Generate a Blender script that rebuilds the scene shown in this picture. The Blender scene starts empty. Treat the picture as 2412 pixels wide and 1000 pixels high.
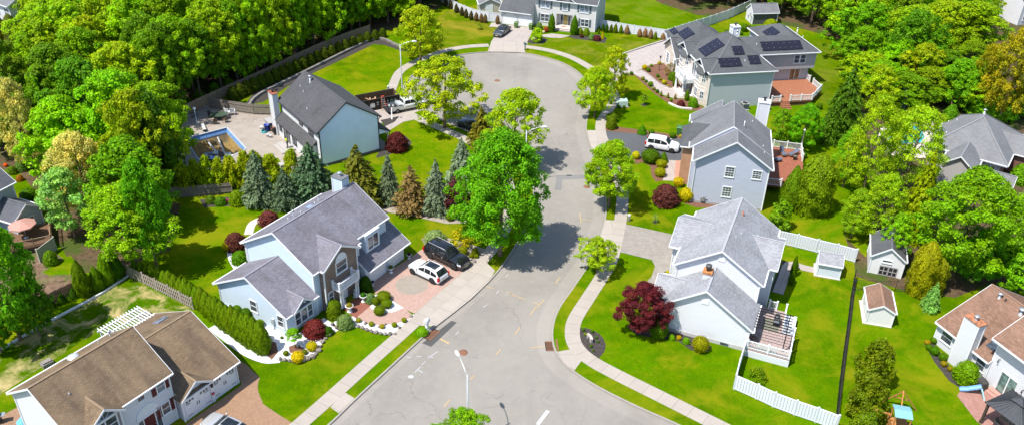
import bpy, math, random
import numpy as np
from mathutils import Vector, Matrix
from mathutils.geometry import tessellate_polygon
S = bpy.context.scene
C = S.collection
R_ = math.radians
FPX, PITCH, ROLL, CX, CY, CAMH = 1986.5, R_(31.416), R_(-1.493), 1206., 500., 54.
_c, _s = math.cos(PITCH), math.sin(PITCH)
_r, _fw, _dn = Vector((1, 0, 0)), Vector((0, _c, -_s)), Vector((0, -_s, -_c))
CAM_R = _r * math.cos(ROLL) + _dn * math.sin(ROLL)
CAM_D = _dn * math.cos(ROLL) - _r * math.sin(ROLL)
CAM_F = _fw

def ray(px, py):
    return CAM_R * ((px - CX) / FPX) + CAM_D * ((py - CY) / FPX) + CAM_F

def G(px, py, z=0.0):
    """surveyed point: where the sight line through a photo pixel meets height z"""
    d = ray(px, py)
    t = (z - CAMH) / d.z
    return Vector((d.x * t, d.y * t, z))

def hgt(px, py, p):
    """height of that sight line above plan point p"""
    d = ray(px, py)
    t = (p.x * d.x + p.y * d.y) / (d.x ** 2 + d.y ** 2)
    return CAMH + t * d.z

def mpp(p):
    return (Vector((p.x, p.y, p.z - CAMH)).dot(CAM_F)) / FPX

def tag(o, label=None, cat=None, group=None, kind=None):
    if label: o['label'] = label
    if cat: o['category'] = cat
    if group: o['group'] = group
    if kind: o['kind'] = kind
    return o

def thing(name, label, cat, loc=(0, 0, 0), rz=0, group=None):
    o = bpy.data.objects.new(name, None)
    C.objects.link(o)
    o.empty_display_size = .3
    o.location = loc
    o.rotation_euler = (0, 0, rz)
    return tag(o, label, cat, group)

def copy_tree(o, parent=None):
    c = o.copy()
    C.objects.link(c)
    if parent: c.parent = parent
    for ch in list(o.children):
        copy_tree(ch, c)
    return c

ORD = ('first second third fourth fifth sixth seventh eighth ninth tenth eleventh twelfth thirteenth fourteenth fifteenth sixteenth '
       'seventeenth eighteenth nineteenth twentieth twenty-first twenty-second twenty-third twenty-fourth twenty-fifth twenty-sixth').split()

class MB:
    def __init__(s):
        s.v = []; s.f = []; s.m = []; s.uv = []; s.sm = []
    def face(s, pts, m=0, uv=None, sm=False):
        b = len(s.v)
        s.v += [tuple(p) for p in pts]
        s.f.append(list(range(b, b + len(pts)))); s.m.append(m); s.uv.append(uv); s.sm.append(sm)
    def box(s, x0, x1, y0, y1, z0, z1, m=0, top=None):
        if x0 > x1: x0, x1 = x1, x0
        if y0 > y1: y0, y1 = y1, y0
        p = [(x0, y0, z0), (x1, y0, z0), (x1, y1, z0), (x0, y1, z0), (x0, y0, z1), (x1, y0, z1), (x1, y1, z1), (x0, y1, z1)]
        s.hexa(p, m, top)
    def hexa(s, p, m=0, top=None):
        for k, q in enumerate(((3, 2, 1, 0), (4, 5, 6, 7), (0, 1, 5, 4), (1, 2, 6, 5), (2, 3, 7, 6), (3, 0, 4, 7))):
            s.face([p[i] for i in q], top if (top is not None and k == 1) else m)
    def beam(s, a, b, w, h, m=0, up=(0, 0, 1)):
        a, b = Vector(a), Vector(b)
        d = (b - a).normalized()
        u = Vector(up)
        if abs(d.dot(u)) > .98: u = Vector((1, 0, 0))
        sd = d.cross(u).normalized(); u = sd.cross(d).normalized()
        sd *= w / 2; u *= h / 2
        s.hexa([a - sd - u, b - sd - u, b + sd - u, a + sd - u, a - sd + u, b - sd + u, b + sd + u, a + sd + u], m)
    def slab(s, poly, th, m=0, me=None):
        """planar polygon (from above CCW) extruded straight down"""
        lo = [(p[0], p[1], p[2] - th) for p in poly]
        s.face(poly, m)
        s.face(lo[::-1], me if me is not None else m)
        n = len(poly)
        for i in range(n):
            j = (i + 1) % n
            s.face([lo[i], lo[j], poly[j], poly[i]], me if me is not None else m)
    def prism(s, poly, z0, z1, m=0, top=None):
        s.slab([(p[0], p[1], z1) for p in poly], z1 - z0, top if top is not None else m, m)
    def tube(s, pts, r, n=8, m=0, caps=True):
        pts = [Vector(p) for p in pts]
        rs = r if isinstance(r, (list, tuple)) else [r] * len(pts)
        base = len(s.v); ref = Vector((0.31, 0.95, 0.05))
        for i, p in enumerate(pts):
            d = (pts[min(i + 1, len(pts) - 1)] - pts[max(i - 1, 0)]).normalized()
            u = d.cross(ref)
            if u.length < .1: u = d.cross(Vector((1, 0, 0)))
            u.normalize(); w = d.cross(u)
            for k in range(n):
                a = 2 * math.pi * k / n
                s.v.append(tuple(p + (u * math.cos(a) + w * math.sin(a)) * rs[i]))
        for i in range(len(pts) - 1):
            for k in range(n):
                k2 = (k + 1) % n
                s.f.append([base + i * n + k, base + i * n + k2, base + (i + 1) * n + k2, base + (i + 1) * n + k])
                s.m.append(m); s.uv.append(None); s.sm.append(True)
        if caps:
            for i, rev in ((0, 1), (len(pts) - 1, 0)):
                ids = [base + i * n + k for k in range(n)]
                s.f.append(ids[::-1] if rev else ids); s.m.append(m); s.uv.append(None); s.sm.append(False)
    def lathe(s, prof, n=16, c=(0, 0, 0), m=0, M=None, sm=True):
        base = len(s.v)
        for r, z in prof:
            for k in range(n):
                a = 2 * math.pi * k / n
                p = Vector((r * math.cos(a), r * math.sin(a), z))
                if M: p = M @ p
                s.v.append((p.x + c[0], p.y + c[1], p.z + c[2]))
        for i in range(len(prof) - 1):
            for k in range(n):
                k2 = (k + 1) % n
                s.f.append([base + i * n + k, base + i * n + k2, base + (i + 1) * n + k2, base + (i + 1) * n + k])
                s.m.append(m); s.uv.append(None); s.sm.append(sm)
        for i, rev in ((0, 1), (len(prof) - 1, 0)):
            if prof[i][0] > 1e-4:
                ids = [base + i * n + k for k in range(n)]
                s.f.append(ids[::-1] if rev else ids); s.m.append(m); s.uv.append(None); s.sm.append(False)
    def ball(s, c, rx, ry, rz, n=12, k=7, m=0, jit=0, rng=None):
        prof = []
        base = len(s.v)
        for i in range(k + 1):
            t = math.pi * i / k
            for j in range(n):
                a = 2 * math.pi * j / n
                q = 1 + (rng.uniform(-jit, jit) if rng else 0)
                s.v.append((c[0] + rx * q * math.sin(t) * math.cos(a), c[1] + ry * q * math.sin(t) * math.sin(a), c[2] - rz * q * math.cos(t)))
        for i in range(k):
            for j in range(n):
                j2 = (j + 1) % n
                s.f.append([base + i * n + j, base + i * n + j2, base + (i + 1) * n + j2, base + (i + 1) * n + j])
                s.m.append(m); s.uv.append(None); s.sm.append(not jit)
    def build(s, name, mats, parent=None, loc=(0, 0, 0), rz=0):
        if not isinstance(mats, (list, tuple)): mats = [mats]
        me = bpy.data.meshes.new(name)
        me.from_pydata(s.v, [], s.f)
        for mt in mats: me.materials.append(mt)
        me.polygons.foreach_set('material_index', s.m)
        me.polygons.foreach_set('use_smooth', s.sm)
        ul = me.uv_layers.new(name='UVMap')
        V = s.v; out = []
        for f, uv in zip(s.f, s.uv):
            if uv is not None:
                for q in uv: out += [q[0], q[1]]
                continue
            nx = ny = nz = 0.
            for i in range(len(f)):
                a = V[f[i]]; b = V[f[(i + 1) % len(f)]]
                nx += (a[1] - b[1]) * (a[2] + b[2]); ny += (a[2] - b[2]) * (a[0] + b[0]); nz += (a[0] - b[0]) * (a[1] + b[1])
            l = math.sqrt(nx * nx + ny * ny + nz * nz) or 1
            nx /= l; ny /= l; nz /= l
            h = math.hypot(nx, ny)
            if h < .05: t = (1, 0, 0)
            else: t = (-ny / h, nx / h, 0)
            b = (ny * t[2] - nz * t[1], nz * t[0] - nx * t[2], nx * t[1] - ny * t[0])
            for i in f:
                p = V[i]
                out += [p[0] * t[0] + p[1] * t[1], p[0] * b[0] + p[1] * b[1] + p[2] * b[2]]
        ul.data.foreach_set('uv', out)
        me.update()
        o = bpy.data.objects.new(name, me)
        C.objects.link(o)
        if parent: o.parent = parent
        o.location = loc
        o.rotation_euler = (0, 0, rz)
        return o

class NT:
    def __init__(s, name):
        s.mat = bpy.data.materials.new(name); s.mat.use_nodes = True
        s.t = s.mat.node_tree; s.t.nodes.clear()
        s.out = s.n('ShaderNodeOutputMaterial')
    def n(s, typ, **kw):
        nd = s.t.nodes.new(typ)
        for k, v in kw.items():
            if hasattr(nd, k): setattr(nd, k, v)
        return nd
    def l(s, a, b): s.t.links.new(a, b)
    def sock(s, inp, val):
        if hasattr(val, 'links') or isinstance(val, bpy.types.NodeSocket): s.l(val, inp)
        else: inp.default_value = val
    def pos(s): return s.n('ShaderNodeNewGeometry').outputs['Position']
    def uv(s): return s.n('ShaderNodeTexCoord').outputs['UV']
    def noise(s, vec, scale, detail=3, rough=.55, dist=0):
        nd = s.n('ShaderNodeTexNoise'); s.l(vec, nd.inputs['Vector'])
        nd.inputs['Scale'].default_value = scale; nd.inputs['Detail'].default_value = detail
        nd.inputs['Roughness'].default_value = rough; nd.inputs['Distortion'].default_value = dist
        return nd.outputs['Fac']
    def ramp(s, fac, stops):
        nd = s.n('ShaderNodeValToRGB'); s.l(fac, nd.inputs[0])
        e = nd.color_ramp.elements
        while len(e) < len(stops): e.new(.5)
        for i, (p, c) in enumerate(stops):
            e[i].position = p
            e[i].color = (c, c, c, 1) if isinstance(c, (int, float)) else tuple(c) + (1,)
        return nd.outputs[0]
    def mix(s, fac, a, b, mode='MIX'):
        nd = s.n('ShaderNodeMix', data_type='RGBA', blend_type=mode)
        s.sock(nd.inputs[0], fac)
        for i, x in ((6, a), (7, b)):
            if isinstance(x, tuple) and len(x) == 3: x = x + (1,)
            s.sock(nd.inputs[i], x)
        return nd.outputs[2]
    def math(s, op, a, b=None, c=None):
        nd = s.n('ShaderNodeMath', operation=op)
        for i, x in enumerate((a, b, c)):
            if x is not None: s.sock(nd.inputs[i], x)
        return nd.outputs[0]
    def sep(s, v):
        nd = s.n('ShaderNodeSeparateXYZ'); s.l(v, nd.inputs[0]); return nd.outputs
    def mapping(s, v, rot=0, scale=(1, 1, 1), loc=(0, 0, 0)):
        nd = s.n('ShaderNodeMapping'); s.l(v, nd.inputs[0])
        nd.inputs['Rotation'].default_value = (0, 0, rot); nd.inputs['Scale'].default_value = scale; nd.inputs['Location'].default_value = loc
        return nd.outputs[0]
    def bsdf(s, col, rough=.7, metal=0, spec=.3, bump=None, bs=.3, bd=.02, coat=0):
        b = s.n('ShaderNodeBsdfPrincipled')
        if isinstance(col, tuple): col = col + (1,) if len(col) == 3 else col
        s.sock(b.inputs['Base Color'], col); s.sock(b.inputs['Roughness'], rough)
        b.inputs['Metallic'].default_value = metal; b.inputs['Specular IOR Level'].default_value = spec
        if coat: b.inputs['Coat Weight'].default_value = coat
        if bump is not None:
            bp = s.n('ShaderNodeBump'); bp.inputs['Strength'].default_value = bs; bp.inputs['Distance'].default_value = bd
            s.l(bump, bp.inputs['Height']); s.l(bp.outputs[0], b.inputs['Normal'])
        s.l(b.outputs[0], s.out.inputs[0])
        return b
MATS = {}
def cached(fn):
    def w(name, *a, **k):
        if name not in MATS: MATS[name] = fn(name, *a, **k)
        return MATS[name]
    return w

def sc(c, k): return tuple(min(1, x * k) for x in c)

@cached
def plain(name, col, rough=.6, metal=0, spec=.3, var=.12, scale=4., coat=0):
    t = NT(name); p = t.pos()
    f = t.noise(p, scale, 4)
    c = t.mix(t.ramp(f, [(.3, 0.), (.7, 1.)]), sc(col, 1 - var), sc(col, 1 + var))
    t.bsdf(c, rough, metal, spec, f, .08, .02, coat)
    return t.mat

@cached
def siding(name, col, lap=.14):
    t = NT(name); u = t.uv(); y = t.sep(u)[1]
    fr = t.math('FRACT', t.math('MULTIPLY', y, 1 / lap))
    n = t.noise(t.mapping(u, 0, (.6, 3, 1)), 1.2, 4)
    p = t.noise(t.pos(), .5, 3)
    c = t.mix(t.ramp(n, [(.3, 0.), (.75, 1.)]), sc(col, .94), sc(col, 1.03))
    c = t.mix(t.ramp(p, [(.35, 0.), (.7, .5)]), c, sc(col, .96))
    lane = t.math('LESS_THAN', fr, .14)
    c = t.mix(t.math('MULTIPLY', lane, .35), c, sc(col, .5))     # shade under each lap, painted as a darker line
    t.bsdf(c, .55, 0, .25, fr, .5, .015)
    return t.mat

CAPC = {}
@cached
def shingle(name, c1, c2, mort, stain=None, row=.15, w=.33, stain_amt=.5, moss=None):
    t = NT(name); u = t.uv(); CAPC[t.mat.name] = plain(name + '_cap', sc(c2, .95), .85)
    b = t.n('ShaderNodeTexBrick'); t.l(u, b.inputs['Vector'])
    b.inputs['Scale'].default_value = 1; b.inputs['Brick Width'].default_value = w; b.inputs['Row Height'].default_value = row
    b.inputs['Mortar Size'].default_value = .012; b.inputs['Mortar Smooth'].default_value = .3; b.inputs['Bias'].default_value = .0
    b.inputs['Color1'].default_value = c1 + (1,); b.inputs['Color2'].default_value = c2 + (1,); b.inputs['Mortar'].default_value = mort + (1,)
    c = b.outputs['Color']
    n2 = t.noise(u, 9, 3)
    c = t.mix(t.math('MULTIPLY', t.ramp(n2, [(.4, 0.), (.65, 1.)]), .55), c, sc(c1, .72))
    if stain:
        n = t.noise(t.mapping(u, 0, (.9, .16, 1)), .9, 4, .6)
        f = t.ramp(n, [(.42, 0.), (.72, 1.)])
        c = t.mix(t.math('MULTIPLY', f, stain_amt), c, stain)
    n3 = t.noise(u, .35, 3)
    c = t.mix(t.math('MULTIPLY', t.ramp(n3, [(.35, 0.), (.7, 1.)]), .3), c, sc(c2, 1.25))
    t.bsdf(c, .85, 0, .2, b.outputs['Fac'], -.4, .02)
    return t.mat

@cached
def bricks(name, c1, c2, mort, w=.22, h=.075, ms=.01, bumpy=.5, rot=0, stain=None):
    t = NT(name); u = t.uv()
    if rot: u = t.mapping(u, rot)
    b = t.n('ShaderNodeTexBrick'); t.l(u, b.inputs['Vector'])
    b.inputs['Scale'].default_value = 1; b.inputs['Brick Width'].default_value = w; b.inputs['Row Height'].default_value = h
    b.inputs['Mortar Size'].default_value = ms; b.inputs['Color1'].default_value = c1 + (1,); b.inputs['Color2'].default_value = c2 + (1,)
    b.inputs['Mortar'].default_value = mort + (1,)
    n = t.noise(u, 1.1, 4)
    c = t.mix(t.math('MULTIPLY', t.ramp(n, [(.35, 0.), (.7, 1.)]), .45), b.outputs['Color'], stain or sc(c1, .75))
    t.bsdf(c, .85, 0, .2, b.outputs['Fac'], -bumpy, .015)
    return t.mat

@cached
def glass(name, col=(.03, .045, .06), rough=.06):
    t = NT(name)
    n = t.noise(t.pos(), 1.6, 2)
    c = t.mix(t.ramp(n, [(.4, 0.), (.6, 1.)]), sc(col, .6), sc(col, 1.5))
    t.bsdf(c, rough, 0, .8)
    return t.mat

@cached
def grass(name, base, dry=None, dry_amt=.35, stripe=None, dry_scale=.16):
    t = NT(name); p = t.pos()
    big = t.noise(p, .09, 4); mid = t.noise(p, .55, 5, .65); fine = t.noise(p, 7., 3, .7)
    fine2 = t.noise(t.mapping(p, .9, (1, .35, 1)), 3.2, 3, .7)
    c = t.mix(t.ramp(big, [(.4, 0.), (.6, 1.)]), sc(base, .72), sc(base, 1.2))
    c = t.mix(t.math('MULTIPLY', t.ramp(mid, [(.42, 0.), (.62, 1.)]), .8), c, tuple((base[0] * 1.9, base[1] * 1.25, base[2])))
    c = t.mix(t.ramp(fine, [(.3, .65), (.62, 0.)]), c, sc(base, .4))
    c = t.mix(t.ramp(fine2, [(.52, 0.), (.75, .5)]), c, (base[0] * 2.1, base[1] * 1.35, base[2] * 1.5))
    m2 = t.noise(p, 2.1, 4, .75)
    c = t.mix(t.math('MULTIPLY', t.ramp(m2, [(.45, 0.), (.62, 1.)]), .45), c, sc(base, .6))
    if stripe:
        ang, per = stripe
        x = t.sep(t.mapping(p, ang))[0]
        w = t.math('SINE', t.math('MULTIPLY', x, 2 * math.pi / per))
        f = t.math('MULTIPLY_ADD', w, .2, .5)
        c = t.mix(f, sc(c if isinstance(c, tuple) else base, 1.0) if False else t.mix(.2, c, sc(base, .6)), t.mix(.2, c, (base[0] * 2.0, base[1] * 1.3, base[2])))
    if dry:
        d = t.noise(p, dry_scale, 6, .7, .6)
        c = t.mix(t.math('MULTIPLY', t.ramp(d, [(.46, 0.), (.64, 1.)]), dry_amt), c, dry)
    t.bsdf(c, .9, 0, .0, fine, .6, .06)
    return t.mat

@cached
def soil(name, c1, c2, scale=2.5, bs=.7, c3=None):
    t = NT(name); p = t.pos()
    a = t.noise(p, scale, 6, .7); b = t.noise(p, .25, 4); v = t.n('ShaderNodeTexVoronoi'); t.l(p, v.inputs[0]); v.inputs['Scale'].default_value = scale * 4
    c = t.mix(t.ramp(a, [(.35, 0.), (.65, 1.)]), c1, c2)
    c = t.mix(t.math('MULTIPLY', v.outputs['Distance'], .6), c, sc(c1, .6))
    if c3: c = t.mix(t.ramp(b, [(.48, 0.), (.62, .8)]), c, c3)
    t.bsdf(c, .9, 0, .1, a, bs, .06)
    return t.mat

@cached
def stones(name, c1, c2, scale=9.):
    t = NT(name); p = t.pos()
    v = t.n('ShaderNodeTexVoronoi'); t.l(p, v.inputs[0]); v.inputs['Scale'].default_value = scale
    e = t.sep(v.outputs['Color'])[0]
    c = t.mix(e, c1, c2)
    n = t.noise(p, .8, 3)
    c = t.mix(t.ramp(n, [(.5, 0.), (.75, .5)]), c, sc(c1, .6))
    t.bsdf(c, .85, 0, .2, v.outputs['Distance'], -.8, .06)
    return t.mat

@cached
def concrete(name, col, joint=None, var=.1, rot=0, stain=None):
    t = NT(name); p = t.pos(); u = t.uv()
    a = t.noise(p, .8, 5, .65); f = t.noise(p, 14, 3)
    c = t.mix(t.ramp(a, [(.3, 0.), (.7, 1.)]), sc(col, 1 - var), sc(col, 1 + var))
    c = t.mix(t.ramp(f, [(.35, .25), (.6, 0.)]), c, sc(col, .75))
    if stain:
        s2 = t.noise(p, .35, 5, .7)
        c = t.mix(t.ramp(s2, [(.5, 0.), (.72, .6)]), c, stain)
    if joint:
        uu = t.mapping(u, rot) if rot else u
        x = t.sep(uu)
        for ax, per in zip((0, 1), joint):
            if per:
                fr = t.math('FRACT', t.math('MULTIPLY', x[ax], 1 / per))
                c = t.mix(t.math('MULTIPLY', t.math('LESS_THAN', fr, .055 / per), .6), c, sc(col, .45))
        if joint[0]:
            idx = t.math('FLOOR', t.math('MULTIPLY', x[0], 1 / joint[0]))
            wn = t.n('ShaderNodeTexWhiteNoise', noise_dimensions='1D'); t.l(idx, wn.inputs['W'])
            c = t.mix(t.math('MULTIPLY', wn.outputs['Value'], .22), c, sc(col, .7))
    t.bsdf(c, .85, 0, .2, f, .15, .01)
    return t.mat

@cached
def asphalt(name, col, cracks=True):
    t = NT(name); p = t.pos()
    a = t.noise(p, .12, 5, .6, .4); b = t.noise(p, 1.1, 5, .7); f = t.noise(p, 16, 2)
    c = t.mix(t.ramp(a, [(.3, 0.), (.7, 1.)]), sc(col, .86), sc(col, 1.14))
    c = t.mix(t.ramp(b, [(.45, 0.), (.75, .5)]), c, sc(col, 1.22))
    c = t.mix(t.ramp(f, [(.35, .35), (.6, 0.)]), c, sc(col, .7))
    st = t.noise(t.mapping(p, .15, (.35, .05, 1)), 1.0, 4, .6)
    c = t.mix(t.ramp(st, [(.5, 0.), (.72, .35)]), c, sc(col, .78))
    if cracks:
        wv = t.n('ShaderNodeMix', data_type='VECTOR'); wv.inputs[0].default_value = .12
        nn = t.n('ShaderNodeTexNoise'); t.l(p, nn.inputs['Vector']); nn.inputs['Scale'].default_value = .45; nn.inputs['Detail'].default_value = 6
        sc_ = t.n('ShaderNodeVectorMath', operation='SCALE'); t.l(nn.outputs['Color'], sc_.inputs[0]); sc_.inputs['Scale'].default_value = 3.
        ad = t.n('ShaderNodeVectorMath', operation='ADD'); t.l(p, ad.inputs[0]); t.l(sc_.outputs[0], ad.inputs[1])
        for scale, wid, amt in ((.085, .003, .42), (.2, .004, .28)):
            v = t.n('ShaderNodeTexVoronoi', feature='DISTANCE_TO_EDGE'); t.l(ad.outputs[0], v.inputs[0]); v.inputs['Scale'].default_value = scale
            m = t.noise(p, .07 if scale < .1 else .11, 3)
            k = t.math('MULTIPLY', t.math('LESS_THAN', v.outputs['Distance'], wid), t.ramp(m, [(.45, 0.), (.6, amt)]))
            c = t.mix(k, c, sc(col, .35))
    t.bsdf(c, .9, 0, .2, f, .3, .01)
    return t.mat

@cached
def wood(name, col, per=None):
    t = NT(name); u = t.uv()
    n = t.noise(t.mapping(u, 0, (6, .8, 1)), 1.5, 5, .6)
    c = t.mix(t.ramp(n, [(.3, 0.), (.7, 1.)]), sc(col, .68), sc(col, 1.2))
    if per:
        fr = t.math('FRACT', t.math('MULTIPLY', t.sep(u)[0], 1 / per))
        c = t.mix(t.math('MULTIPLY', t.math('LESS_THAN', fr, .12), .8), c, sc(col, .3))
    t.bsdf(c, .8, 0, .2, n, .3, .02)
    return t.mat

@cached
def paint(name, col, metal=.0, rough=.28):
    t = NT(name); n = t.noise(t.pos(), 2., 3)
    c = t.mix(n, sc(col, .95), sc(col, 1.05))
    t.bsdf(c, rough, metal, .5, coat=.8)
    return t.mat

def leafmat():
    t = NT('leaf_green')
    oc = t.n('ShaderNodeObjectInfo').outputs['Color']
    lv = t.n('ShaderNodeAttribute'); lv.attribute_name = 'lv'
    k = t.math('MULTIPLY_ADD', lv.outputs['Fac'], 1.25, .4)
    vm = t.n('ShaderNodeVectorMath', operation='SCALE'); t.l(oc, vm.inputs[0]); t.l(k, vm.inputs['Scale'])
    yel = t.n('ShaderNodeAttribute'); yel.attribute_name = 'ly'
    c = t.mix(t.math('MULTIPLY', yel.outputs['Fac'], .5), vm.outputs[0], t.mix(1., vm.outputs[0], (1.7, 1.25, .8), 'MULTIPLY'))
    b = t.n('ShaderNodeBsdfPrincipled'); t.l(c, b.inputs['Base Color']); b.inputs['Roughness'].default_value = .5
    b.inputs['Specular IOR Level'].default_value = .1
    tr = t.n('ShaderNodeBsdfTranslucent'); t.l(t.mix(1., c, (1.3, 1.35, .5), 'MULTIPLY'), tr.inputs[0])
    mx = t.n('ShaderNodeMixShader'); mx.inputs[0].default_value = .4
    t.l(b.outputs[0], mx.inputs[1]); t.l(tr.outputs[0], mx.inputs[2]); t.l(mx.outputs[0], t.out.inputs[0])
    return t.mat
LEAF = leafmat()
BARK = wood('bark', (.16, .115, .08))
WHITE = plain('white_trim', (.68, .69, .7), .45, var=.04)
WPVC = plain('white_vinyl', (.58, .60, .63), .4, var=.05)
DARK = plain('dark_metal', (.02, .02, .022), .5, var=.2)
STEEL = plain('galvanised_steel', (.45, .47, .48), .4, .6)
ALU = plain('lamp_aluminium', (.55, .57, .58), .4, .4)
GLASS = glass('window_glass', (.06, .075, .09))
GLASSB = glass('window_glass_blue', (.16, .2, .26))
SKYG = glass('car_glass', (.015, .018, .02), .04)
RUBBER = plain('tyre_rubber', (.02, .02, .02), .8, var=.2)
def quads_mesh(name, V, lv, ly=None, mat=None):
    """V (N,4,3) leaf quads -> mesh with a per-leaf tone attribute"""
    n = len(V)
    me = bpy.data.meshes.new(name)
    me.vertices.add(n * 4); me.loops.add(n * 4); me.polygons.add(n)
    me.vertices.foreach_set('co', V.reshape(-1).astype(np.float32))
    me.loops.foreach_set('vertex_index', np.arange(n * 4, dtype=np.int32))
    me.polygons.foreach_set('loop_start', np.arange(0, n * 4, 4, dtype=np.int32))
    me.polygons.foreach_set('loop_total', np.full(n, 4, dtype=np.int32))
    for nm, arr in (('lv', lv), ('ly', ly if ly is not None else np.zeros(n))):
        at = me.attributes.new(nm, 'FLOAT', 'FACE')
        at.data.foreach_set('value', np.asarray(arr, dtype=np.float32))
    me.materials.append(mat or LEAF)
    me.update(); me.validate()
    return me

def unit(a):
    return a / np.maximum(np.linalg.norm(a, axis=-1, keepdims=True), 1e-9)

def leaves(rng, P, N, size, aspect=1.5, tang=None, fold=.25):
    """one bent diamond-ish quad per point"""
    n = len(P)
    N = unit(N)
    T = rng.normal(size=(n, 3)) if tang is None else tang + rng.normal(size=(n, 3)) * .35
    T = unit(T - N * (T * N).sum(1, keepdims=True))
    B = np.cross(N, T)
    s = (size * rng.uniform(.7, 1.35, n))[:, None]
    L = T * s * aspect * .5; W = B * s * .5
    dz = N * s * fold
    V = np.stack([P - L, P - W * 1.0 - dz * .3 + L * .1, P + L - dz * .4, P + W + L * .1 - dz * .3], 1)
    return V

def sphere_quads(c, r, n=10, k=6):
    out = []
    for i in range(k):
        for j in range(n):
            q = []
            for a, b in ((i, j), (i, j + 1), (i + 1, j + 1), (i + 1, j)):
                t = math.pi * a / k; u = 2 * math.pi * b / n
                q.append((c[0] + r[0] * math.sin(t) * math.cos(u), c[1] + r[1] * math.sin(t) * math.sin(u), c[2] - r[2] * math.cos(t)))
            out.append(q)
    return np.array(out)

def crown_decid(seed, nc=110, per=75, leaf=.038, rc=(.075, .14), rough=.3, flat=.62, open_=0.0, egg=.8, low=.0):
    """unit crown: width 1, height 1 (z 0..1); leaf clumps fill an uneven egg"""
    rng = np.random.default_rng(seed)
    lob = rng.uniform(-1, 1, 6); ph = rng.uniform(0, 6.28, 6)
    Ps, Ns, Ts, Ys = [], [], [], []
    i = 0
    while i < nc:
        t = rng.uniform(low, 1) ** .95; a = rng.uniform(0, 2 * math.pi)
        prof = math.sin(math.pi * min(1, max(0, .06 + .92 * t)) ** egg) ** .62
        prof *= 1 + rough * (lob[0] * math.sin(2 * a + ph[0]) + lob[1] * math.sin(3 * a + ph[1] + 4 * t) + lob[2] * math.sin(5 * a + ph[2] - 7 * t)) * .5
        rho = rng.uniform(0, 1) ** .42
        if rho < .45 and t < .8: continue
        i += 1
        c = np.array([.47 * prof * rho * math.cos(a), .47 * prof * rho * math.sin(a), .06 + .88 * t])
        r = rng.uniform(*rc)
        m = int(per * (r / rc[1]) ** 1.6 * rng.uniform(.75, 1.2))
        d = unit(rng.normal(size=(m, 3)) + np.array([c[0] * 1.2, c[1] * 1.2, .55]))
        p = c + d * (r * rng.uniform(.45, 1.05, m))[:, None] * np.array([1, 1, flat])
        nn = d * .8 + np.array([0, 0, .55]) + rng.normal(size=(m, 3)) * .42
        Ps.append(p); Ns.append(nn)
        Ts.append(np.clip(rng.normal(.5 + rng.uniform(-.2, .2), .19, m), 0, 1)); Ys.append(np.full(m, np.clip(rng.uniform(-.4, 1), 0, 1)))
    P = np.concatenate(Ps); N = np.concatenate(Ns)
    if open_:
        keep = rng.uniform(size=len(P)) > open_
        P, N = P[keep], N[keep]; tone = np.concatenate(Ts)[keep]; ye = np.concatenate(Ys)[keep]
    else: tone = np.concatenate(Ts); ye = np.concatenate(Ys)
    V = leaves(rng, P, N, leaf, 1.35)
    return quads_mesh('crown', V, tone, ye)

def crown_spruce(seed, levels=19, leaf=.036, bare=0., stiff=1.):
    """unit conifer: width 1, height 1, drooping whorls of needle sprays"""
    rng = np.random.default_rng(seed)
    Ps, Ns, Ts, tone = [], [], [], []
    for i in range(levels):
        t = i / (levels - 1); z = .03 + .95 * t
        R = .5 * (1 - t) ** .72 * (1 if t > .1 else .86) + .01
        nb = max(4, int(17 * (1 - t) + 5))
        for k in range(nb):
            a = 2 * math.pi * (k + rng.uniform(-.35, .35)) / nb
            r1 = R * rng.uniform(.6, 1.14)
            dirv = np.array([math.cos(a), math.sin(a), 0])
            m = max(4, int(r1 / leaf * 4.6)); tn = np.clip(rng.normal(.5, .16), 0, 1)
            for q in range(m):
                f = (q + .6) / m
                if f < .25: continue
                pz = z - .05 * stiff * f * f * (1.2 - t) + .02 * math.sin(f * 3)
                side = np.array([-dirv[1], dirv[0], 0]) * rng.uniform(-1, 1) * .12 * r1 * (1.6 - f) * 1.5
                Ps.append(dirv * r1 * f + side + np.array([0, 0, pz + rng.normal(0, .006)]))
                Ns.append(np.array([dirv[0] * .5, dirv[1] * .5, .8]) + rng.normal(size=3) * .5)
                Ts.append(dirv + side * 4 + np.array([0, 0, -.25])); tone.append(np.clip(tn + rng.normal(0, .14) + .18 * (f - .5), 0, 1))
    for q in range(14):
        Ps.append(np.array([rng.normal(0, .006), rng.normal(0, .006), .93 + .005 * q])); Ns.append(rng.normal(size=3)); Ts.append(np.array([0, 0, 1.])); tone.append(.6)
    P, N, T = np.array(Ps), np.array(Ns), np.array(Ts)
    tone = np.array(tone)
    if bare:
        k = rng.uniform(size=len(P)) > bare
        P, N, T, tone = P[k], N[k], T[k], tone[k]
    V = leaves(rng, P, N, leaf, 1.7, T, .1)
    return quads_mesh('crown', V, tone)

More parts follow.
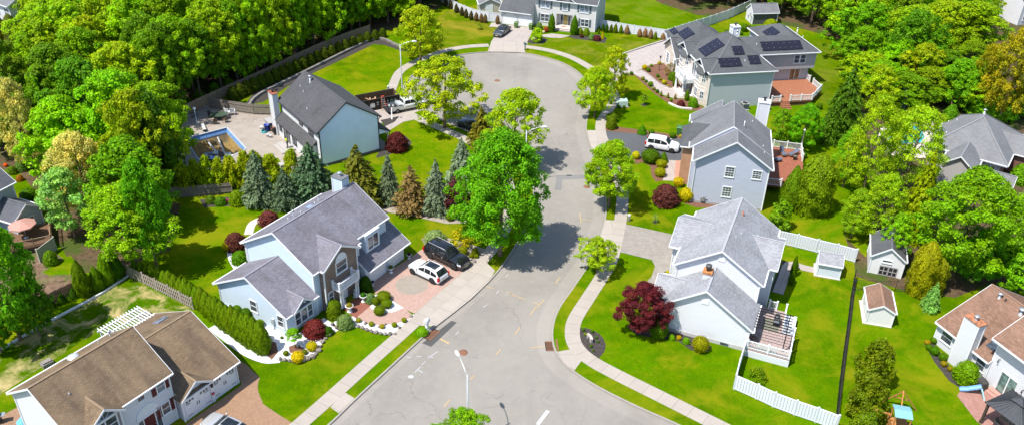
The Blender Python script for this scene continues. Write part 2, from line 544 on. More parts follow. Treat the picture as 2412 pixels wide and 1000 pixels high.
def crown_dense(seed, prof, n=2600, leaf=.05, lump=.12, upright=.7, core=.86, nl=9, topy=.4):
    """clipped or naturally tight evergreen: a lumpy leaf skin on a solid heart; unit width 1, height 1"""
    rng = np.random.default_rng(seed)
    t = rng.uniform(0, 1, n) ** .92; a = rng.uniform(0, 2 * math.pi, n)
    pr = np.array([prof(x) for x in t])
    ph = rng.uniform(0, 6.28, (4,))
    lm = 1 + lump * (np.sin(3 * a + ph[0] + 9 * t) * .5 + np.sin(nl * a + ph[1] - 14 * t) * .35 + np.sin(2 * a + 23 * t + ph[2]) * .4)
    r = .5 * pr * lm * rng.uniform(.86, 1.03, n)
    e = .02
    dr = np.array([(prof(min(1, x + e)) - prof(max(0, x - e))) * .5 / (2 * e) for x in t])
    P = np.stack([r * np.cos(a), r * np.sin(a), t], 1)
    N = np.stack([np.cos(a), np.sin(a), np.clip(-dr, -.4, 3)], 1); N = unit(N) + rng.normal(size=(n, 3)) * .35
    T = np.stack([np.cos(a) * .3, np.sin(a) * .3, np.full(n, upright)], 1) if upright else None
    V = leaves(rng, P, N, leaf, 1.5 if upright else 1.2, T, .1)
    tone = np.clip(rng.normal(.5, .15, n) + .12 * np.sin(5 * a + 11 * t + ph[3]), 0, 1)
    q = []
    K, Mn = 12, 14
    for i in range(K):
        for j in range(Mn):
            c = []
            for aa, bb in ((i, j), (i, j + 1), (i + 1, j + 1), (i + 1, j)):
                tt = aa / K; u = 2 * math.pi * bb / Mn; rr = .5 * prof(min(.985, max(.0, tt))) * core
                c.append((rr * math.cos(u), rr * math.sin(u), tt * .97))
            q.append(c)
    V = np.concatenate([V, np.array(q)]); tone = np.concatenate([tone, np.full(len(q), .3)])  # heart gets a darker tone: inner shade painted into the colour
    ye = np.clip(rng.uniform(-.6, 1, len(V)), 0, 1) * topy
    return quads_mesh('foliage', V, tone, ye)

def p_ball(t): return math.sqrt(max(0., 1 - (2 * t - 1) ** 2)) if t > .5 else max(.62, math.sqrt(max(0., 1 - (2 * t - 1) ** 2)))
def p_mound(t): return math.sqrt(max(0., 1 - t * t)) * (1 if t > .12 else .9)
def p_flame(t): return (min(1, .72 + t * 1.1) if t < .25 else (1 - ((t - .25) / .75) ** 1.7) ** .8 * .995 + .005)
def p_cone(t): return max(.02, (1 - t) ** .75 * (1 if t > .05 else .85))
def p_column(t): return (.85 + .6 * t if t < .25 else (1 - max(0, (t - .45) / .55) ** 2.2) ** .7)

def trunk_mesh(seed, limbs=5, lean=0.):
    """unit trunk: height 1 (reaches into the crown), radius about .03"""
    rng = random.Random(seed)
    mb = MB()
    def pt(z): return (lean * z + .015 * math.sin(z * 5 + seed), .015 * math.cos(z * 4 + seed * 2) - .015, z)
    mb.tube([pt(0), pt(.03), pt(.25), pt(.5), pt(.75), pt(.92)], [.042, .03, .025, .019, .011, .004], 8)
    for i in range(limbs):
        z0 = rng.uniform(.3, .68); a = i * 2.4 + rng.uniform(-.4, .4); l = rng.uniform(.18, .3) * (1.15 - z0 * .7)
        b = pt(z0)
        mb.tube([b, (b[0] + math.cos(a) * l * .5, b[1] + math.sin(a) * l * .5, z0 + l * .45), (b[0] + math.cos(a) * l, b[1] + math.sin(a) * l, z0 + l * 1.05)], [.013, .009, .003], 6)
    return mb
TRUNKS = []
for i_ in range(4):
    o_ = trunk_mesh(i_ + 1).build('trunk', BARK); TRUNKS.append(o_.data); bpy.data.objects.remove(o_)
CROWN = {}
def crown(kind, i):
    key = (kind, i)
    if key in CROWN: return CROWN[key]
    s = sum(map(ord, kind)) + i * 17
    if kind == 'maple': m = crown_decid(s, 250, 210, .0175, (.05, .105), .36, .6)
    elif kind == 'tall': m = crown_decid(s, 360, 190, .0165, (.045, .095), .42, .7, 0, .6)
    elif kind == 'wood': m = crown_decid(s, 300, 125, .0215, (.04, .09), .75, .7, .06, .7)
    elif kind == 'airy': m = crown_decid(s, 230, 135, .0195, (.045, .09), .5, .75, .1)
    elif kind == 'lace': m = crown_decid(s, 210, 140, .0165, (.055, .11), .5, .4, .08)
    elif kind == 'blossom': m = crown_decid(s, 190, 150, .019, (.05, .1), .42, .8)
    elif kind == 'layer': m = crown_decid(s, 95, 90, .036, (.10, .17), .35, .34)
    elif kind == 'small': m = crown_decid(s, 46, 60, .07, (.13, .22), .3, .7)
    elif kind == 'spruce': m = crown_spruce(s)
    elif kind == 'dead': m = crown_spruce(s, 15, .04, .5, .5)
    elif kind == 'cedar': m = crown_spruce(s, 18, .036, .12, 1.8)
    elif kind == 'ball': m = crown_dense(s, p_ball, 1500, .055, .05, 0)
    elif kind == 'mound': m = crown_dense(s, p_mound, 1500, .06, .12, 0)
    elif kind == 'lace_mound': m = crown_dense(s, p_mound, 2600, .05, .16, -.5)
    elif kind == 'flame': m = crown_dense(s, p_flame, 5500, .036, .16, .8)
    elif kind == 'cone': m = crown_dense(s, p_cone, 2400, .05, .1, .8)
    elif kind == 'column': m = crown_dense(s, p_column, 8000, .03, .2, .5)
    elif kind == 'leyland': m = crown_decid(s, 120, 85, .042, (.08, .15), .3, .9, 0, .62)
    elif kind == 'twig': m = crown_decid(s, 40, 26, .06, (.12, .2), .3, 1.4)
    CROWN[key] = m
    return m
NVAR = dict(tall=1, maple=3, wood=6, airy=3, lace=3, blossom=2, layer=2, small=3, spruce=3, dead=1, cedar=2, ball=3, mound=3, lace_mound=2, flame=3, cone=2, column=3, leyland=2, twig=2)
TR = random.Random(5); FB = 1.8

def gcol(c):
    return (c[0] * 1.2, c[1] * .95, c[2] * .3) if c[1] > c[0] * 1.1 and c[2] < .04 else c

def tree(base, top, w, kind, col, label, cat='tree', name='tree', group=None, cb=.28, hz=0., base_z=0., trunk=True, idx=None, stretch=1.):
    """base/top: photo pixels of foot and crown tip, w: crown width in photo pixels"""
    p = G(base[0], base[1], base_z)
    h = max(.6, hgt(top[0], top[1], p) - base_z)
    m = mpp(Vector((p.x, p.y, h * .5)))
    return tree_at(p, h, w * m, kind, col, label, cat, name, group, cb, trunk, idx)

def tree_at(p, h, w, kind, col, label, cat='tree', name='tree', group=None, cb=.28, trunk=True, idx=None, jit=.07):
    i = TR.randrange(NVAR[kind]) if idx is None else idx
    r = thing(name, label, cat, p, TR.uniform(0, 6.28), group)
    if trunk:
        t = bpy.data.objects.new('trunk', TRUNKS[TR.randrange(4)])
        C.objects.link(t); t.parent = r
        tw = max(.35, min(1.15, w / h)) * .8
        t.scale = (h * tw, h * tw, h * .9)
    c = bpy.data.objects.new('crown', crown(kind, i))
    C.objects.link(c); c.parent = r
    c.location = (0, 0, h * cb)
    c.scale = (w, w * TR.uniform(.92, 1.08), h * (1 - cb))
    j = [1 + TR.uniform(-jit, jit) for _ in range(2)]
    col = gcol(col); c.color = (col[0] * j[0] * FB, col[1] * j[1] * FB, col[2] * FB, 1)
    return r

def shrub(base, w, hr, kind, col, label, cat='shrub', name='shrub', group=None, base_z=0.01, idx=None, wy=1., rz=None):
    """base: photo pixel of the foot centre; w: width in photo pixels; hr: height / width"""
    p = G(base[0], base[1], base_z)
    W = w * mpp(p)
    i = TR.randrange(NVAR[kind]) if idx is None else idx
    me = crown(kind, i)
    o = bpy.data.objects.new(name, me)
    C.objects.link(o)
    o.location = p; o.rotation_euler = (0, 0, TR.uniform(0, 6.28) if rz is None else rz)
    o.scale = (W, W * wy, W * hr)
    col = gcol(col); o.color = (col[0] * TR.uniform(.93, 1.07) * 1.4, col[1] * TR.uniform(.95, 1.05) * 1.4, col[2], 1)
    return tag(o, label, cat, group)

GRN = (.060, .170, .006); LIME = (.140, .245, .008); DEEP = (.028, .095, .010); OLIVE = (.085, .140, .014); BLUE = (.072, .098, .054)
YEL = (.36, .30, .004); CREAM = (.29, .29, .075); GOLD = (.26, .25, .02); REDL = (.115, .018, .022); PLUM = (.055, .014, .020); BROWN = (.27, .17, .085); MINT = (.08, .22, .035)
FRESH = (.072, .185, .006)
class House:
    def __init__(s, name, label, cat, o, deg, wall, roof, trim=None, group=None):
        s.root = thing(name, label, cat, (o[0], o[1], 0), R_(deg), group)
        s.wall, s.roof, s.trim = wall, roof, trim or WHITE
        s.W = {}; s.T = MB(); s.D = MB(); s.F = MB()
    def wm(s, mat=None):
        mat = mat or s.wall
        return s.W.setdefault(mat.name, (mat, MB()))[1]
    def rake(s, a, b, out, h=.2, drop=.13):
        """white barge board along a sloping or level roof edge"""
        o = Vector(out) * .03
        a, b = Vector(a) + o, Vector(b) + o
        z = Vector((0, 0, -h / 2 - drop + .135))
        d = (b - a).normalized()
        sd = Vector(out).normalized() * .02
        up = Vector((0, 0, h / 2))
        p = [a + z - up - sd, b + z - up - sd, b + z - up + sd, a + z - up + sd, a + z + up - sd, b + z + up - sd, b + z + up + sd, a + z + up + sd]
        s.T.hexa(p)
    def gutter(s, a, b, out):
        a, b, o = Vector(a), Vector(b), Vector(out) * .075
        s.T.beam(a + o + Vector((0, 0, -.075)), b + o + Vector((0, 0, -.075)), .13, .12)
    def slope(s, poly, mat=None, th=.13, name='roof'):
        """one roof made of planar polygons"""
        mb = MB()
        for q in (poly if isinstance(poly[0][0], (tuple, list, Vector)) else [poly]): mb.slab(q, th, 0, 0)
        return mb.build(name, mat or s.roof, s.root)
    def gable(s, x0, x1, y0, y1, ze, zr, axis='x', z0=0., oe=.4, ra=.3, rb=.3, ridge=None, wall=None, roof=None, walls=True, wallA=None, wallB=None, ze2=None, raked=(1, 1), gut=(1, 1)):
        """gabled block, extents are the roof edges; ra/rb: rake overhang at the low/high end of the ridge axis"""
        sw = (lambda p: p) if axis == 'x' else (lambda p: (p[1], p[0], p[2]))
        if axis == 'y': x0, x1, y0, y1 = y0, y1, x0, x1        # work with ridge along the first axis
        yr = ridge if ridge is not None else (y0 + y1) / 2
        ze2 = ze if ze2 is None else ze2
        A = [(x0, y0, ze), (x1, y0, ze), (x1, yr, zr), (x0, yr, zr)]
        B = [(x1, y1, ze2), (x0, y1, ze2), (x0, yr, zr), (x1, yr, zr)]
        flip = axis == 'y'
        fx = lambda q: [sw(p) for p in (q[::-1] if flip else q)]
        cap = MB()
        r = s.slope([fx(A), fx(B)], roof)
        cap.beam(sw((x0, yr, zr + .006)), sw((x1, yr, zr + .006)), .2, .03)
        cap.build('ridge_cap', CAPC[(roof or s.roof).name], r)
        for xx, sgn, on in ((x0, -1, raked[0]), (x1, 1, raked[1])):
            if on:
                o = sw((sgn, 0, 0))
                s.rake(sw((xx, y0, ze)), sw((xx, yr, zr)), o); s.rake(sw((xx, yr, zr)), sw((xx, y1, ze2)), o)
        if gut[0]: s.gutter(sw((x0, y0, ze)), sw((x1, y0, ze)), sw((0, -1, 0)))
        if gut[1]: s.gutter(sw((x0, y1, ze2)), sw((x1, y1, ze2)), sw((0, 1, 0)))
        if walls:
            ya, yb = y0 + oe, y1 - oe
            za = ze + (zr - ze) * (ya - y0) / (yr - y0) - .135; zb = ze2 + (zr - ze2) * (y1 - yb) / (y1 - yr) - .135; zm = zr - .135
            xa, xb = x0 + ra, x1 - rb
            P0 = [(xa, ya, z0), (xa, yb, z0), (xa, yb, zb), (xa, yr, zm), (xa, ya, za)]
            P1 = [(xb, ya, z0), (xb, yb, z0), (xb, yb, zb), (xb, yr, zm), (xb, ya, za)]
            w = s.wm(wall)
            w.face(fx(P0)[::1] if not flip else fx(P0)); w.face([sw(p) for p in (P1 if flip is False else P1[::-1])])
            w.face([sw(p) for p in (P0[0], P1[0], P1[4], P0[4])]); w.face([sw(p) for p in (P1[1], P0[1], P0[2], P1[2])])
            for xx, sx in ((xa, -1), (xb, 1)):
                for yy, zz, sy in ((ya, za, -1), (yb, zb, 1)):
                    c = sw((xx, yy, 0))
                    s.T.box(c[0] - .06, c[0] + .06, c[1] - .06, c[1] + .06, z0 + .002, zz - .01)
            s.T.face([sw(p) for p in ((x0, y0, ze - .137), (x1, y0, ze - .137), (x1, ya, za), (x0, ya, za))])
            s.T.face([sw(p) for p in ((x0, y1, ze2 - .137), (x1, y1, ze2 - .137), (x1, yb, zb), (x0, yb, zb))])
        return r
    def block(s, x0, x1, y0, y1, z0, z1, wall=None):
        s.wm(wall).box(x0, x1, y0, y1, z0, z1)
    def frame(s, face, val):
        return {'S': lambda u, d, z: (u, val - d, z), 'N': lambda u, d, z: (u, val + d, z),
                'W': lambda u, d, z: (val - d, u, z), 'E': lambda u, d, z: (val + d, u, z)}[face]
    def fb(s, mb, F, u0, u1, d0, d1, z0, z1, m=0):
        a, b = F(u0, d0, z0), F(u1, d1, z1)
        mb.box(min(a[0], b[0]), max(a[0], b[0]), min(a[1], b[1]), max(a[1], b[1]), z0, z1, m)
    def window(s, face, val, u0, u1, z0, z1, nx=1, sash=True, grid=None, shut=None, glassm=None, name='window', frm=None, fw=.09, F=None):
        F = F or s.frame(face, val)
        mb = MB(); w = fw
        for a, b, c, d in ((u0 - w, u0, z0 - w, z1 + w), (u1, u1 + w, z0 - w, z1 + w), (u0, u1, z0 - w, z0), (u0, u1, z1, z1 + w)):
            s.fb(mb, F, a, b, -.01, .07, c, d)
        for k in range(1, nx):
            u = u0 + (u1 - u0) * k / nx
            s.fb(mb, F, u - .045, u + .045, -.01, .06, z0, z1)
        if sash:
            z = (z0 + z1) / 2
            s.fb(mb, F, u0, u1, -.01, .05, z - .03, z + .03)
        if grid:
            gx, gz = grid
            for k in range(1, gx):
                u = u0 + (u1 - u0) * k / gx; s.fb(mb, F, u - .014, u + .014, -.01, .04, z0, z1)
            for k in range(1, gz):
                z = z0 + (z1 - z0) * k / gz; s.fb(mb, F, u0, u1, -.01, .038, z - .014, z + .014)
        o = mb.build(name, frm or s.trim, s.root)
        g = MB(); s.fb(g, F, u0, u1, -.02, .022, z0, z1); g.build('pane', glassm or GLASS, o)
        sl = MB(); s.fb(sl, F, u0 - w - .03, u1 + w + .03, .0, .1, z0 - w - .05, z0 - w - .002); sl.build('sill', s.trim, o)
        if shut:
            for a in (u0 - w - .42, u1 + w + .02):
                sm = MB(); s.fb(sm, F, a, a + .4, .0, .045, z0 - w, z1 + w)
                for k in range(9):
                    z = z0 + (z1 - z0) * k / 9; s.fb(sm, F, a + .05, a + .35, .045, .06, z, z + (z1 - z0) / 14)
                sm.build('shutter', shut, s.root)
        return o
    def arch(s, face, val, uc, r, z0, glassm=None, name='arched_window', solid=False, F=None):
        """half-round light over a window"""
        F = F or s.frame(face, val)
        mb = MB(); n = 12
        pts = [(uc + r * math.cos(math.pi * k / n), z0 + r * math.sin(math.pi * k / n)) for k in range(n + 1)]
        for k in range(n):
            mb.beam(F(pts[k][0], .03, pts[k][1]), F(pts[k + 1][0], .03, pts[k + 1][1]), .09, .09)
        mb.beam(F(uc - r, .03, z0), F(uc + r, .03, z0), .08, .07)
        for k in (3, 6, 9): mb.beam(F(uc, .02, z0), F(pts[k][0], .02, pts[k][1]), .03, .03)
        o = mb.build(name, s.trim, s.root)
        g = MB(); g.face([F(u, .02, z) for u, z in pts]); g.face([F(u, .012, z) for u, z in pts][::-1])
        g.build('pane', (s.trim if solid else glassm or GLASS), o)
        return o
    def garage_door(s, face, val, u0, u1, z1, z0=.02, lights=False, rows=4, cols=4, mat=None, clip=False):
        F = s.frame(face, val)
        mb = MB(); s.fb(mb, F, u0, u1, -.03, .03, z0, z1)
        H = (z1 - z0) / rows; W = (u1 - u0) / cols
        for r in range(rows):
            if lights and r == rows - 1: continue
            for c in range(cols):
                s.fb(mb, F, u0 + W * c + .08, u0 + W * (c + 1) - .08, .03, .045, z0 + H * r + .08, z0 + H * (r + 1) - .08)
        o = mb.build('garage_door', mat or WHITE, s.root)
        if lights:
            g = MB()
            for c in range(8):
                a = u0 + (u1 - u0) * c / 8
                if c in (3, 4): continue
                s.fb(g, F, a + .05, a + (u1 - u0) / 8 - .05, .03, .05, z1 - H * .62, z1 - H * .22)
            g.build('door_light', GLASS, o)
            k = MB()
            for u in ((u0 + u1) / 2 - .1, (u0 + u1) / 2 + .1): s.fb(k, F, u - .02, u + .02, .03, .08, z0 + .95, z0 + 1.3)
            for u, e in ((u0, 1), (u1, -1)):
                for z in (z0 + .35, z0 + 1.6): s.fb(k, F, u, u + e * .45, .03, .06, z, z + .05)
            k.build('handle', DARK, o)
        fr = MB()
        for a, b, c, d in ((u0 - .1, u0, z0, z1 + .1), (u1, u1 + .1, z0, z1 + .1), (u0, u1, z1, z1 + .1)): s.fb(fr, F, a, b, -.02, .07, c, d)
        if clip:
            for a, e in ((u0, 1), (u1, -1)):
                p = [F(a, .035, z1), F(a + e * .45, .035, z1), F(a, .035, z1 - .45)]
                q = [F(a, .05, z1), F(a + e * .45, .05, z1), F(a, .05, z1 - .45)]
                fr.face(q); fr.face(q[::-1]); 
        fr.build('frame', s.trim, o)
        return o
    def door(s, face, val, u0, u1, z0, z1, mat, side=False, glassm=None):
        F = s.frame(face, val)
        mb = MB()
        s.fb(mb, F, u0, u1, -.02, .04, z0, z1)
        for a, b, c, d in ((.15, .45, .15, .42), (.55, .85, .15, .42), (.15, .45, .5, .9), (.55, .85, .5, .9)):
            s.fb(mb, F, u0 + (u1 - u0) * a, u0 + (u1 - u0) * b, .04, .055, z0 + (z1 - z0) * c, z0 + (z1 - z0) * d)
        o = mb.build('door', mat, s.root)
        k = MB(); c = F(u1 - .1, .08, z0 + 1.0); k.ball(c, .05, .05, .05, 8, 5); k.build('handle', STEEL, o)
        fr = MB()
        e = .5 if side else 0
        for a, b, c, d in ((u0 - .08, u0, z0, z1 + .1), (u1, u1 + .08, z0, z1 + .1), (u0 - .08 - e, u1 + .08 + e, z1 + .002, z1 + .12)): s.fb(fr, F, a, b, -.02, .06, c, d)
        if side:
            for a in (u0 - .08 - e, u1 + e): s.fb(fr, F, a, a + .08, -.02, .06, z0, z1)
        fr.build('frame', s.trim, o)
        if side:
            for a, b in ((u0 - e, u0 - .08), (u1 + .08, u1 + e)):
                g = MB(); s.fb(g, F, a, b, -.02, .03, z0 + .1, z1); g.build('side_light', glassm or GLASS, o)
        return o
    def slider(s, face, val, u0, u1, z0, z1, n=2, glassm=None, name='sliding_door'):
        F = s.frame(face, val); mb = MB(); w = .08
        for a, b, c, d in ((u0 - w, u0, z0, z1 + w), (u1, u1 + w, z0, z1 + w), (u0, u1, z1, z1 + w), (u0, u1, z0 - .03, z0)): s.fb(mb, F, a, b, -.02, .07, c, d)
        for k in range(1, n):
            u = u0 + (u1 - u0) * k / n; s.fb(mb, F, u - .05, u + .05, -.02, .06, z0, z1)
        o = mb.build(name, s.trim, s.root)
        for k in range(n):
            a = u0 + (u1 - u0) * k / n; g = MB()
            s.fb(g, F, a + .05, a + (u1 - u0) / n - .05, -.02, .025, z0 + .05, z1 - .04); g.build('pane', glassm or GLASS, o)
        return o
    def chimney(s, x0, x1, y0, y1, z0, z1, mat=None, capm=None, pot=True, taper=None):
        mb = MB(); mb.box(x0, x1, y0, y1, z0, z1)
        for xx in (x0, x1):
            for yy in (y0, y1): mb.box(xx - .05, xx + .05, yy - .05, yy + .05, z0, z1 - .03, 1)
        o = mb.build('chimney', [mat or s.wall, WHITE], s.root)
        c = MB(); c.box(x0 - .09, x1 + .09, y0 - .09, y1 + .09, z1, z1 + .09); c.build('cap', capm or s.trim, o)
        if pot:
            p = MB(); q = ((x0 + x1) / 2, (y0 + y1) / 2, z1 + .09)
            p.lathe([(.17, 0), (.15, .05), (.13, .07), (.13, .3), (.22, .31), (.24, .34), (.24, .43), (.2, .46), (0, .5)], 14, q)
            p.build('flue', STEEL if pot is True else pot, o)
        return o
    def pipe(s, x, y, z0, h=.5, r=.06, mat=None, name='vent_pipe', cap=False):
        mb = MB(); mb.lathe([(r * 1.9, 0), (r * 1.5, .05), (r, .1), (r, h), (0, h)], 10, (x, y, z0 - .1))
        if cap: mb.lathe([(r, h), (r * 2., h + .02), (r * 2., h + .1), (0, h + .17)], 10, (x, y, z0 - .1))
        return mb.build(name, mat or STEEL, s.root)
    def downspout(s, pts, mat=None):
        mb = MB()
        for a, b in zip(pts, pts[1:]): mb.beam(a, b, .09, .08)
        return mb.build('downspout', mat or s.trim, s.root)
    def solar(s, O, U, V, nu, nv, name='solar_panel'):
        """panel array on a roof plane: corner O, unit vectors along eave and up-slope scaled to the array size"""
        O, U, V = Vector(O), Vector(U), Vector(V)
        n = U.cross(V).normalized()
        if n.z < 0: n = -n
        for i in range(nu):
            for j in range(nv):
                a = O + U * (i / nu) + V * (j / nv) + n * .1
                u = U / nu * .975; v = V / nv * .975
                mb = MB(); p = [a, a + u, a + u + v, a + v]
                q = [x + n * .05 for x in p]
                if U.cross(V).z < 0: p, q = [p[k] for k in (0, 3, 2, 1)], [q[k] for k in (0, 3, 2, 1)]
                mb.hexa(p + q)
                for f in (.25, .75):
                    k = a + u * .02 + v * f + n * .06
                    mb.box(k.x - .035, k.x + .035, k.y - .035, k.y + .035, k.z - .02, k.z + .02, 1)
                mb.build(name, [SOLAR, ALU], s.root)
    def finish(s):
        for nm, (mat, mb) in s.W.items():
            mb.build('brick_facing' if 'brick' in nm else ('stone_facing' if 'stone' in nm else 'wall'), mat, s.root)
        if s.T.f: s.T.build('trim', s.trim, s.root)
        return s.root

SOLAR = None
def mk_solar():
    t = NT('solar_cells'); u = t.uv(); x = t.sep(u)
    a = t.math('LESS_THAN', t.math('FRACT', t.math('MULTIPLY', x[0], 6.)), .07); b = t.math('LESS_THAN', t.math('FRACT', t.math('MULTIPLY', x[1], 6.)), .07)
    c = t.mix(t.math('MULTIPLY', t.math('MAXIMUM', a, b), .5), (.012, .010, .018), (.06, .06, .075))
    t.bsdf(c, .18, 0, .5)
    return t.mat
SOLAR = mk_solar()

def railing(name, label, pts, h, parent=None, z=0., mat=None, gap=.13, post=.12, group=None, cat='railing', bal=.04):
    """posts, two rails and balusters along a plan polyline"""
    mat = mat or WHITE
    P = [Vector(p) for p in pts]
    root = parent if parent is not None and not label else thing(name, label, cat, (0, 0, 0), 0, group)
    posts = set(); mr = MB(); mbal = MB()
    for a, b in zip(P, P[1:]):
        L = (b - a).length; n = max(1, round(L / 2.0))
        for k in range(n + 1):
            q = a.lerp(b, k / n); posts.add((round(q.x, 3), round(q.y, 3), round(q.z, 3)))
        mr.beam(a + Vector((0, 0, h - .04)), b + Vector((0, 0, h - .04)), .09, .07); mr.beam(a + Vector((0, 0, .12)), b + Vector((0, 0, .12)), .06, .06)
        m = int(L / gap)
        for k in range(1, m):
            q = a.lerp(b, k / m); mbal.beam(q + Vector((0, 0, .15)), q + Vector((0, 0, h - .075)), bal, bal)
    return root, posts, mr, mbal

def add_railing(parent, pts, h, mat=None, gap=.13, post=.13, cap=True, bal=.04, name='railing'):
    mat = mat or WHITE
    _, posts, mr, mb = railing('railing', None, pts, h, parent, mat=mat, gap=gap, bal=bal)
    rail = mr.build(name, mat, parent)
    mb.build('balusters', mat, rail)
    for q in sorted(posts):
        m = MB(); m.box(q[0] - post / 2, q[0] + post / 2, q[1] - post / 2, q[1] + post / 2, q[2], q[2] + h + .1)
        if cap:
            m.box(q[0] - post * .66, q[0] + post * .66, q[1] - post * .66, q[1] + post * .66, q[2] + h + .1, q[2] + h + .14)
            m.face([(q[0] - post / 2, q[1] - post / 2, q[2] + h + .14), (q[0] + post / 2, q[1] - post / 2, q[2] + h + .14), (q[0], q[1], q[2] + h + .2)])
            m.face([(q[0] + post / 2, q[1] + post / 2, q[2] + h + .14), (q[0] - post / 2, q[1] + post / 2, q[2] + h + .14), (q[0], q[1], q[2] + h + .2)])
        m.build('post', mat, parent)
SH_BLUE = shingle('shingle_slate_violet', (.135, .13, .155), (.215, .21, .245), (.07, .065, .075), (.085, .06, .05), stain_amt=.5)
SH_TAN = shingle('shingle_weathered_tan', (.155, .105, .062), (.225, .16, .10), (.06, .042, .028), (.04, .032, .026), .15, .34, .72)
SH_CHAR = shingle('shingle_charcoal', (.055, .055, .06), (.085, .085, .09), (.03, .03, .03), (.11, .11, .11), stain_amt=.25)
SH_GREY = shingle('shingle_mid_grey', (.13, .132, .14), (.185, .19, .2), (.075, .075, .08), (.10, .10, .105), stain_amt=.35)
SH_GREY2 = shingle('shingle_dark_grey', (.07, .073, .08), (.105, .11, .116), (.04, .04, .042), (.07, .07, .07), stain_amt=.35)
SH_LIGHT = shingle('shingle_light_grey', (.20, .205, .22), (.33, .335, .355), (.12, .12, .13), (.22, .22, .23), stain_amt=.3)
SH_BRN = shingle('shingle_red_brown', (.15, .085, .055), (.27, .16, .11), (.07, .04, .03), (.11, .075, .06), stain_amt=.4)
SI_BLUE = siding('siding_pale_blue', (.52, .62, .72))
SI_WHITE = siding('siding_white', (.63, .64, .665))
SI_PLAIN = plain('sheathing_pale_blue', (.76, .83, .96), .6, var=.04, scale=.7)
SI_CREAM = siding('siding_warm_grey', (.60, .585, .575), .16)
SI_GREY = siding('siding_light_grey', (.42, .44, .53), .15)
SI_BGREY = siding('siding_beige_grey', (.44, .475, .51), .18)
BR_BRN = bricks('brick_brown', (.16, .10, .07), (.25, .17, .12), (.30, .27, .24), .24, .08)
BR_RED = bricks('brick_orange', (.36, .16, .075), (.46, .23, .11), (.42, .34, .27), .24, .08)
BR_DK = bricks('brick_dark_red', (.14, .05, .035), (.2, .075, .05), (.22, .18, .16), .24, .08)
ST_WHITE = bricks('stone_blocks_pale', (.55, .47, .40), (.68, .60, .53), (.42, .37, .33), .6, .3, .012, .3)
REDW = plain('maroon_paint', (.10, .018, .02), .5)
TEAL = plain('slate_green_paint', (.10, .14, .15), .55)

h = House('house', 'pale blue two-storey house with violet-grey roof, brown brick entrance and white balcony', 'house', (-21.66, 64.11), 58.5, SI_BLUE, SH_BLUE)
h1 = h
h.gable(3.75, 10.75, -.45, 9.75, 5.3, 8.4, oe=.45, ra=.35, rb=.0, raked=(1, 0))
h.gable(10.75, 15.9, 0.0, 9.75, 5.575, 8.4, oe=.4, ra=.0, rb=.3, ridge=4.65, ze2=5.3, raked=(0, 1))
h.gable(-.36, 4.11, -.48, 9.78, 2.6, 5.45, oe=.42, ra=.36, rb=.01, raked=(1, 0))
h.gable(.45, 3.35, -.7, 1.6, 2.6, 3.75, 'y', z0=2.2, oe=.22, ra=.45, rb=.02, raked=(1, 0), gut=(0, 0))
h.block(.78, 3.4, -.235, .1, .42, 2.35)
h.window('S', -.235, .98, 1.62, .72, 2.1, 1, glassm=GLASS); h.window('S', -.235, 1.8, 2.5, .72, 2.1, 1, False); h.window('S', -.235, 2.68, 3.25, .72, 2.1, 1)
h.arch('S', -.26, 2.0, .55, 2.42)
h.window('W', 0, 4.0, 4.85, 1.15, 2.4); h.window('W', 0, .38, 1.12, .85, 2.1)
h.gable(4.65, 10.1, -1.0, 2.45, 5.3, 7.0, 'y', oe=.3, ra=.38, rb=.02, wall=BR_BRN, raked=(1, 0))
h.window('S', -.62, 6.75, 8.2, 3.7, 4.95, 1, fw=.12); h.arch('S', -.62, 7.475, .75, 5.1, solid=True)
h.window('S', -.62, 5.3, 5.9, .9, 2.1)
gs = .608
h.slope([(10.1, -1.85, 2.4), (17.05, -1.85, 2.4), (17.05, 1.25, 2.4 + gs * 3.1), (10.1, 1.25, 2.4 + gs * 3.1)], name='garage_roof')
w_ = h.wm()
for x_ in (10.42, 16.8): w_.face([(x_, -1.05, 0), (x_, 1.2, 0), (x_, 1.2, 4.15), (x_, -1.05, 2.75)])
w_.face([(10.42, -1.05, 0), (16.8, -1.05, 0), (16.8, -1.05, 2.75), (10.42, -1.05, 2.75)]); w_.face([(15.5, 1.2, 0), (16.8, 1.2, 0), (16.8, 1.2, 4.15), (15.5, 1.2, 4.15)])
h.gutter((10.1, -1.85, 2.4), (17.05, -1.85, 2.4), (0, -1, 0)); h.rake((10.1, -1.85, 2.4), (10.1, 1.2, 4.25), (-1, 0, 0)); h.rake((17.05, -1.85, 2.4), (17.05, 1.25, 4.28), (1, 0, 0))
for a_ in (11.0, 14.15): h.garage_door('S', -1.05, a_, a_ + 2.5, 2.12)
h.block(11.65, 13.85, -.32, 1.0, 3.1, 5.42); h.window('S', -.32, 11.95, 13.55, 3.6, 5.1, 2, False, glassm=GLASS)
h.T.box(11.6, 13.9, -.36, .2, 5.42, 5.5)
bal = MB(); bal.box(5.9, 8.8, -1.7, -.625, 2.3, 2.5); h_b = bal.build('balcony', WHITE, h.root)
add_railing(h_b, [(5.95, -.7, 2.5), (5.95, -1.62, 2.5), (8.75, -1.62, 2.5), (8.75, -.7, 2.5)], .78, post=.2)
for x_, y_ in ((6.05, -1.55), (6.35, -1.55), (8.35, -1.55), (8.65, -1.55)):
    m_ = MB(); m_.lathe([(.14, .15), (.14, .22), (.1, .25), (.09, 2.15), (.14, 2.2), (.14, 2.3)], 12, (x_, y_, 0)); m_.build('column', WHITE, h.root)
h.door('S', -.62, 7.0, 7.9, .17, 2.15, WHITE, False)
h.chimney(14.2, 15.2, 4.85, 6.25, 6.9, 9.35, capm=SH_GREY)
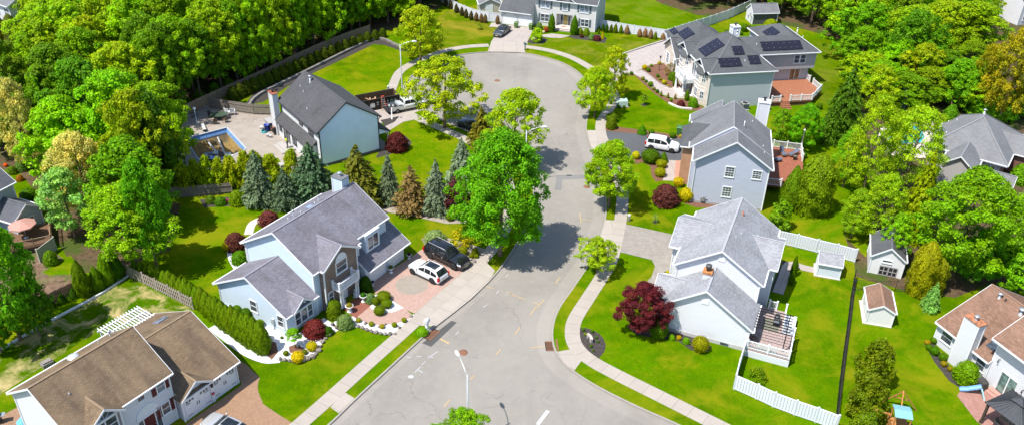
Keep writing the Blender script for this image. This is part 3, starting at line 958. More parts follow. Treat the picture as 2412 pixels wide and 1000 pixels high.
for x_, y_, hh, cp in ((11.4, 5.7, .75, True), (7.7, 5.7, .8, True), (11.0, 5.9, .35, False), (7.3, 6.1, .35, False), (9.0, 6.0, .25, False)):
    h.pipe(x_, y_, 8.4 - .61 * (y_ - 4.65), hh, .07, cap=cp)
m_ = MB(); m_.box(9.6, 10.5, 5.4, 5.9, 7.7, 7.92); m_.build('skylight', GLASSB, h.root)
h.downspout([(-.02, 9.68, 2.5), (-.02, 9.4, 2.2), (-.02, 9.4, .1)]); h.downspout([(-.05, -.5, 2.5), (-.05, -.12, 2.2), (-.05, -.12, .1)]); h.downspout([(4.05, -.5, 5.2), (4.05, -.05, 4.9), (4.05, -.05, 2.8)]); h.downspout([(4.0, 9.75, 5.2), (4.03, 9.4, 4.9), (4.03, 9.4, 3.0)])
h.downspout([(4.2, -.08, 2.5), (4.2, -.08, .1)])
mt = MB(); mt.box(-.22, -.02, 1.65, 1.95, .8, 1.4); mt.tube([(-.08, 1.8, 0), (-.08, 1.8, .8)], .05); mt.build('electric_meter', ALU, h.root)
h.finish()

h = House('house', 'white house with weathered tan shingle roof, maroon shutters and two carriage garage doors', 'house', (-24.25, 57.17), 57, SI_WHITE, SH_TAN)
h2 = h
h.gable(-5.9, .25, 0, 11.9, 2.6, 5.6, oe=.36, ra=.02, rb=.28, raked=(0, 1))
h.gable(-14.9, -5.75, .7, 9.5, 5.3, 8.2, oe=.42, ra=.3, rb=.25)
h.gable(-6.1, -2.72, -.12, 2.35, 2.6, 3.8, 'y', oe=.22, ra=.42, rb=.02, raked=(1, 0), gut=(0, 0))
h.gable(-13.75, -10.55, .2, 2.6, 5.3, 6.55, 'y', oe=.25, ra=.5, rb=.02, wall=bricks('brick_grey_stone', (.20, .18, .17), (.30, .27, .25), (.33, .31, .3), .26, .09), raked=(1, 0), gut=(0, 0))
h.window('S', .70, -13.1, -11.2, 3.7, 5.0, 2); h.arch('S', .70, -12.15, .95, 5.1)
h.garage_door('S', .30, -5.55, -3.2, 2.1, lights=True); h.garage_door('S', .36, -2.55, -.3, 2.1, lights=True)
h.T.box(-3.0, -2.7, .22, .4, 0, 2.45)
h.window('S', 1.12, -7.2, -6.5, 3.9, 4.95, 1, shut=REDW); h.window('S', 1.12, -7.2, -6.5, 1.4, 2.5, 1, shut=REDW)
h.window('S', 1.12, -9.0, -8.4, 4.3, 4.9, 1, False, name='octagon_window')
h.door('S', 1.12, -8.95, -7.95, .2, 2.35, REDW, True); h.arch('S', 1.12, -8.45, 1.05, 2.5, solid=True)
h.window('S', 1.12, -14.0, -13.2, .9, 2.5, 1)
m_ = MB(); m_.slab([(-1.9, 8.0, 4.66), (-.7, 8.0, 4.66), (-.7, 8.95, 4.18), (-1.9, 8.95, 4.18)][::1], .12); m_.build('skylight', GLASSB, h.root)
m_ = MB(); m_.lathe([(.22, 0), (.2, .14), (.5, .16), (.42, .24), (.16, .33), (0, .34)], 16, (-10.4, 6.6, 7.2)); m_.build('attic_vent', ALU, h.root)
h.pipe(-6.9, 6.9, 7.0, .6, .08, cap=True)
for x_, y_ in ((-6.2, 7.5), (-7.9, 7.1), (-12.9, 3.3), (-4.3, 7.4)): h.pipe(x_, y_, 8.25 - .65 * abs(y_ - 5.1) if x_ < -5.8 else 4.9, .2, .05)
h.downspout([(-.02, .05, 2.5), (-.02, .3, 2.3), (-.02, .3, .05)]); h.downspout([(-5.98, 1.05, 5.2), (-5.98, 1.05, 2.6)]); h.downspout([(-14.62, 9.3, 5.2), (-14.62, 9.0, 4.9), (-14.62, 9.0, .05)])
m_ = MB(); m_.lathe([(.0, 0), (.16, 0), (.16, .02), (0, .02)], 16, (-2.87, .19, 1.0), M=Matrix.Rotation(R_(90), 3, 'X')); m_.build('round_sign', plain('sign_red', (.5, .03, .04), .5), h.root)
m_ = MB(); m_.lathe([(.03, 0), (.1, .06), (.12, .3), (.16, .33), (0, .45)], 8, (-2.88, .12, 1.75)); m_.build('wall_lantern', DARK, h.root)
h.finish()

h = House('house', 'two-storey house with charcoal roof, bare pale blue gable and white chimney beside the emptied pool', 'house', (-24.36, 99.3), 37, SI_WHITE, SH_CHAR, plain('dark_fascia', (.05, .05, .055), .5))
h3 = h
h.gable(-1.6, 7.8, -.1, 12.7, 5.2, 8.5, 'y', oe=.4, ra=.2, rb=.2, ridge=2.85, walls=True)
w_ = h.wm(SI_PLAIN)
sl = 3.3 / 4.45; sr = 3.3 / 4.95
w_.face([(-1.2, .085, .35), (7.4, .085, .35), (7.4, .085, 5.2 + sr * .4 - .14), (2.85, .085, 8.36), (-1.2, .085, 5.2 + sl * .4 - .14)])
w_.face([(7.4, .085, 2.5), (9.0, .085, 2.5), (9.0, .085, 2.62), (7.4, .085, 3.35)])
h.wm(plain('foundation_block', (.13, .11, .10), .9)).box(-1.21, 7.41, .07, .3, 0, .36)
h.slope([(7.38, -.05, 3.5), (7.38, 7.2, 3.5), (9.2, 7.2, 2.62), (9.2, -.05, 2.62)][::-1], name='porch_roof')
for y_ in (.25, 3.5, 6.9):
    m_ = MB(); m_.box(8.75, 8.9, y_ - .07, y_ + .07, 0, 2.55); m_.build('porch_post', WHITE, h.root)
m_ = MB(); m_.box(7.41, 9.0, .1, 7.0, 0, .3); m_.build('porch_floor', concrete('concrete_porch', (.3, .28, .26)), h.root)
h.slope([(-1.18, 1.0, 3.55), (-1.18, 12.4, 3.55), (-2.45, 12.4, 2.5), (-2.45, 1.0, 2.5)], name='rear_skirt_roof')
h.wm().box(-2.1, -1.19, 1.3, 12.2, 0, 2.72)
F_ = None
h.window('W', -1.21, 5.4, 6.3, 4.0, 5.0); h.window('W', -1.21, 2.0, 3.4, 3.75, 5.0, 2)
h.window('W', -2.11, 6.0, 7.2, .95, 2.0, 2); h.window('W', -2.11, 10.9, 11.6, 1.2, 2.1); h.slider('W', -2.11, 8.3, 10.1, .1, 2.1); h.window('W', -2.11, 2.4, 3.6, 1.0, 2.1, 2)
h.chimney(-2.35, -1.65, 12.25, 13.7, 0, 6.25, mat=SI_WHITE, capm=plain('rusty_steel', (.25, .085, .045), .8, var=.4), pot=DARK)
h.pipe(2.3, 9.6, 8.05, .9, .12, cap=True); h.pipe(1.2, 10.6, 7.3, .3, .06); h.pipe(.9, 9.0, 7.1, .3, .06); h.pipe(-.3, 5.4, 6.2, .3, .06)
h.downspout([(7.85, .1, 5.1), (7.45, .05, 4.8), (7.45, .05, 3.5), (9.0, .05, 2.7), (9.0, .05, .1)], DARK); h.downspout([(-1.62, .0, 5.1), (-1.24, .03, 4.8), (-1.24, .03, 3.0)], DARK)
m_ = MB(); m_.box(2.6, 3.0, .05, .1, 7.2, 7.7); m_.build('gable_vent', SI_PLAIN, h.root)
h.finish()

h = House('house', 'pale grey two-storey house with slate shutters facing down the cul-de-sac', 'house', (14.74, 154.55), -18, SI_CREAM, SH_GREY2)
h4 = h
h.gable(-12.25, .3, -.35, 9.2, 5.3, 8.6, oe=1.6, ra=.3, rb=.3)
for x0_, x1_, z0_, z1_ in ((-11.95, -7.6, 0, 5.32), (-4.45, 0, 0, 5.32), (-7.6, -4.45, 2.7, 5.32)): h.wm().box(x0_, x1_, .05, 1.27, z0_, z1_)
h.gable(-8.1, -3.8, -.42, 3.0, 5.3, 6.95, 'y', z0=5.0, oe=.25, ra=.43, rb=.02, raked=(1, 0), gut=(0, 0))
h.gable(-18.45, -11.96, -2.3, 7.0, 2.7, 5.6, oe=.4, ra=.4, rb=.02, raked=(1, 0))
for a_ in (-17.55, -14.5):
    h.garage_door('S', -1.9, a_, a_ + 2.6, 2.15, clip=True)
SHT = TEAL
h.window('S', .05, -10.75, -9.05, 3.6, 4.95, 2, shut=SHT, glassm=GLASSB); h.window('S', .05, -6.5, -5.55, 3.6, 4.9, 1, shut=SHT, glassm=GLASSB, grid=(3, 4)); h.window('S', .05, -3.1, -1.4, 3.6, 4.95, 2, shut=SHT, glassm=GLASSB)
h.window('S', .05, -10.7, -9.1, .95, 2.3, 2, shut=SHT, glassm=GLASS); h.window('S', .05, -2.75, -1.3, .95, 2.25, 2, shut=SHT, glassm=GLASS)
h.door('S', 1.2, -6.55, -5.65, .2, 2.3, glass('door_glass_gold', (.35, .28, .08), .2), True)
m_ = MB(); m_.box(-7.55, -4.45, -1.3, 1.2, 0, .34); m_.box(-7.5, -4.4, -1.75, -1.3, 0, .2)
for z_, y_ in ((.2, -1.76), (.34, -1.31)): m_.box(-7.55, -4.35, y_, y_ + .05, z_ - .07, z_ + .01, 1)
m_.build('front_step', [concrete('concrete_step', (.5, .45, .42)), BR_DK], h.root)
m_ = MB(); m_.box(-6.5, -5.6, -.2, .35, .342, .36); m_.build('doormat', plain('mat_rust', (.35, .15, .08), .9), h.root)
m_ = MB(); m_.box(-14.86, -14.7, -2.05, -1.9, 1.85, 2.2); m_.build('wall_lantern', WHITE, h.root)
h.downspout([(.03, -.35, 5.2), (.03, .0, 4.9), (.03, .0, .05)])
h.finish()

h = House('house', 'large grey house with solar panels, pale stone bay front and a wooden deck behind', 'house', (29.7, 120.84), 11, SI_BGREY, SH_GREY2)
h5 = h
E = 5.85
pk = (5.5, 6.2, 9.35); pk2 = (5.5, 8.2, 9.35)
h.slope([[(-.25, -.25, E), (10.8, -.25, E), pk], [(10.8, -.25, E), (10.8, 13, E), pk2, pk], [(10.8, 13, E), (-.25, 13, E), pk2], [(-.25, 13, E), (-.25, -.25, E), pk, pk2]])
for a_, b_, o_ in (((-.25, -.25, E), (10.8, -.25, E), (0, -1, 0)), ((-.25, 13, E), (-.25, -.25, E), (-1, 0, 0)), ((10.8, -.25, E), (10.8, 7, E), (1, 0, 0))): h.gutter(a_, b_, o_)
cp = MB()
for a_, b_ in (((-.25, -.25, E + .02), pk), ((10.8, -.25, E + .02), pk), ((-.25, 13, E + .02), pk2), (pk, pk2)): cp.beam(a_, b_, .24, .05)
cp.build('ridge_cap', CAPC[SH_GREY2.name], h.root)
h.block(.12, 10.35, .12, 12.6, 0, 5.83); h.T.face([(-.25, -.25, E - .135), (10.8, -.25, E - .135), (10.8, .13, E - .135), (-.25, .13, E - .135)])
h.wm(ST_WHITE).box(.04, .3, .1, 12.5, 0, 5.8)
h.slope([[(10.2, 6.5, E), (21.5, 6.5, E), (17.9, 9.9, 7.75), (8.3, 9.9, 7.75)], [(21.5, 6.5, E), (21.5, 19.3, E), (18.2, 15.5, 7.75), (17.9, 9.9, 7.75)],
         [(14.4, 19.3, E), (14.6, 13.2, E), (17.9, 9.9, 7.75), (18.2, 15.5, 7.75)], [(21.5, 19.3, E), (14.4, 19.3, E), (18.2, 15.5, 7.75)], [(14.6, 13.2, E), (10.2, 13.2, E), (8.3, 9.9, 7.75), (17.9, 9.9, 7.75)]])
h.gutter((10.8, 6.5, E), (21.5, 6.5, E), (0, -1, 0)); h.gutter((14.4, 19.3, E), (14.6, 13.2, E), (-1, 0, 0)); h.gutter((21.5, 6.5, E), (21.5, 19.3, E), (1, 0, 0))
h.wm(siding('siding_grey_upper', (.36, .37, .385), .16)).box(10.36, 21.1, 6.9, 12.8, 2.95, 5.83); h.block(10.36, 20.6, 7.65, 12.7, 0, 2.96); h.block(14.8, 21.1, 12.8, 18.9, 0, 5.83)
h.window('S', 6.9, 17.3, 18.15, 4.0, 5.3, 1); h.window('S', 6.9, 18.35, 19.2, 4.0, 5.3, 1)
h.slider('S', 7.65, 17.4, 19.1, .85, 2.9, 2, glass('patio_glass', (.16, .12, .06), .1), 'french_door')
h.slope([[(-.1, 12.5, E - .6), (9, 12.5, E - .6), (4.5, 16, 8.0)], [(9, 12.5, E - .6), (9, 21, E - .6), (4.5, 17.5, 8.0), (4.5, 16, 8.0)], [(9, 21, E - .6), (-.1, 21, E - .6), (4.5, 17.5, 8.0)], [(-.1, 21, E - .6), (-.1, 12.5, E - .6), (4.5, 16, 8.0), (4.5, 17.5, 8.0)]])
h.block(.3, 8.6, 12.7, 20.6, 0, 5.2)
h.gable(-.7, 4.5, 12.9, 19.8, 3.3, 5.75, oe=.35, ra=.5, rb=.02, wall=ST_WHITE, raked=(1, 0))
h.window('W', -.2, 13.6, 14.5, .7, 2.5, 1, grid=(2, 4), shut=WHITE); h.window('W', -.2, 17.2, 18.1, .7, 2.5, 1, grid=(2, 4), shut=WHITE)
m_ = MB(); m_.box(-.26, -.2, 16.2, 16.5, 4.2, 4.7); m_.build('gable_vent', WHITE, h.root)
for yb in (2.9, 10.3):
    P_ = [(.1, yb - 1.9), (-.75, yb - .95), (-.75, yb + .95), (.1, yb + 1.9)]
    h.wm(ST_WHITE).prism(P_[::-1], 0, 5.1)
    for z_ in (.9, 2.45, 2.95, 3.5):
        q_ = [(x + (-.06 if x < 0 else 0), y) for x, y in P_]; h.T.prism(q_[::-1], z_, z_ + .09)
    tp = [(.3, yb - 2.1), (-.95, yb - 1.05), (-.95, yb + 1.05), (.3, yb + 2.1)]
    h.slope([[(tp[i][0], tp[i][1], 5.1), (.35, yb, 6.35), (tp[i + 1][0], tp[i + 1][1], 5.1)] for i in range(3)], name='bay_roof')
    h.gable(-.75, 3.2, yb - 2.3, yb + 2.3, E, 7.2, oe=.5, ra=.8, rb=.05, z0=5.7, wall=ST_WHITE, raked=(1, 0), gut=(0, 0))
    for z_ in (1.05, 3.75):
        h.window('W', -.75, yb - .5, yb + .5, z_, z_ + 1.25, 1, grid=(2, 4))
        for i, j in ((0, 1), (2, 3)):
            a_, b_ = Vector(P_[i] + (0,)), Vector(P_[j] + (0,)); d_ = (b_ - a_).normalized(); n_ = Vector((d_.y, -d_.x, 0)) * (1 if (d_.y * -1) < 0 else 1)
            n_ = Vector((-abs(d_.y), -1 if i == 0 else 1, 0)).normalized() if False else Vector((-abs(d_.y), (-abs(d_.x) if i == 0 else abs(d_.x)), 0))
            mb_ = MB(); c_ = (a_ + b_) / 2
            for s0, s1, za, zb in ((-.36, -.28, 0, 1.25), (.28, .36, 0, 1.25), (-.28, .28, 0, .08), (-.28, .28, 1.17, 1.25), (-.28, .28, .6, .65), (-.03, .03, .08, 1.17)):
                A_ = c_ + d_ * s0; B_ = c_ + d_ * s1
                mb_.hexa([A_ + Vector((0, 0, z_ + za)), B_ + Vector((0, 0, z_ + za)), B_ + n_ * .06 + Vector((0, 0, z_ + za)), A_ + n_ * .06 + Vector((0, 0, z_ + za)), A_ + Vector((0, 0, z_ + zb)), B_ + Vector((0, 0, z_ + zb)), B_ + n_ * .06 + Vector((0, 0, z_ + zb)), A_ + n_ * .06 + Vector((0, 0, z_ + zb))])
            w_o = mb_.build('window', WHITE, h.root); g_ = MB(); A_ = c_ - d_ * .28 + n_ * .02; B_ = c_ + d_ * .28 + n_ * .02
            g_.face([A_ + Vector((0, 0, z_ + .08)), B_ + Vector((0, 0, z_ + .08)), B_ + Vector((0, 0, z_ + 1.17)), A_ + Vector((0, 0, z_ + 1.17))]); g_.build('pane', GLASS, w_o)
m_ = MB(); m_.box(-2.3, .1, 4.7, 8.3, 2.55, 2.8); m_.box(-2.3, .1, 4.7, 8.3, 2.3, 2.54); b_ = m_.build('balcony', WHITE, h.root)
add_railing(b_, [(-.1, 4.75, 2.8), (-2.2, 4.75, 2.8), (-2.2, 8.25, 2.8), (-.1, 8.25, 2.8)], .9, post=.35, cap=False)
for x_, y_ in ((-2.1, 4.95), (-2.1, 8.05), (-.35, 4.95), (-.35, 8.05)):
    m_ = MB(); m_.lathe([(.24, .1), (.24, .25), (.17, .3), (.15, 2.05), (.22, 2.15), (.22, 2.3)], 14, (x_, y_, 0)); m_.build('column', WHITE, h.root)
m_ = MB(); m_.box(-2.5, .1, 4.6, 8.4, 0, .15); m_.build('porch_floor', concrete('concrete_porch2', (.5, .45, .4)), h.root)
h.door('W', .03, 5.9, 6.9, .16, 2.2, plain('door_brown', (.12, .07, .04), .4), True); h.slider('W', .03, 5.7, 7.2, 2.85, 4.9)
nS = Vector((0, 6.45, 3.5)).normalized(); uS = Vector((1, 0, 0))
def onS(x, y): return (x, y, E + (y + .25) * 3.5 / 6.45)
h.solar(onS(1.7, .75), Vector((3.6, 0, 0)), nS * 1.75, 4, 1); h.solar(onS(4.6, 2.75), Vector((1.8, 0, 0)), nS * 1.75, 2, 1); h.solar(onS(6.6, 1.0), Vector((1.9, 0, 0)), nS * 1.75, 2, 1)
nW = Vector((5.75, 0, 3.5)).normalized()
def onW(x, y): return (x, y, E + (x + .25) * 3.5 / 5.75)
h.solar(onW(.9, 8.0), Vector((0, -3.2, 0)), nW * 3.5, 3, 2)
nR = Vector((0, 3.4, 1.9)).normalized()
h.solar((11.6, 7.1, E + .6 * 1.9 / 3.4), Vector((7.0, 0, 0)), nR * 1.9, 7, 1)
nL = Vector((3.4, 0, 1.9)).normalized(); h.solar((15.3, 15.4, E + .45), Vector((0, -3.0, 0)), nL * 1.9, 3, 1)
nB = Vector((4.6, 0, 2.75)).normalized(); h.solar((1.0, 17.6, 5.25 + 1.1 * .6), Vector((0, -3.3, 0)), nB * 2.0, 3, 2); h.solar((.4, 20.0, 5.25 + .5 * .6), Vector((0, -2.2, 0)), nB * 1.0, 2, 1)
h.pipe(6.6, 9.4, 8.9, .9, .1, cap=True); h.pipe(7.2, 8.2, 9.0, .5, .14, cap=True); h.pipe(10.9, 8.2, 6.9, .35, .06); h.pipe(6.0, 1.6, 6.85, .4, .06); h.pipe(20.0, 12.5, 6.7, 1.2, .08, cap=True); h.pipe(20.6, 11.4, 6.4, .6, .05)
h.chimney(8.9, 10.1, 13.3, 14.6, 0, 8.1, WHITE, WHITE, DARK)
h.downspout([(.1, -.3, 5.7), (.06, .05, 5.4), (.06, .05, .1)]); h.downspout([(10.4, -.3, 5.7), (10.38, .05, 5.4), (10.38, .05, .1)])
dk = [(10.4, -.75), (17.3, -.75), (20.6, 2.6), (20.6, 7.62), (10.4, 7.62)]
m_ = MB(); m_.prism(dk, .62, .8); m_.prism([(x * .985 + .2, y * .97 + .1) for x, y in dk], 0.0, .62, 1)
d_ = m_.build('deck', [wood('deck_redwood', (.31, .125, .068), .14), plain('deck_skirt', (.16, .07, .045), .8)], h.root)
add_railing(d_, [(13.6, -.7, .8), (17.28, -.7, .8), (20.5, 2.62, .8), (20.5, 5.2, .8)], .95, post=.18); add_railing(d_, [(20.5, 6.4, .8), (20.5, 7.5, .8)], .95, post=.18); add_railing(d_, [(10.5, -.7, .8), (11.9, -.7, .8)], .95, post=.18)
m_ = MB()
for k_ in range(4): m_.box(12.0, 13.5, -1.05 - .3 * k_, -.75 - .3 * k_, 0, .6 - .18 * k_)
m_.build('deck_steps', wood('deck_redwood2', (.28, .12, .065)), h.root)
h.finish()

h = House('house', 'light grey two-storey house with three windows in its gable and an orange brick entrance', 'house', (22.48, 91.9), -12, SI_GREY, SH_GREY)
h6 = h
h.gable(-.45, 9.13, -.15, 3.6, 6.0, 9.2, 'y', oe=.42, ra=.45, rb=.02, ridge=4.4, raked=(1, 0))
h.gable(-1.0, 9.13, 3.45, 11.4, 6.05, 9.55, 'y', oe=.45, ra=.02, rb=.3, ridge=3.95, ze2=6.0, raked=(1, 1))
h.slope([[(-2.2, 4.3, 5.6), (.9, 4.3, 5.6), (2.6, 7.3, 7.7), (-.9, 7.3, 7.7)], [(-2.2, 10.3, 5.6), (-2.2, 4.3, 5.6), (-.9, 7.3, 7.7)], [(2.6, 10.3, 5.6), (-2.2, 10.3, 5.6), (-.9, 7.3, 7.7), (2.6, 7.3, 7.7)]], SH_GREY2, name='entrance_roof')
h.gutter((-2.2, 4.3, 5.6), (-.5, 4.3, 5.6), (0, -1, 0))
h.wm(BR_RED).box(-1.8, .2, 4.6, 10.0, 0, 5.58)
h.gable(-1.3, 3.9, 11.3, 13.6, 6.0, 8.6, 'y', oe=.3, ra=.02, rb=.3, ridge=2.6, raked=(0, 1))
for u0_, u1_, z0_, z1_ in ((3.65, 4.65, 4.2, 5.5), (6.9, 7.9, 4.35, 5.4), (3.7, 4.7, 1.4, 2.7)): h.window('S', .3, u0_, u1_, z0_, z1_, 1, grid=(3, 4))
h.wm(plain('foundation_grey', (.3, .3, .3), .9)).box(-.04, 8.74, .27, .5, 0, .3)
h.chimney(7.1, 8.5, 11.3, 12.5, 0, 9.7, SI_WHITE, WHITE, DARK)
h.pipe(5.3, 5.7, 8.5, 1.0, .07); h.pipe(6.5, 9.2, 7.75, .4, .05); h.pipe(7.9, 4.3, 6.8, .35, .05); h.pipe(8.0, 2.6, 6.75, .35, .05); h.pipe(4.4, 12.4, 8.2, .5, .12, plain('copper', (.3, .15, .08), .5))
h.downspout([(-.3, -.1, 5.9), (-.06, .2, 5.6), (-.06, .2, .05)]); h.downspout([(9.1, -.05, 5.9), (8.75, .25, 5.6), (8.75, .25, .05)])
m_ = MB()
m_.box(8.75, 14.4, 7.2, 17.0, .8, .95); m_.box(8.75, 11.2, 5.4, 7.21, .8, .949)
d_ = m_.build('deck', wood('deck_red', (.28, .10, .06), .14), h.root)
add_railing(d_, [(10.6, 16.9, .95), (14.3, 16.9, .95), (14.3, 13.5, .95)], 1., post=.16, gap=.16); add_railing(d_, [(9.0, 5.5, .95), (11.1, 5.5, .95)], 1., post=.16, gap=.16)
m_ = MB(); m_.lathe([(.09, 0), (.09, 3.0), (.14, 3.02), (.14, 3.2), (0, 3.3)], 10, (14.3, 16.9, .95)); m_.build('post', WHITE, d_)
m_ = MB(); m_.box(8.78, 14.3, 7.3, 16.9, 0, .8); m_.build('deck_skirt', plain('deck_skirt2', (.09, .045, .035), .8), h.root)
m_ = MB(); m_.tube([(1.5, .2, .3), (1.5, .1, 1.0), (1.9, .05, 1.1)], .05); m_.tube([(1.4, .2, .2), (1.45, .05, .8)], .04); m_.box(1.2, 1.7, .05, .28, .4, .9); m_.build('gas_meter', plain('meter_grey', (.2, .2, .2), .6), h.root)
h.finish()

h = House('house', 'white house with light grey roof and a railed pergola deck on its right side', 'house', (22.89, 63.47), -22, SI_WHITE, SH_LIGHT)
h7 = h
h.gable(-9.3, .55, -.15, 4.5, 2.8, 6.15, 'y', oe=.42, ra=.35, rb=.05, raked=(1, 0))
h.gable(-8.55, .45, 4.0, 15.3, 5.4, 8.3, 'y', oe=.4, ra=.3, rb=.3, ridge=-4.0)
h.gable(-9.75, -4.8, .6, 5.7, 2.85, 4.5, 'x', oe=.35, ra=.4, rb=.02, raked=(1, 0)); h.gable(-9.75, -4.6, 7.3, 14.2, 5.3, 6.9, 'x', oe=.4, ra=.4, rb=.02, raked=(1, 0)); h.gable(-3.4, 1.35, 7.3, 13.6, 5.4, 6.9, 'x', oe=.4, ra=.02, rb=.35, raked=(0, 1))
h.wm(plain('foundation_pale', (.42, .41, .4), .9)).box(-8.92, .12, .17, .3, 0, .42)
m_ = MB(); m_.box(-5.3, -4.5, 2.4, 3.2, 5.3, 6.45); c_ = m_.build('chimney', SI_WHITE, h.root)
m_ = MB(); m_.box(-5.38, -4.42, 2.32, 3.28, 6.3, 6.5); m_.build('cap', plain('rusted_orange', (.42, .17, .06), .7, var=.4), c_)
m_ = MB(); m_.lathe([(.2, 0), (.2, .35), (.3, .36), (.3, .62), (.2, .68), (0, .7)], 14, (-4.9, 2.8, 6.5)); m_.build('flue', plain('sooty_steel', (.1, .1, .1), .6, .5), c_)
for a_ in (('S', .2, -4.75, -4.05, 4.35, 4.95), ('S', 4.3, -4.3, -3.6, 6.9, 7.5)):
    m_ = MB(); F_ = h.frame(a_[0], a_[1]); h.fb(m_, F_, a_[2], a_[3], 0, .05, a_[4], a_[5]); m_.build('gable_vent', WHITE, h.root)
h.pipe(-3.4, 12.3, 7.9, .55, .1, plain('copper2', (.28, .13, .07), .5)); h.pipe(-1.4, 10.8, 6.7, .3, .06); h.pipe(-2.9, 9.0, 7.6, .25, .06); h.pipe(-3.3, 7.8, 7.8, .25, .06)
h.downspout([(.6, -.15, 2.7), (.2, .1, 2.4), (.2, .1, .05)]); h.downspout([(.5, 4.1, 5.3), (.1, 4.2, 5.0), (.1, 4.2, 3.2)]); h.downspout([(-8.5, 4.2, 5.3), (-8.2, 4.24, 5.0), (-8.2, 4.24, 3.6)])
m_ = MB(); F_ = h.frame('S', .17); h.fb(m_, F_, -2.3, -1.5, 0, .05, .12, .36); m_.build('cellar_window', GLASS, h.root)
h.garage_door('W', -9.36, 8.3, 13.2, 2.3)
dp = [(.15, -.45), (4.3, -.45), (4.3, 3.4), (3.05, 3.4), (3.0, 7.0), (.15, 7.0)]
m_ = MB(); m_.prism(dp, .74, .9); m_.box(.2, 4.3, -.5, -.42, 0, .74, 1); m_.box(4.24, 4.32, -.48, 3.4, 0, .74, 1); m_.box(.2, 4.2, -.4, 6.9, 0, .73, 1)
d_ = m_.build('deck', [wood('deck_pinkish', (.36, .275, .25), .14), siding('deck_skirt_white', (.66, .69, .74), .3)], h.root)
add_railing(d_, [(.25, -.38, .9), (4.22, -.38, .9), (4.22, 3.3, .9), (3.1, 3.3, .9), (3.0, 6.9, .9)], .95, post=.15, gap=.14); add_railing(d_, [(1.3, 6.95, .9), (2.05, 6.95, .9)], .95, post=.15, gap=.14)
h.finish()
h = House('house', 'white house with mottled red-brown roof and big white chimney, bottom right corner', 'house', (42.4, 65.65), -68, SI_WHITE, SH_BRN)
h8 = h
h.gable(-.3, 6.1, -.35, 11.5, 2.55, 5.6, oe=.38, ra=.15, rb=.02, ridge=5.75)
h.gable(5.75, 17, -.6, 9.5, 5.3, 8.1, oe=.75, ra=.3, rb=.3)
h.chimney(2.7, 4.35, -.85, 0, 0, 5.6, SI_WHITE, plain('rusty_cap', (.33, .14, .07), .8, var=.45), STEEL)
h.window('S', .03, .55, 1.75, .95, 2.15, 1); h.window('S', .03, 4.75, 5.7, .95, 2.15, 1)
h.slider('S', .15, 7.3, 9.0, .3, 2.4, 2, glass('patio_glass_green', (.10, .16, .14), .1)); h.window('S', .15, 9.6, 11.0, 3.6, 4.9, 2); h.window('S', .15, 11.2, 12.2, 1, 2.2, 1)
m_ = MB(); m_.box(7.0, 9.3, -.45, .15, 0, .3); m_.box(7.0, 9.3, -.8, -.45, 0, .15); m_.build('door_step', bricks('step_pavers', (.42, .22, .18), (.5, .28, .23), (.3, .2, .18), .3, .15), h.root)
m_ = MB(); m_.slab([(4.6, .7, 3.1 + .12), (5.5, .7, 3.1 + .12), (5.5, 1.7, 3.63 + .12), (4.6, 1.7, 3.63 + .12)], .12); sk_ = m_.build('skylight', GLASS, h.root)
h.pipe(1.3, 5.1, 5.25, .5, .12, cap=True); h.pipe(1.9, 5.2, 5.3, .25, .1, DARK); h.pipe(3.9, 5.0, 5.2, .6, .17, cap=True)
h.downspout([(-.12, -.3, 2.45), (-.12, .0, 2.2), (-.12, .0, .05)]); h.downspout([(5.95, -.3, 2.45), (5.95, .0, 2.3), (5.95, .0, .05)])
for u_, z_ in ((9.7, 2.2), (6.7, 3.3)):
    m_ = MB(); m_.tube([(u_, .15, z_), (u_, -.1, z_ + .05), (u_, -.1, z_ - .15)], .04, 6); m_.ball((u_, -.1, z_ - .2), .07, .07, .09, 8, 5); m_.build('wall_lamp', DARK, h.root)
h.finish()
p9 = G(2200, 370)
h = House('house', 'single-storey house with broad grey hip roof half hidden behind the leafy maple', 'house', (p9.x, p9.y), -35, siding('siding_mushroom', (.36, .34, .33)), shingle('shingle_grey_hip', (.15, .152, .16), (.2, .203, .21), (.09, .09, .095), (.12, .12, .12), stain_amt=.35))
h9 = h
A_, B_, C_, D_ = (-.8, -3.4, 3.0), (9.1, -3.4, 3.0), (9.1, 8.8, 3.0), (-.8, 8.8, 3.0); r0, r1 = (4.15, 2.0, 6.7), (4.15, 3.3, 6.7)
h.slope([[A_, B_, r0], [B_, C_, r1, r0], [C_, D_, r1], [D_, A_, r0, r1]])
cp = MB()
for a_, b_ in ((A_, r0), (B_, r0), (C_, r1), (D_, r1), (r0, r1)): cp.beam((a_[0], a_[1], a_[2] + .02), (b_[0], b_[1], b_[2] + .02), .24, .05)
cp.build('ridge_cap', CAPC[h.roof.name], h.root)
for a_, b_, o_ in ((A_, B_, (0, -1, 0)), (B_, C_, (1, 0, 0)), (D_, A_, (-1, 0, 0))): h.gutter(a_, b_, o_); h.T.beam(Vector(a_) - Vector((0, 0, .2)) + Vector(o_) * .01, Vector(b_) - Vector((0, 0, .2)) + Vector(o_) * .01, .04, .2)
h.block(-.35, 8.6, -2.95, 8.4, 0, 2.98); h.wm(BR_DK).box(8.4, 8.68, -3.0, 3.5, 0, 2.9)
h.gable(1.7, 6.0, -7.6, -2.2, 2.8, 4.5, 'y', oe=.35, ra=.35, rb=.02, raked=(1, 0))
h.gable(6.0, 11.2, 1.2, 6.5, 3.0, 4.8, 'x', oe=.35, ra=.02, rb=.35, wall=BR_DK, raked=(0, 1))
h.gable(7.4, 10.6, -6.9, -4.3, 1.9, 2.9, 'x', oe=.2, ra=.2, rb=.2)
h.window('S', -2.95, 6.6, 7.7, 1.0, 2.3, 2); h.window('W', -.35, -1.5, -.3, 1.0, 2.2, 2)
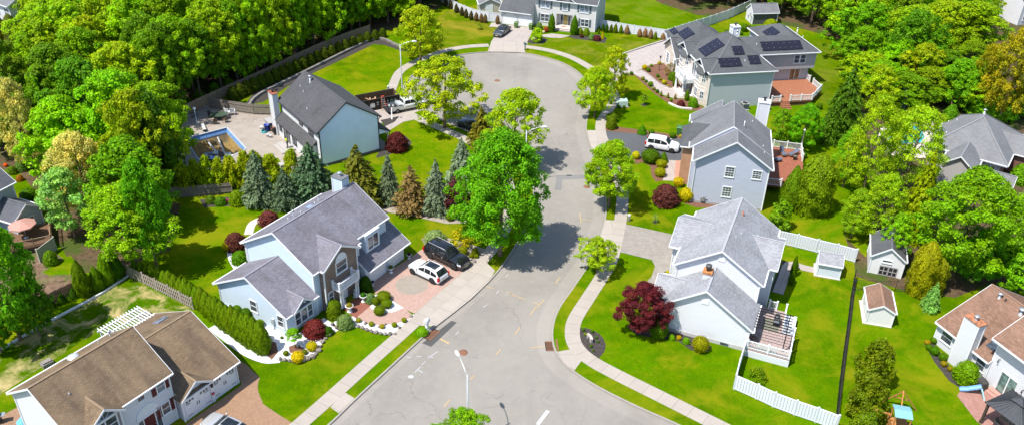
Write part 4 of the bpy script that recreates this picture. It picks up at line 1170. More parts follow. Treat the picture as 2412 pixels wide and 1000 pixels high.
h.pipe(4.0, 3.3, 6.5, .8, .12, cap=True); h.pipe(4.3, 1.6, 6.1, .3, .18, DARK); h.pipe(.6, -.6, 4.2, .3, .06); h.pipe(.9, 4.6, 4.3, .3, .06); h.pipe(-.1, 4.9, 3.6, .3, .06)
h.finish()
a_, b_ = G(0, 447, 5.2), G(37, 428, 5.2); dg = math.degrees(math.atan2(b_.y - a_.y, b_.x - a_.x))
h = House('house', 'grey-blue house with dark slate roof cut by the left edge, behind the tan patio umbrella', 'house', (b_.x, b_.y), dg, siding('siding_bluegrey', (.40, .47, .53)), shingle('shingle_dark_slate', (.075, .08, .095), (.11, .115, .13), (.04, .04, .05), (.06, .06, .07)))
h.gable(-16, 0, 0, 9, 5.2, 8.2, oe=.4, ra=.3, rb=.3)
h.gable(-3.9, .3, -3.2, 1.0, 2.6, 4.0, 'y', oe=.4, ra=.3, rb=.02, raked=(1, 0)); h.window('S', -2.9, -2.6, -1.2, .8, 2.1, 2)
h.window('E', -.3, 2.6, 3.6, 3.4, 4.6); h.window('S', .4, -5.4, -4.2, 3.4, 4.7, 2)
h.downspout([(-.25, .1, 5.1), (-.25, .35, 4.8), (-.25, .35, .1)])
h.finish()
for (px, py, dg, L_, D_, ze_, wl, lab) in ((-55, 88, -33, 15, 10, 8.6, SI_WHITE, 'white two-storey house showing through the trees in the top left corner'), (232, 50, -30, 8, 7, 4.6, SI_WHITE, 'white house almost buried in leaves behind the left wood'), (2395, 60, 20, 9, 8, 5.2, SI_WHITE, 'pale house glimpsed through leaves in the top right corner')):
    q = G(px, py)
    h = House('house', lab, 'house', (q.x, q.y), dg, wl, SH_GREY)
    h.gable(-.3, L_, -.4, D_, ze_, ze_ + 2.8, oe=.4, ra=.3, rb=.3)
    for k_ in range(int(L_ // 3)):
        for z_ in (1.0, 3.8, 6.6):
            if z_ + 1.3 < ze_: h.window('S', 0, 1 + 3 * k_, 2.2 + 3 * k_, z_, z_ + 1.3, 2, shut=None)
    h.window('E', L_ - .3, 3, 4.2, 3.6, 4.4)
    h.finish()

h = House('shed', 'small pale grey garden shed at the white fence behind the pergola deck house', 'shed', tuple(G(1922, 648))[:2], -16, siding('siding_shed_blue', (.60, .65, .72)), SH_LIGHT)
h.gable(-.1, 2.5, -.12, 2.4, 1.75, 2.5, 'x', oe=.12, ra=.1, rb=.1, ridge=1.2); h.door('W', 0.0, .8, 1.6, .05, 1.65, WHITE); h.wm(concrete('shed_base', (.45, .4, .36))).box(-.25, 2.55, -.15, 2.4, 0, .06)
h.finish()
h = House('shed', 'tall white barn shed with cupola and grey double doors, under the trees', 'shed', tuple(G(2043, 640))[:2], -19, siding('siding_barn', (.66, .66, .66)), SH_GREY2)
h.gable(-.12, 3.55, -.2, 4.6, 2.35, 3.75, 'y', oe=.12, ra=.2, rb=.2)
m_ = MB(); F_ = h.frame('S', 0)
for a_ in (.0, 1.0):
    h.fb(m_, F_, 1.05 + a_ * .95, 1.97 + a_ * .95, 0, .04, .05, 1.25, 0)
    for b_, c_ in ((0, .06), (.42, .5), (.86, .92)): h.fb(m_, F_, 1.05 + a_ * .95 + b_, 1.05 + a_ * .95 + c_, .04, .07, .05, 1.25, 1)
    for z_ in (.05, .6, 1.17): h.fb(m_, F_, 1.05 + a_ * .95, 1.97 + a_ * .95, .04, .068, z_, z_ + .08, 1)
m_.build('double_door', [DARK, plain('door_frame_grey', (.33, .31, .31), .7)], h.root)
h.window('S', 0, 1.2, 2.1, 1.75, 2.0, 1, False)
m_ = MB(); m_.box(1.5, 2.0, 3.0, 3.5, 3.4, 4.1); m_.hexa([(1.4, 2.9, 4.1), (2.1, 2.9, 4.1), (2.1, 3.6, 4.1), (1.4, 3.6, 4.1), (1.74, 3.24, 4.5), (1.76, 3.24, 4.5), (1.76, 3.26, 4.5), (1.74, 3.26, 4.5)], 1); m_.build('cupola', [WHITE, SH_GREY2], h.root)
h.finish()
h = House('shed', 'white garden shed with red-brown shingle roof on the lawn by the chain-link fence', 'shed', tuple(G(2038, 760))[:2], -14, siding('siding_shed_white', (.66, .65, .63)), SH_BRN)
h.gable(-.1, 2.55, -.12, 3.9, 1.85, 2.6, 'y', oe=.1, ra=.12, rb=.12); h.wm(concrete('shed_base2', (.5, .45, .38))).box(-.3, 2.5, -.12, 3.9, 0, .07); h.door('W', 0, 1.2, 2.2, .08, 1.7, WHITE)
h.finish()
q = G(1771, 58)
h = House('shed', 'dark-sided garden shed with a white doored gable in the far corner behind the solar house', 'shed', (q.x, q.y), 8, siding('siding_shed_dark', (.085, .09, .095)), SH_GREY)
h.gable(-.2, 5.2, -.2, 3.6, 2.3, 3.7, 'x', oe=.2, ra=.2, rb=.2)
m_ = MB(); m_.face([(-.03, 0, 0), (-.03, 3.4, 0), (-.03, 3.4, 2.3), (-.03, 1.7, 3.5), (-.03, 0, 2.3)]); m_.build('gable_front', siding('siding_shed_front', (.62, .62, .64)), h.root)
m_ = MB(); F_ = h.frame('W', -.03)
for y_, z_, r_ in ((.5, 1.2, .32), (1.3, 1.6, .3), (.7, .5, .22), (2.2, 1.0, .3)): m_.lathe([(r_, 0), (r_, .06), (r_ * .8, .07), (r_ * .8, .02), (0, .02)], 14, (-.04, y_, z_), M=Matrix.Rotation(R_(-90), 3, 'Y'))
m_.build('wall_ornament', plain('grey_ornament', (.3, .3, .32), .5), h.root)
h.finish()
q = G(1130, 33)
h = House('shed', 'small grey shed roof peeping over the white fence at the top of the lawn', 'shed', (q.x, q.y), 10, siding('siding_shed_tan', (.42, .38, .32)), SH_GREY)
h.gable(-.2, 4.4, -.2, 3.4, 2.0, 3.1, 'y', oe=.15, ra=.2, rb=.2); h.door('S', 0, 1.2, 2.6, .05, 1.8, WHITE)
h.finish()
def sheet(name, outer, z, mat, holes=(), px=True, kind='structure', th=0, label=None, cat=None, rot=0, uv=None):
    loops = [[(G(*p, z) if px else Vector((p[0], p[1], z))) for p in outer]] + [[Vector((q[0], q[1], z)) for q in hl] for hl in holes]
    tris = tessellate_polygon(loops)
    pts = [p for lp in loops for p in lp]
    mb = MB()
    cs, sn = math.cos(rot), math.sin(rot)
    for t in tris:
        q = [pts[i] for i in t]
        if (q[1] - q[0]).cross(q[2] - q[0]).z < 0: q = q[::-1]
        mb.face(q, 0, [(p.x * cs + p.y * sn, -p.x * sn + p.y * cs) for p in q])
    if th:
        for lp in loops:
            n = len(lp)
            for i in range(n):
                a, b = lp[i], lp[(i + 1) % n]
                mb.face([(a.x, a.y, z - th), (b.x, b.y, z - th), b, a])
    o = mb.build(name, mat)
    return tag(o, label, cat, None, kind)

def smooth(pts, k=6, closed=False):
    """Catmull-Rom through plan points"""
    P = [Vector(p) for p in pts]; n = len(P); out = []
    for i in range(n if closed else n - 1):
        p0 = P[i - 1] if (i > 0 or closed) else P[0]; p1 = P[i]; p2 = P[(i + 1) % n]; p3 = P[(i + 2) % n] if (i + 2 < n or closed) else P[-1]
        for s in range(k):
            t = s / k
            out.append(.5 * ((2 * p1) + (p2 - p0) * t + (2 * p0 - 5 * p1 + 4 * p2 - p3) * t * t + (3 * p1 - p0 - 3 * p2 + p3) * t ** 3))
    if not closed: out.append(P[-1])
    return out

def strip(name, pts, w, z, mat, kind='structure', th=0, label=None, cat=None, k=6):
    P = smooth(pts, k) if k > 1 else [Vector(p) for p in pts]
    mb = MB(); d = 0; prev = None
    for i, p in enumerate(P):
        t = (P[min(i + 1, len(P) - 1)] - P[max(i - 1, 0)]); t.z = 0; t.normalize()
        n = Vector((-t.y, t.x, 0)) * w / 2
        if i: d += (p - P[i - 1]).length
        l, r = Vector((p.x + n.x, p.y + n.y, z)), Vector((p.x - n.x, p.y - n.y, z))
        if prev:
            mb.face([prev[1], r, l, prev[0]], 0, [(prev[2], -w / 2), (d, -w / 2), (d, w / 2), (prev[2], w / 2)])
            if th:
                for a, b in ((prev[1], r), (l, prev[0])): mb.face([(a.x, a.y, z - th), (b.x, b.y, z - th), b, a])
        prev = (l, r, d)
    return tag(mb.build(name, mat), label, cat, None, kind)

RZ = -.13                              # carriageway lies a kerb below the lots
LAWN = grass('lawn_grass', (.060, .152, .0008), dry=(.19, .185, .006), dry_amt=.7, stripe=(R_(64), 1.9))
ASPH = asphalt('asphalt_old', (.238, .220, .192))
WALK = concrete('concrete_walk', (.35, .31, .268), (1.5, 0), .07)
APRON = concrete('concrete_apron', (.36, .32, .278), (2.4, 2.4), .07)
KERBM = concrete('kerb_stone', (.3, .27, .24), (3., 0), .08)

left_kerb = [(560, 1130), (640, 1065), (700, 1015), (772, 999), (835, 940), (900, 880), (1020, 770), (1065, 735), (1110, 699), (1150, 662), (1180, 628), (1205, 592), (1230, 550), (1250, 500), (1257, 450), (1248, 410), (1225, 375), (1190, 347), (1150, 328), (1100, 309), (1055, 290), (1000, 262), (962, 235), (951, 214), (953, 198), (972, 176), (1012, 152), (1060, 134), (1102, 126), (1150, 122)]
left_kerb = [(620, 1075), (705, 1050), (772, 1000)] + left_kerb[4:]
right_kerb = [(1150, 122), (1192, 122), (1240, 125), (1300, 139), (1340, 155), (1372, 179), (1388, 207), (1390, 240), (1385, 270), (1381, 291), (1382, 312), (1394, 351), (1408, 390), (1421, 430), (1427, 468), (1426, 512), (1413, 560), (1402, 598), (1377, 637), (1345, 684), (1320, 720), (1306, 752), (1301, 785), (1306, 818), (1322, 845), (1350, 872), (1410, 910), (1500, 955), (1597, 998), (1760, 1075), (1900, 1140)]
LK = smooth([G(*p, 0) for p in left_kerb], 5); RK = smooth([G(*p, 0) for p in right_kerb], 5)
pool_px = [(436, 327), (534, 301), (580, 351), (500, 392), (466, 375)]
POOL = [G(*p, 0) for p in pool_px]
POOLH = [(p.x, p.y) for p in POOL]
def ring(lst): return [(p.x, p.y) for p in lst]
lot = ring(LK)[::1] + ring(RK)[1:] + [(300, 20), (300, 420), (-300, 420), (-300, 20)]
sheet('ground', [(-900, -300), (900, -300), (900, 1400), (-900, 1400)], -.5, soil('far_earth', (.05, .06, .02), (.08, .09, .03), .2), [[(p[0], p[1]) for p in POOLH]], px=False)
sheet('road', [(p.x, p.y) for p in LK] + [(p.x, p.y) for p in RK] + [(60, 20), (-60, 20)], RZ, ASPH, px=False)
sheet('lawn', lot, 0, LAWN, [POOLH], px=False, th=.2)
for P_ in (LK, RK):
    strip('kerb', P_, .17, .012, KERBM, th=.3, k=1)
def offs(P, d):
    out = []
    for i, p in enumerate(P):
        t = P[min(i + 1, len(P) - 1)] - P[max(i - 1, 0)]; t.normalize(); out.append(Vector((p.x + t.y * d, p.y - t.x * d, 0)))
    return out
strip('road_gutter', offs(RK, .9)[8:], 1.35, RZ + .006, asphalt('asphalt_gutter', (.262, .24, .21), False), k=1)
strip('road_gutter', offs(LK, .45), .7, RZ + .006, MATS['asphalt_gutter'], k=1)
PATCH = asphalt('asphalt_patch', (.08, .08, .077), False)
sheet('road_patch', [(1063, 754), (1076, 758), (1016, 815), (994, 807)], RZ + .008, PATCH)
sheet('road_patch', [(1311, 414), (1424, 409), (1425, 419), (1310, 424)], RZ + .008, asphalt('asphalt_seam', (.175, .17, .165), False))
sheet('road_patch', [(1311, 424), (1325, 424), (1322, 448), (1306, 447)], RZ + .009, MATS['asphalt_seam'])
YM = plain('road_paint_orange', (.40, .285, .15), .8, var=.25, scale=9); WM = plain('road_paint_white', (.42, .43, .46), .8, var=.2, scale=9)
def dash(a, b, w, m): strip('road_marking', [G(*a, RZ), G(*b, RZ)], w, RZ + .013, m, k=1)
for a, b, w in (((1037, 797), (1058, 808), .22), ((1196, 871 - 88), (1226, 765), .0),): 
    if w: dash(a, b, w, YM)
for a, b in (((1145, 673), (1164, 679)), ((1193, 687), (1211, 693)), ((1212, 801 - 14), (1225, 770)), ((1168, 835), (1180, 821)), ((1107, 893), (1118, 884)), ((1046, 957), (1060, 940)), ((1248, 742), (1262, 722)), ((1264, 725), (1281, 705)), ((1257, 710), (1270, 716)), ((1200, 690), (1238, 705)), ((1308, 667), (1320, 652)), ((1366, 500), (1368, 525)), ((1368, 515), (1394, 519)), ((1345, 556), (1356, 543)), ((1250, 818), (1288, 814)), ((1367, 571), (1361, 590))): dash(a, b, .11, YM)
for a, b in (((1008, 842), (1032, 826)), ((1010, 838), (1020, 841)), ((993, 858), (1003, 850)), ((977, 876), (990, 863)), ((984, 870), (996, 876)), ((957, 840), (968, 840)), ((982, 838), (993, 839)), ((1073, 787), (1081, 780)), ((1138, 723), (1148, 716)), ((1170, 690), (1174, 684)), ((1191, 652), (1197, 645))): dash(a, b, .065, WM)
dash((1266, 999), (1291, 966), .35, WM)
m_ = MB(); q = G(968, 886, RZ); m_.prism([(q.x + .26 * math.cos(a * 1.05) * (1 + .2 * (a % 2)), q.y + .22 * math.sin(a * 1.05)) for a in range(6)], RZ, RZ + .014); tag(m_.build('road_marking', WM), None, None, None, 'structure')
RUST = plain('rusted_iron', (.20, .095, .055), .8, var=.35, scale=12)
for px, py, r, lab in ((1091, 829, .36, 'rusty round manhole cover on the road nearest the lower street lamp'), (1382, 440, .36, 'rusty round manhole cover on the road right of the tall maple'), (1171, 190, .4, 'rusty round manhole cover in the middle of the cul-de-sac')):
    q = G(px, py, RZ); m_ = MB(); m_.lathe([(r + .08, .004), (r + .08, .018), (r + .01, .02), (r, .012), (r, .024), (r * .7, .024), (r * .66, .016), (r * .35, .016), (r * .3, .024), (0, .024)], 24, (q.x, q.y, RZ)); tag(m_.build('manhole_cover', RUST), lab, 'manhole cover')
for (px, py), d_, lab in (((1017, 787), (1.6, .75), 'rusty storm drain grate at the left kerb beside the white mailbox'), ((1297, 814), (.9, 1.3), 'rusty storm drain grate at the right kerb corner')):
    q = G(px, py, RZ); a = math.atan2(*(G(1020, 770) - G(900, 880)).yx) if px < 1100 else math.atan2(*(G(1306, 818) - G(1301, 785)).yx) + math.pi / 2
    t = thing('storm_drain', lab, 'drain grate', (q.x, q.y, RZ), a)
    m_ = MB(); w, l = d_
    m_.box(-w / 2 - .08, w / 2 + .08, -l / 2 - .08, l / 2 + .08, .009, .014, 1)
    for k in range(9): m_.box(-w / 2 + k * w / 9 + .02, -w / 2 + k * w / 9 + w / 14, -l / 2, l / 2, .014, .03)
    for s_ in (-1, 1): m_.box(-w / 2 - .08, w / 2 + .08, s_ * l / 2 - .05, s_ * l / 2 + .05, .014, .034)
    m_.build('grate', [RUST, plain('drain_pit', (.015, .012, .01), .9)], t)
    m_ = MB(); m_.box(-w / 2 - .2, w / 2 + .2, l / 2 + .1, l / 2 + .28, .0, .17) if px < 1100 else m_.box(w / 2 + .1, w / 2 + .28, -l / 2 - .2, l / 2 + .2, 0, .17); m_.build('curb_inlet', RUST if px > 1100 else KERBM, t)

SWL = [(640, 1050), (703, 1001), (793, 922), (865, 857), (941, 790), (1002, 735), (1085, 662), (1142, 606), (1180, 555), (1200, 500), (1197, 430), (1165, 375), (1098, 329), (1040, 303), (985, 279), (955, 262)]
strip('pavement', [G(*p) for p in SWL], 1.45, .03, WALK, th=.05)
SWC = [(938, 240), (920, 222), (925, 204), (943, 168), (985, 143), (1024, 128), (1055, 118), (1102, 110), (1151, 107)]
strip('pavement', [G(*p) for p in SWC], 1.5, .03, WALK, th=.05)
SWR = [(1238, 110), (1293, 119), (1342, 134), (1381, 154), (1420, 180), (1440, 205), (1447, 235), (1428, 267), (1415, 290), (1417, 319), (1428, 345), (1446, 390), (1460, 430), (1466, 457), (1463, 507), (1455, 550), (1440, 610), (1415, 655), (1386, 700), (1356, 748), (1348, 780), (1355, 812), (1385, 843), (1442, 876), (1550, 930), (1650, 980), (1760, 1035)]
strip('pavement', [G(*p) for p in SWR], 1.5, .03, WALK, th=.05)
aL = math.radians(58.5)
sheet('driveway_apron', [(985, 765), (1026, 768), (1065, 738), (1110, 702), (1152, 662), (1166, 636), (1140, 612), (1110, 640), (1050, 695), (1002, 740)], .02, APRON, rot=aL)
sheet('driveway_apron', [(797, 935), (812, 922), (837, 938), (798, 972), (778, 958)], .02, APRON, rot=aL)
sheet('driveway_apron', [(1383, 307), (1421, 307), (1430, 336), (1437, 352), (1397, 354), (1388, 330)], .02, APRON)
sheet('driveway_apron', [(1427, 517), (1472, 520), (1460, 592), (1440, 606), (1413, 562)], .02, APRON)
sheet('pavement_ramp', [(1312, 827), (1346, 821), (1370, 848), (1353, 871), (1330, 854)], .022, APRON)
sheet('driveway_apron', [(1149, 121), (1236, 124), (1243, 100), (1158, 98)], .02, APRON)
PAV = bricks('pavers_rose', (.32, .205, .165), (.40, .275, .23), (.26, .18, .15), .24, .12, .008, .3, stain=(.36, .235, .19))
PAV2 = bricks('pavers_grey_border', (.27, .25, .22), (.32, .29, .26), (.2, .19, .17), .24, .12, .008, .3)
dw1 = [(872, 664), (964, 607), (1003, 580), (1117, 621), (981, 739), (950, 726), (925, 706), (905, 692), (885, 692)]
sheet('driveway', dw1, .018, PAV, rot=aL)
strip('driveway_border', [G(1116, 622), G(981, 739)], .45, .024, PAV2, k=1)
q = G(970, 670); m_ = MB()
for r_, z_ in ((1.75, .024),): m_.prism([(q.x + r_ * math.cos(k * .157), q.y + r_ * math.sin(k * .157)) for k in range(40)], .0, z_)
o = m_.build('paver_circle', bricks('pavers_ring', (.27, .24, .2), (.32, .28, .24), (.22, .19, .16), .18, .09, .01, .3)); tag(o, None, None, None, 'structure')
for r_ in (.45, .8, 1.15, 1.5): strip('paver_ring', [Vector((q.x + r_ * math.cos(a * .3491), q.y + r_ * math.sin(a * .3491), 0)) for a in range(19)], .05, .03, plain('paver_joint', (.26, .2, .16), .9), k=1)
wk1 = smooth([G(*p) for p in ((962, 733), (930, 747), (897, 750), (872, 745), (850, 726))], 6)
strip('walkway', wk1, 1.9, .021, PAV, k=1)
sheet('entry_patio', [(806, 724), (850, 694), (876, 716), (838, 748)], .03, bricks('pavers_dark_red', (.22, .075, .05), (.28, .1, .07), (.15, .08, .06), .22, .11, .01, .3), rot=aL, th=.03)
sheet('driveway', [(400, 1060), (440, 996), (569, 905), (548, 837), (580, 857), (612, 888), (607, 905), (608, 920), (620, 950), (655, 974), (697, 1000), (735, 1060)], .018, bricks('pavers_tan', (.25, .145, .09), (.32, .2, .125), (.18, .11, .07), .22, .11, .009, .3, stain=(.22, .14, .09)), rot=aL)
CON = concrete('concrete_drive', (.36, .315, .285), (3.6, 3.0), .06, stain=(.3, .26, .235))
sheet('driveway', [(850, 235), (868, 275), (888, 292), (935, 282), (965, 270), (985, 262), (1000, 258), (968, 234), (950, 222), (905, 215)], .018, CON, rot=math.radians(37))
sheet('walkway', [(905, 300), (938, 277), (965, 271), (985, 280), (950, 287), (918, 307)], .021, CON)
sheet('driveway', [(1183, 57), (1258, 67), (1247, 88), (1240, 103), (1155, 101), (1164, 88), (1172, 62)], .018, CON, rot=math.radians(-18))
sheet('walkway', [(1258, 83), (1288, 81), (1300, 79), (1343, 84), (1322, 90), (1295, 89)], .021, CON)
sheet('driveway', [(1418, 205), (1437, 160), (1467, 129), (1563, 97), (1612, 82), (1645, 95), (1600, 145), (1556, 149), (1522, 156), (1510, 163), (1493, 171), (1463, 177), (1450, 200)], .018, bricks('pavers_pale', (.34, .30, .28), (.4, .355, .33), (.29, .255, .235), .5, .25, .008, .2), rot=math.radians(11))
sheet('walkway', [(1489, 172), (1512, 164), (1532, 178), (1552, 195), (1575, 207), (1612, 209), (1622, 232), (1585, 231), (1556, 221), (1535, 205), (1515, 187)], .021, MATS['pavers_pale'])
sheet('driveway', [(1424, 308), (1520, 317), (1607, 327), (1606, 380), (1575, 378), (1530, 372), (1480, 371), (1437, 352)], .018, asphalt('asphalt_drive', (.085, .088, .094), False))
sheet('walkway', [(1573, 377), (1591, 378), (1588, 426), (1561, 425)], .021, CON)
sheet('walkway', [(1591, 378), (1604, 378), (1600, 428), (1588, 426)], .022, bricks('pavers_salmon', (.42, .2, .14), (.5, .27, .2), (.3, .18, .14), .2, .1))
sheet('driveway', [(1472, 527), (1592, 553), (1596, 628), (1578, 662), (1545, 683), (1516, 668), (1534, 652), (1543, 627), (1535, 611), (1457, 592)], .018, bricks('pavers_stone', (.245, .22, .19), (.3, .272, .24), (.185, .17, .15), .35, .22, .01, .25), rot=math.radians(-22))
strip('walkway', [G(*p) for p in ((1832, 690), (1845, 655), (1860, 622), (1893, 630), (1925, 637))], 1.15, .02, CON, k=3)
MULCH = soil('mulch_brown', (.14, .07, .045), (.22, .115, .075), 3)
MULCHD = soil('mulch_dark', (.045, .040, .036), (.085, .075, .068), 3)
PEB = stones('white_pebbles', (.48, .48, .49), (.7, .7, .71), 9.)
GRV = stones('tan_gravel', (.22, .185, .155), (.34, .295, .255), 8.)
def bed(pts, m, z=.012, name='planting_bed'): return sheet(name, pts, z, m)
bed([(608, 748), (640, 766), (680, 793), (735, 770), (762, 747), (790, 764), (800, 775), (772, 790), (757, 810), (750, 828), (725, 845), (700, 851), (672, 846), (657, 850), (640, 853), (612, 846), (632, 830), (636, 800), (622, 770)], PEB, .014, 'pebble_bed')
strip('pebble_bed', [G(*p) for p in ((500, 768), (535, 795), (580, 828), (625, 846), (660, 845))], .95, .016, PEB)
bed([(520, 715), (528, 700), (538, 716), (600, 738), (612, 752), (590, 752), (560, 742)], PEB, .013, 'pebble_bed')
bed([(836, 745), (872, 760), (906, 764), (939, 758), (974, 739), (982, 742), (960, 762), (933, 786), (905, 786), (870, 779), (850, 771), (830, 768), (795, 776), (783, 765), (790, 752), (815, 742)], PEB, .014, 'pebble_bed')
bed([(868, 716), (876, 727), (893, 735), (925, 734), (951, 724), (935, 714), (915, 700), (897, 690), (878, 695)], PEB, .023, 'pebble_bed')
bed([(680, 815), (700, 808), (720, 822), (700, 835), (682, 828)], MULCH, .02, 'mulch_patch'); bed([(632, 800), (650, 805), (655, 828), (640, 846), (628, 835)], MULCH, .02, 'mulch_patch')
bed([(993, 562), (1008, 551), (1040, 556), (1095, 570), (1150, 588), (1153, 600), (1135, 618), (1117, 622), (1060, 600), (1003, 580)], GRV, .014, 'gravel_bed')
bed([(1010, 558), (1030, 556), (1042, 566), (1020, 572), (1006, 566)], MULCH, .02, 'mulch_patch')
bed([(900, 492), (940, 486), (1000, 497), (1090, 512), (1110, 525), (1050, 526), (960, 506), (915, 500)], GRV, .014, 'gravel_bed')
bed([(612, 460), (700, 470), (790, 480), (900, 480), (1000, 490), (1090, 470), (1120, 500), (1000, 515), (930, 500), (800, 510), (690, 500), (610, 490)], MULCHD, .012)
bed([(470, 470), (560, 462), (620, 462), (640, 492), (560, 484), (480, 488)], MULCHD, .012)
strip('pebble_edge', [G(*p) for p in ((585, 552), (592, 530), (605, 520), (635, 510))], 1.0, .014, concrete('pale_path', (.5, .44, .4)))
strip('pebble_edge', [G(*p) for p in ((562, 640), (546, 615), (540, 590), (550, 575))], .5, .014, PEB)
bed([(896, 283), (940, 274), (930, 287), (907, 298)], MULCHD, .024)
bed([(885, 372), (915, 365), (965, 345), (970, 335), (955, 320), (915, 330), (893, 357)], MULCHD, .012)
bed([(1510, 164), (1522, 156), (1556, 150), (1600, 148), (1615, 207), (1575, 206), (1552, 194), (1530, 176)], MULCH, .02)
bed([(1462, 180), (1490, 173), (1513, 187), (1532, 206), (1552, 223), (1582, 233), (1615, 233), (1645, 247), (1663, 257), (1650, 260), (1625, 261), (1600, 255), (1575, 244), (1543, 222), (1518, 200), (1495, 178)], MULCH, .014)
bed([(1423, 307), (1430, 296), (1480, 302), (1560, 313), (1607, 321), (1607, 328), (1520, 318)], MULCH, .012)
bed([(1490, 373), (1530, 373), (1575, 379), (1562, 425), (1545, 428), (1535, 415), (1532, 392), (1515, 382), (1497, 387)], MULCH, .012)
bed([(1451, 243), (1460, 236), (1483, 246), (1481, 255), (1452, 254)], MULCH, .012); bed([(1508, 246), (1518, 243), (1526, 247), (1516, 251)], MULCHD, .012)
bed([(1610, 478), (1640, 472), (1700, 482), (1730, 488), (1700, 490), (1640, 488)], MULCH, .012)
bed([(1364, 771), (1380, 771), (1395, 776), (1412, 785), (1422, 797), (1427, 812), (1424, 826), (1408, 846), (1392, 836), (1376, 818), (1366, 795)], MULCHD, .012)
bed([(1478, 768), (1535, 765), (1580, 776), (1665, 803), (1676, 815), (1668, 826), (1650, 830), (1625, 822), (1598, 802), (1550, 795), (1500, 787)], MULCHD, .012)
bed([(1822, 690), (1842, 640), (1852, 615), (1845, 612), (1815, 680)], MULCHD, .012)
bed([(1536, 521), (1545, 518), (1551, 523), (1542, 527)], MULCHD, .012)
bed([(1240, 100), (1252, 88), (1275, 86), (1292, 94), (1280, 103), (1255, 104)], MULCHD, .013); bed([(1335, 85), (1360, 80), (1410, 82), (1430, 90), (1425, 102), (1390, 96), (1350, 91)], MULCHD, .013)
bed([(2176, 805), (2195, 800), (2215, 830), (2240, 865), (2270, 895), (2300, 905), (2270, 918), (2235, 895), (2200, 850)], MULCHD, .012)
sheet('patio', [(2254, 930), (2262, 920), (2290, 911), (2317, 904), (2372, 944), (2440, 990), (2440, 1050), (2350, 1030), (2300, 990)], .02, bricks('pavers_pink', (.3, .155, .125), (.36, .2, .17), (.24, .13, .11), .3, .15, .008, .2), rot=math.radians(-68))
sheet('patio_pad', [(1172, 53), (1183, 56), (1175, 64), (1152, 63), (1158, 54)], .016, CON)
bed([(1968, 985), (2012, 655), (2018, 655), (1975, 985)], MULCHD, .012)  # no bed: dark strip painting the black metal fence's shadow on the lawn
pat = [(410, 372), (414, 345), (440, 318), (470, 303), (500, 292), (560, 290), (595, 284), (640, 272), (668, 318), (700, 350), (735, 392), (705, 402), (690, 420), (655, 372), (620, 372), (580, 375), (550, 392), (500, 400), (430, 392)]
sheet('pool_patio', pat, .016, concrete('concrete_pool', (.32, .28, .24), (4.5, 4.5), .08, rot=math.radians(37), stain=(.2, .18, .16)), [POOLH])
bed([(403, 308), (440, 275), (495, 243), (520, 256), (600, 270), (640, 271), (636, 283), (590, 288), (560, 293), (500, 296), (460, 310), (420, 340), (405, 345)], GRV, .024, 'gravel_bed')
vb = thing('swimming_pool', 'emptied swimming pool with torn blue liner and crumpled cover behind the hedge', 'pool', (0, 0, 0))
LIN = plain('pool_liner_blue', (.13, .27, .52), .5, var=.2); PLAS = plain('pool_shell_grey', (.38, .36, .33), .7, var=.25, scale=2); SILT = soil('pool_silt', (.20, .13, .045), (.34, .24, .09), 1.2, c3=(.09, .075, .05))
m_ = MB(); n_ = len(POOL); dpz = -1.55; cen = sum(POOL, Vector()) / n_
low = [p.lerp(cen, .2) for p in POOL]
for i in range(n_):
    a, b, c, d = POOL[i], POOL[(i + 1) % n_], low[(i + 1) % n_], low[i]
    a1, b1 = a.lerp(d, .25), b.lerp(c, .25)
    m_.face([(a.x, a.y, .02), (b.x, b.y, .02), (b1.x, b1.y, -.6), (a1.x, a1.y, -.6)], 0)
    m_.face([(a1.x, a1.y, -.6), (b1.x, b1.y, -.6), (b1.x, b1.y, -.85), (a1.x, a1.y, -.85)], 1)
    m_.face([(a1.x, a1.y, -.85), (b1.x, b1.y, -.85), (c.x, c.y, dpz), (d.x, d.y, dpz)], 2)
m_.face([(p.x, p.y, dpz) for p in low], 2)
m_.build('basin', [LIN, PLAS, SILT], vb)
m_ = MB()
for i in range(n_): m_.beam(POOL[i] + Vector((0, 0, .04)), POOL[(i + 1) % n_] + Vector((0, 0, .04)), .22, .07)
m_.build('coping', concrete('coping', (.36, .39, .43)), vb)
rg = random.Random(3)
m_ = MB()
for k in range(34):
    q = cen + Vector((rg.uniform(-1.4, 2.4), rg.uniform(-3.2, .7), 0)); a = rg.uniform(0, 6.28); l = rg.uniform(.4, 1.3)
    p = [q + Vector((math.cos(a + t) * l * rg.uniform(.5, 1), math.sin(a + t) * l * rg.uniform(.3, .8), dpz + rg.uniform(.15, .9))) for t in (0, 1.3, 2.6, 3.9, 5.2)]
    for i in range(1, 4): m_.face([p[0], p[i], p[i + 1]], rg.choice((0, 0, 1, 2)))
m_.build('torn_liner', [plain('liner_scrap_pale', (.45, .47, .5), .5), plain('liner_scrap_blue', (.2, .36, .6), .5), plain('liner_scrap_dark', (.03, .03, .035), .6)], vb)
m_ = MB()
m_.tube([POOL[0].lerp(POOL[1], .5) + Vector((.3, -.8, -.8)), cen + Vector((.2, .3, -1.0)), cen + Vector((.9, -1.5, -1.2))], .13, 8); m_.tube([POOL[0].lerp(POOL[1], .8) + Vector((0, -.8, -.8)), cen + Vector((1.3, .2, -1.0)), cen + Vector((2.2, -1.2, -1.1))], .12, 8)
m_.build('liner_roll', plain('liner_scrap_roll', (.5, .5, .5), .5), vb)
sheet('pool_surround', [(2060, 350), (2075, 300), (2130, 288), (2195, 285), (2215, 330), (2200, 372), (2120, 372)], .015, concrete('concrete_pale_pool', (.55, .48, .42)))
wt = NT('pool_water'); wt.bsdf((.02, .40, .52), .08, 0, .6); 
sheet('pool_water', [(2088, 312), (2098, 301), (2140, 296), (2168, 301), (2178, 322), (2168, 336), (2120, 338), (2094, 330)], .03, wt.mat)
FLOOR = soil('leaf_litter', (.065, .045, .024), (.15, .10, .058), 1.4, c3=(.04, .075, .008))
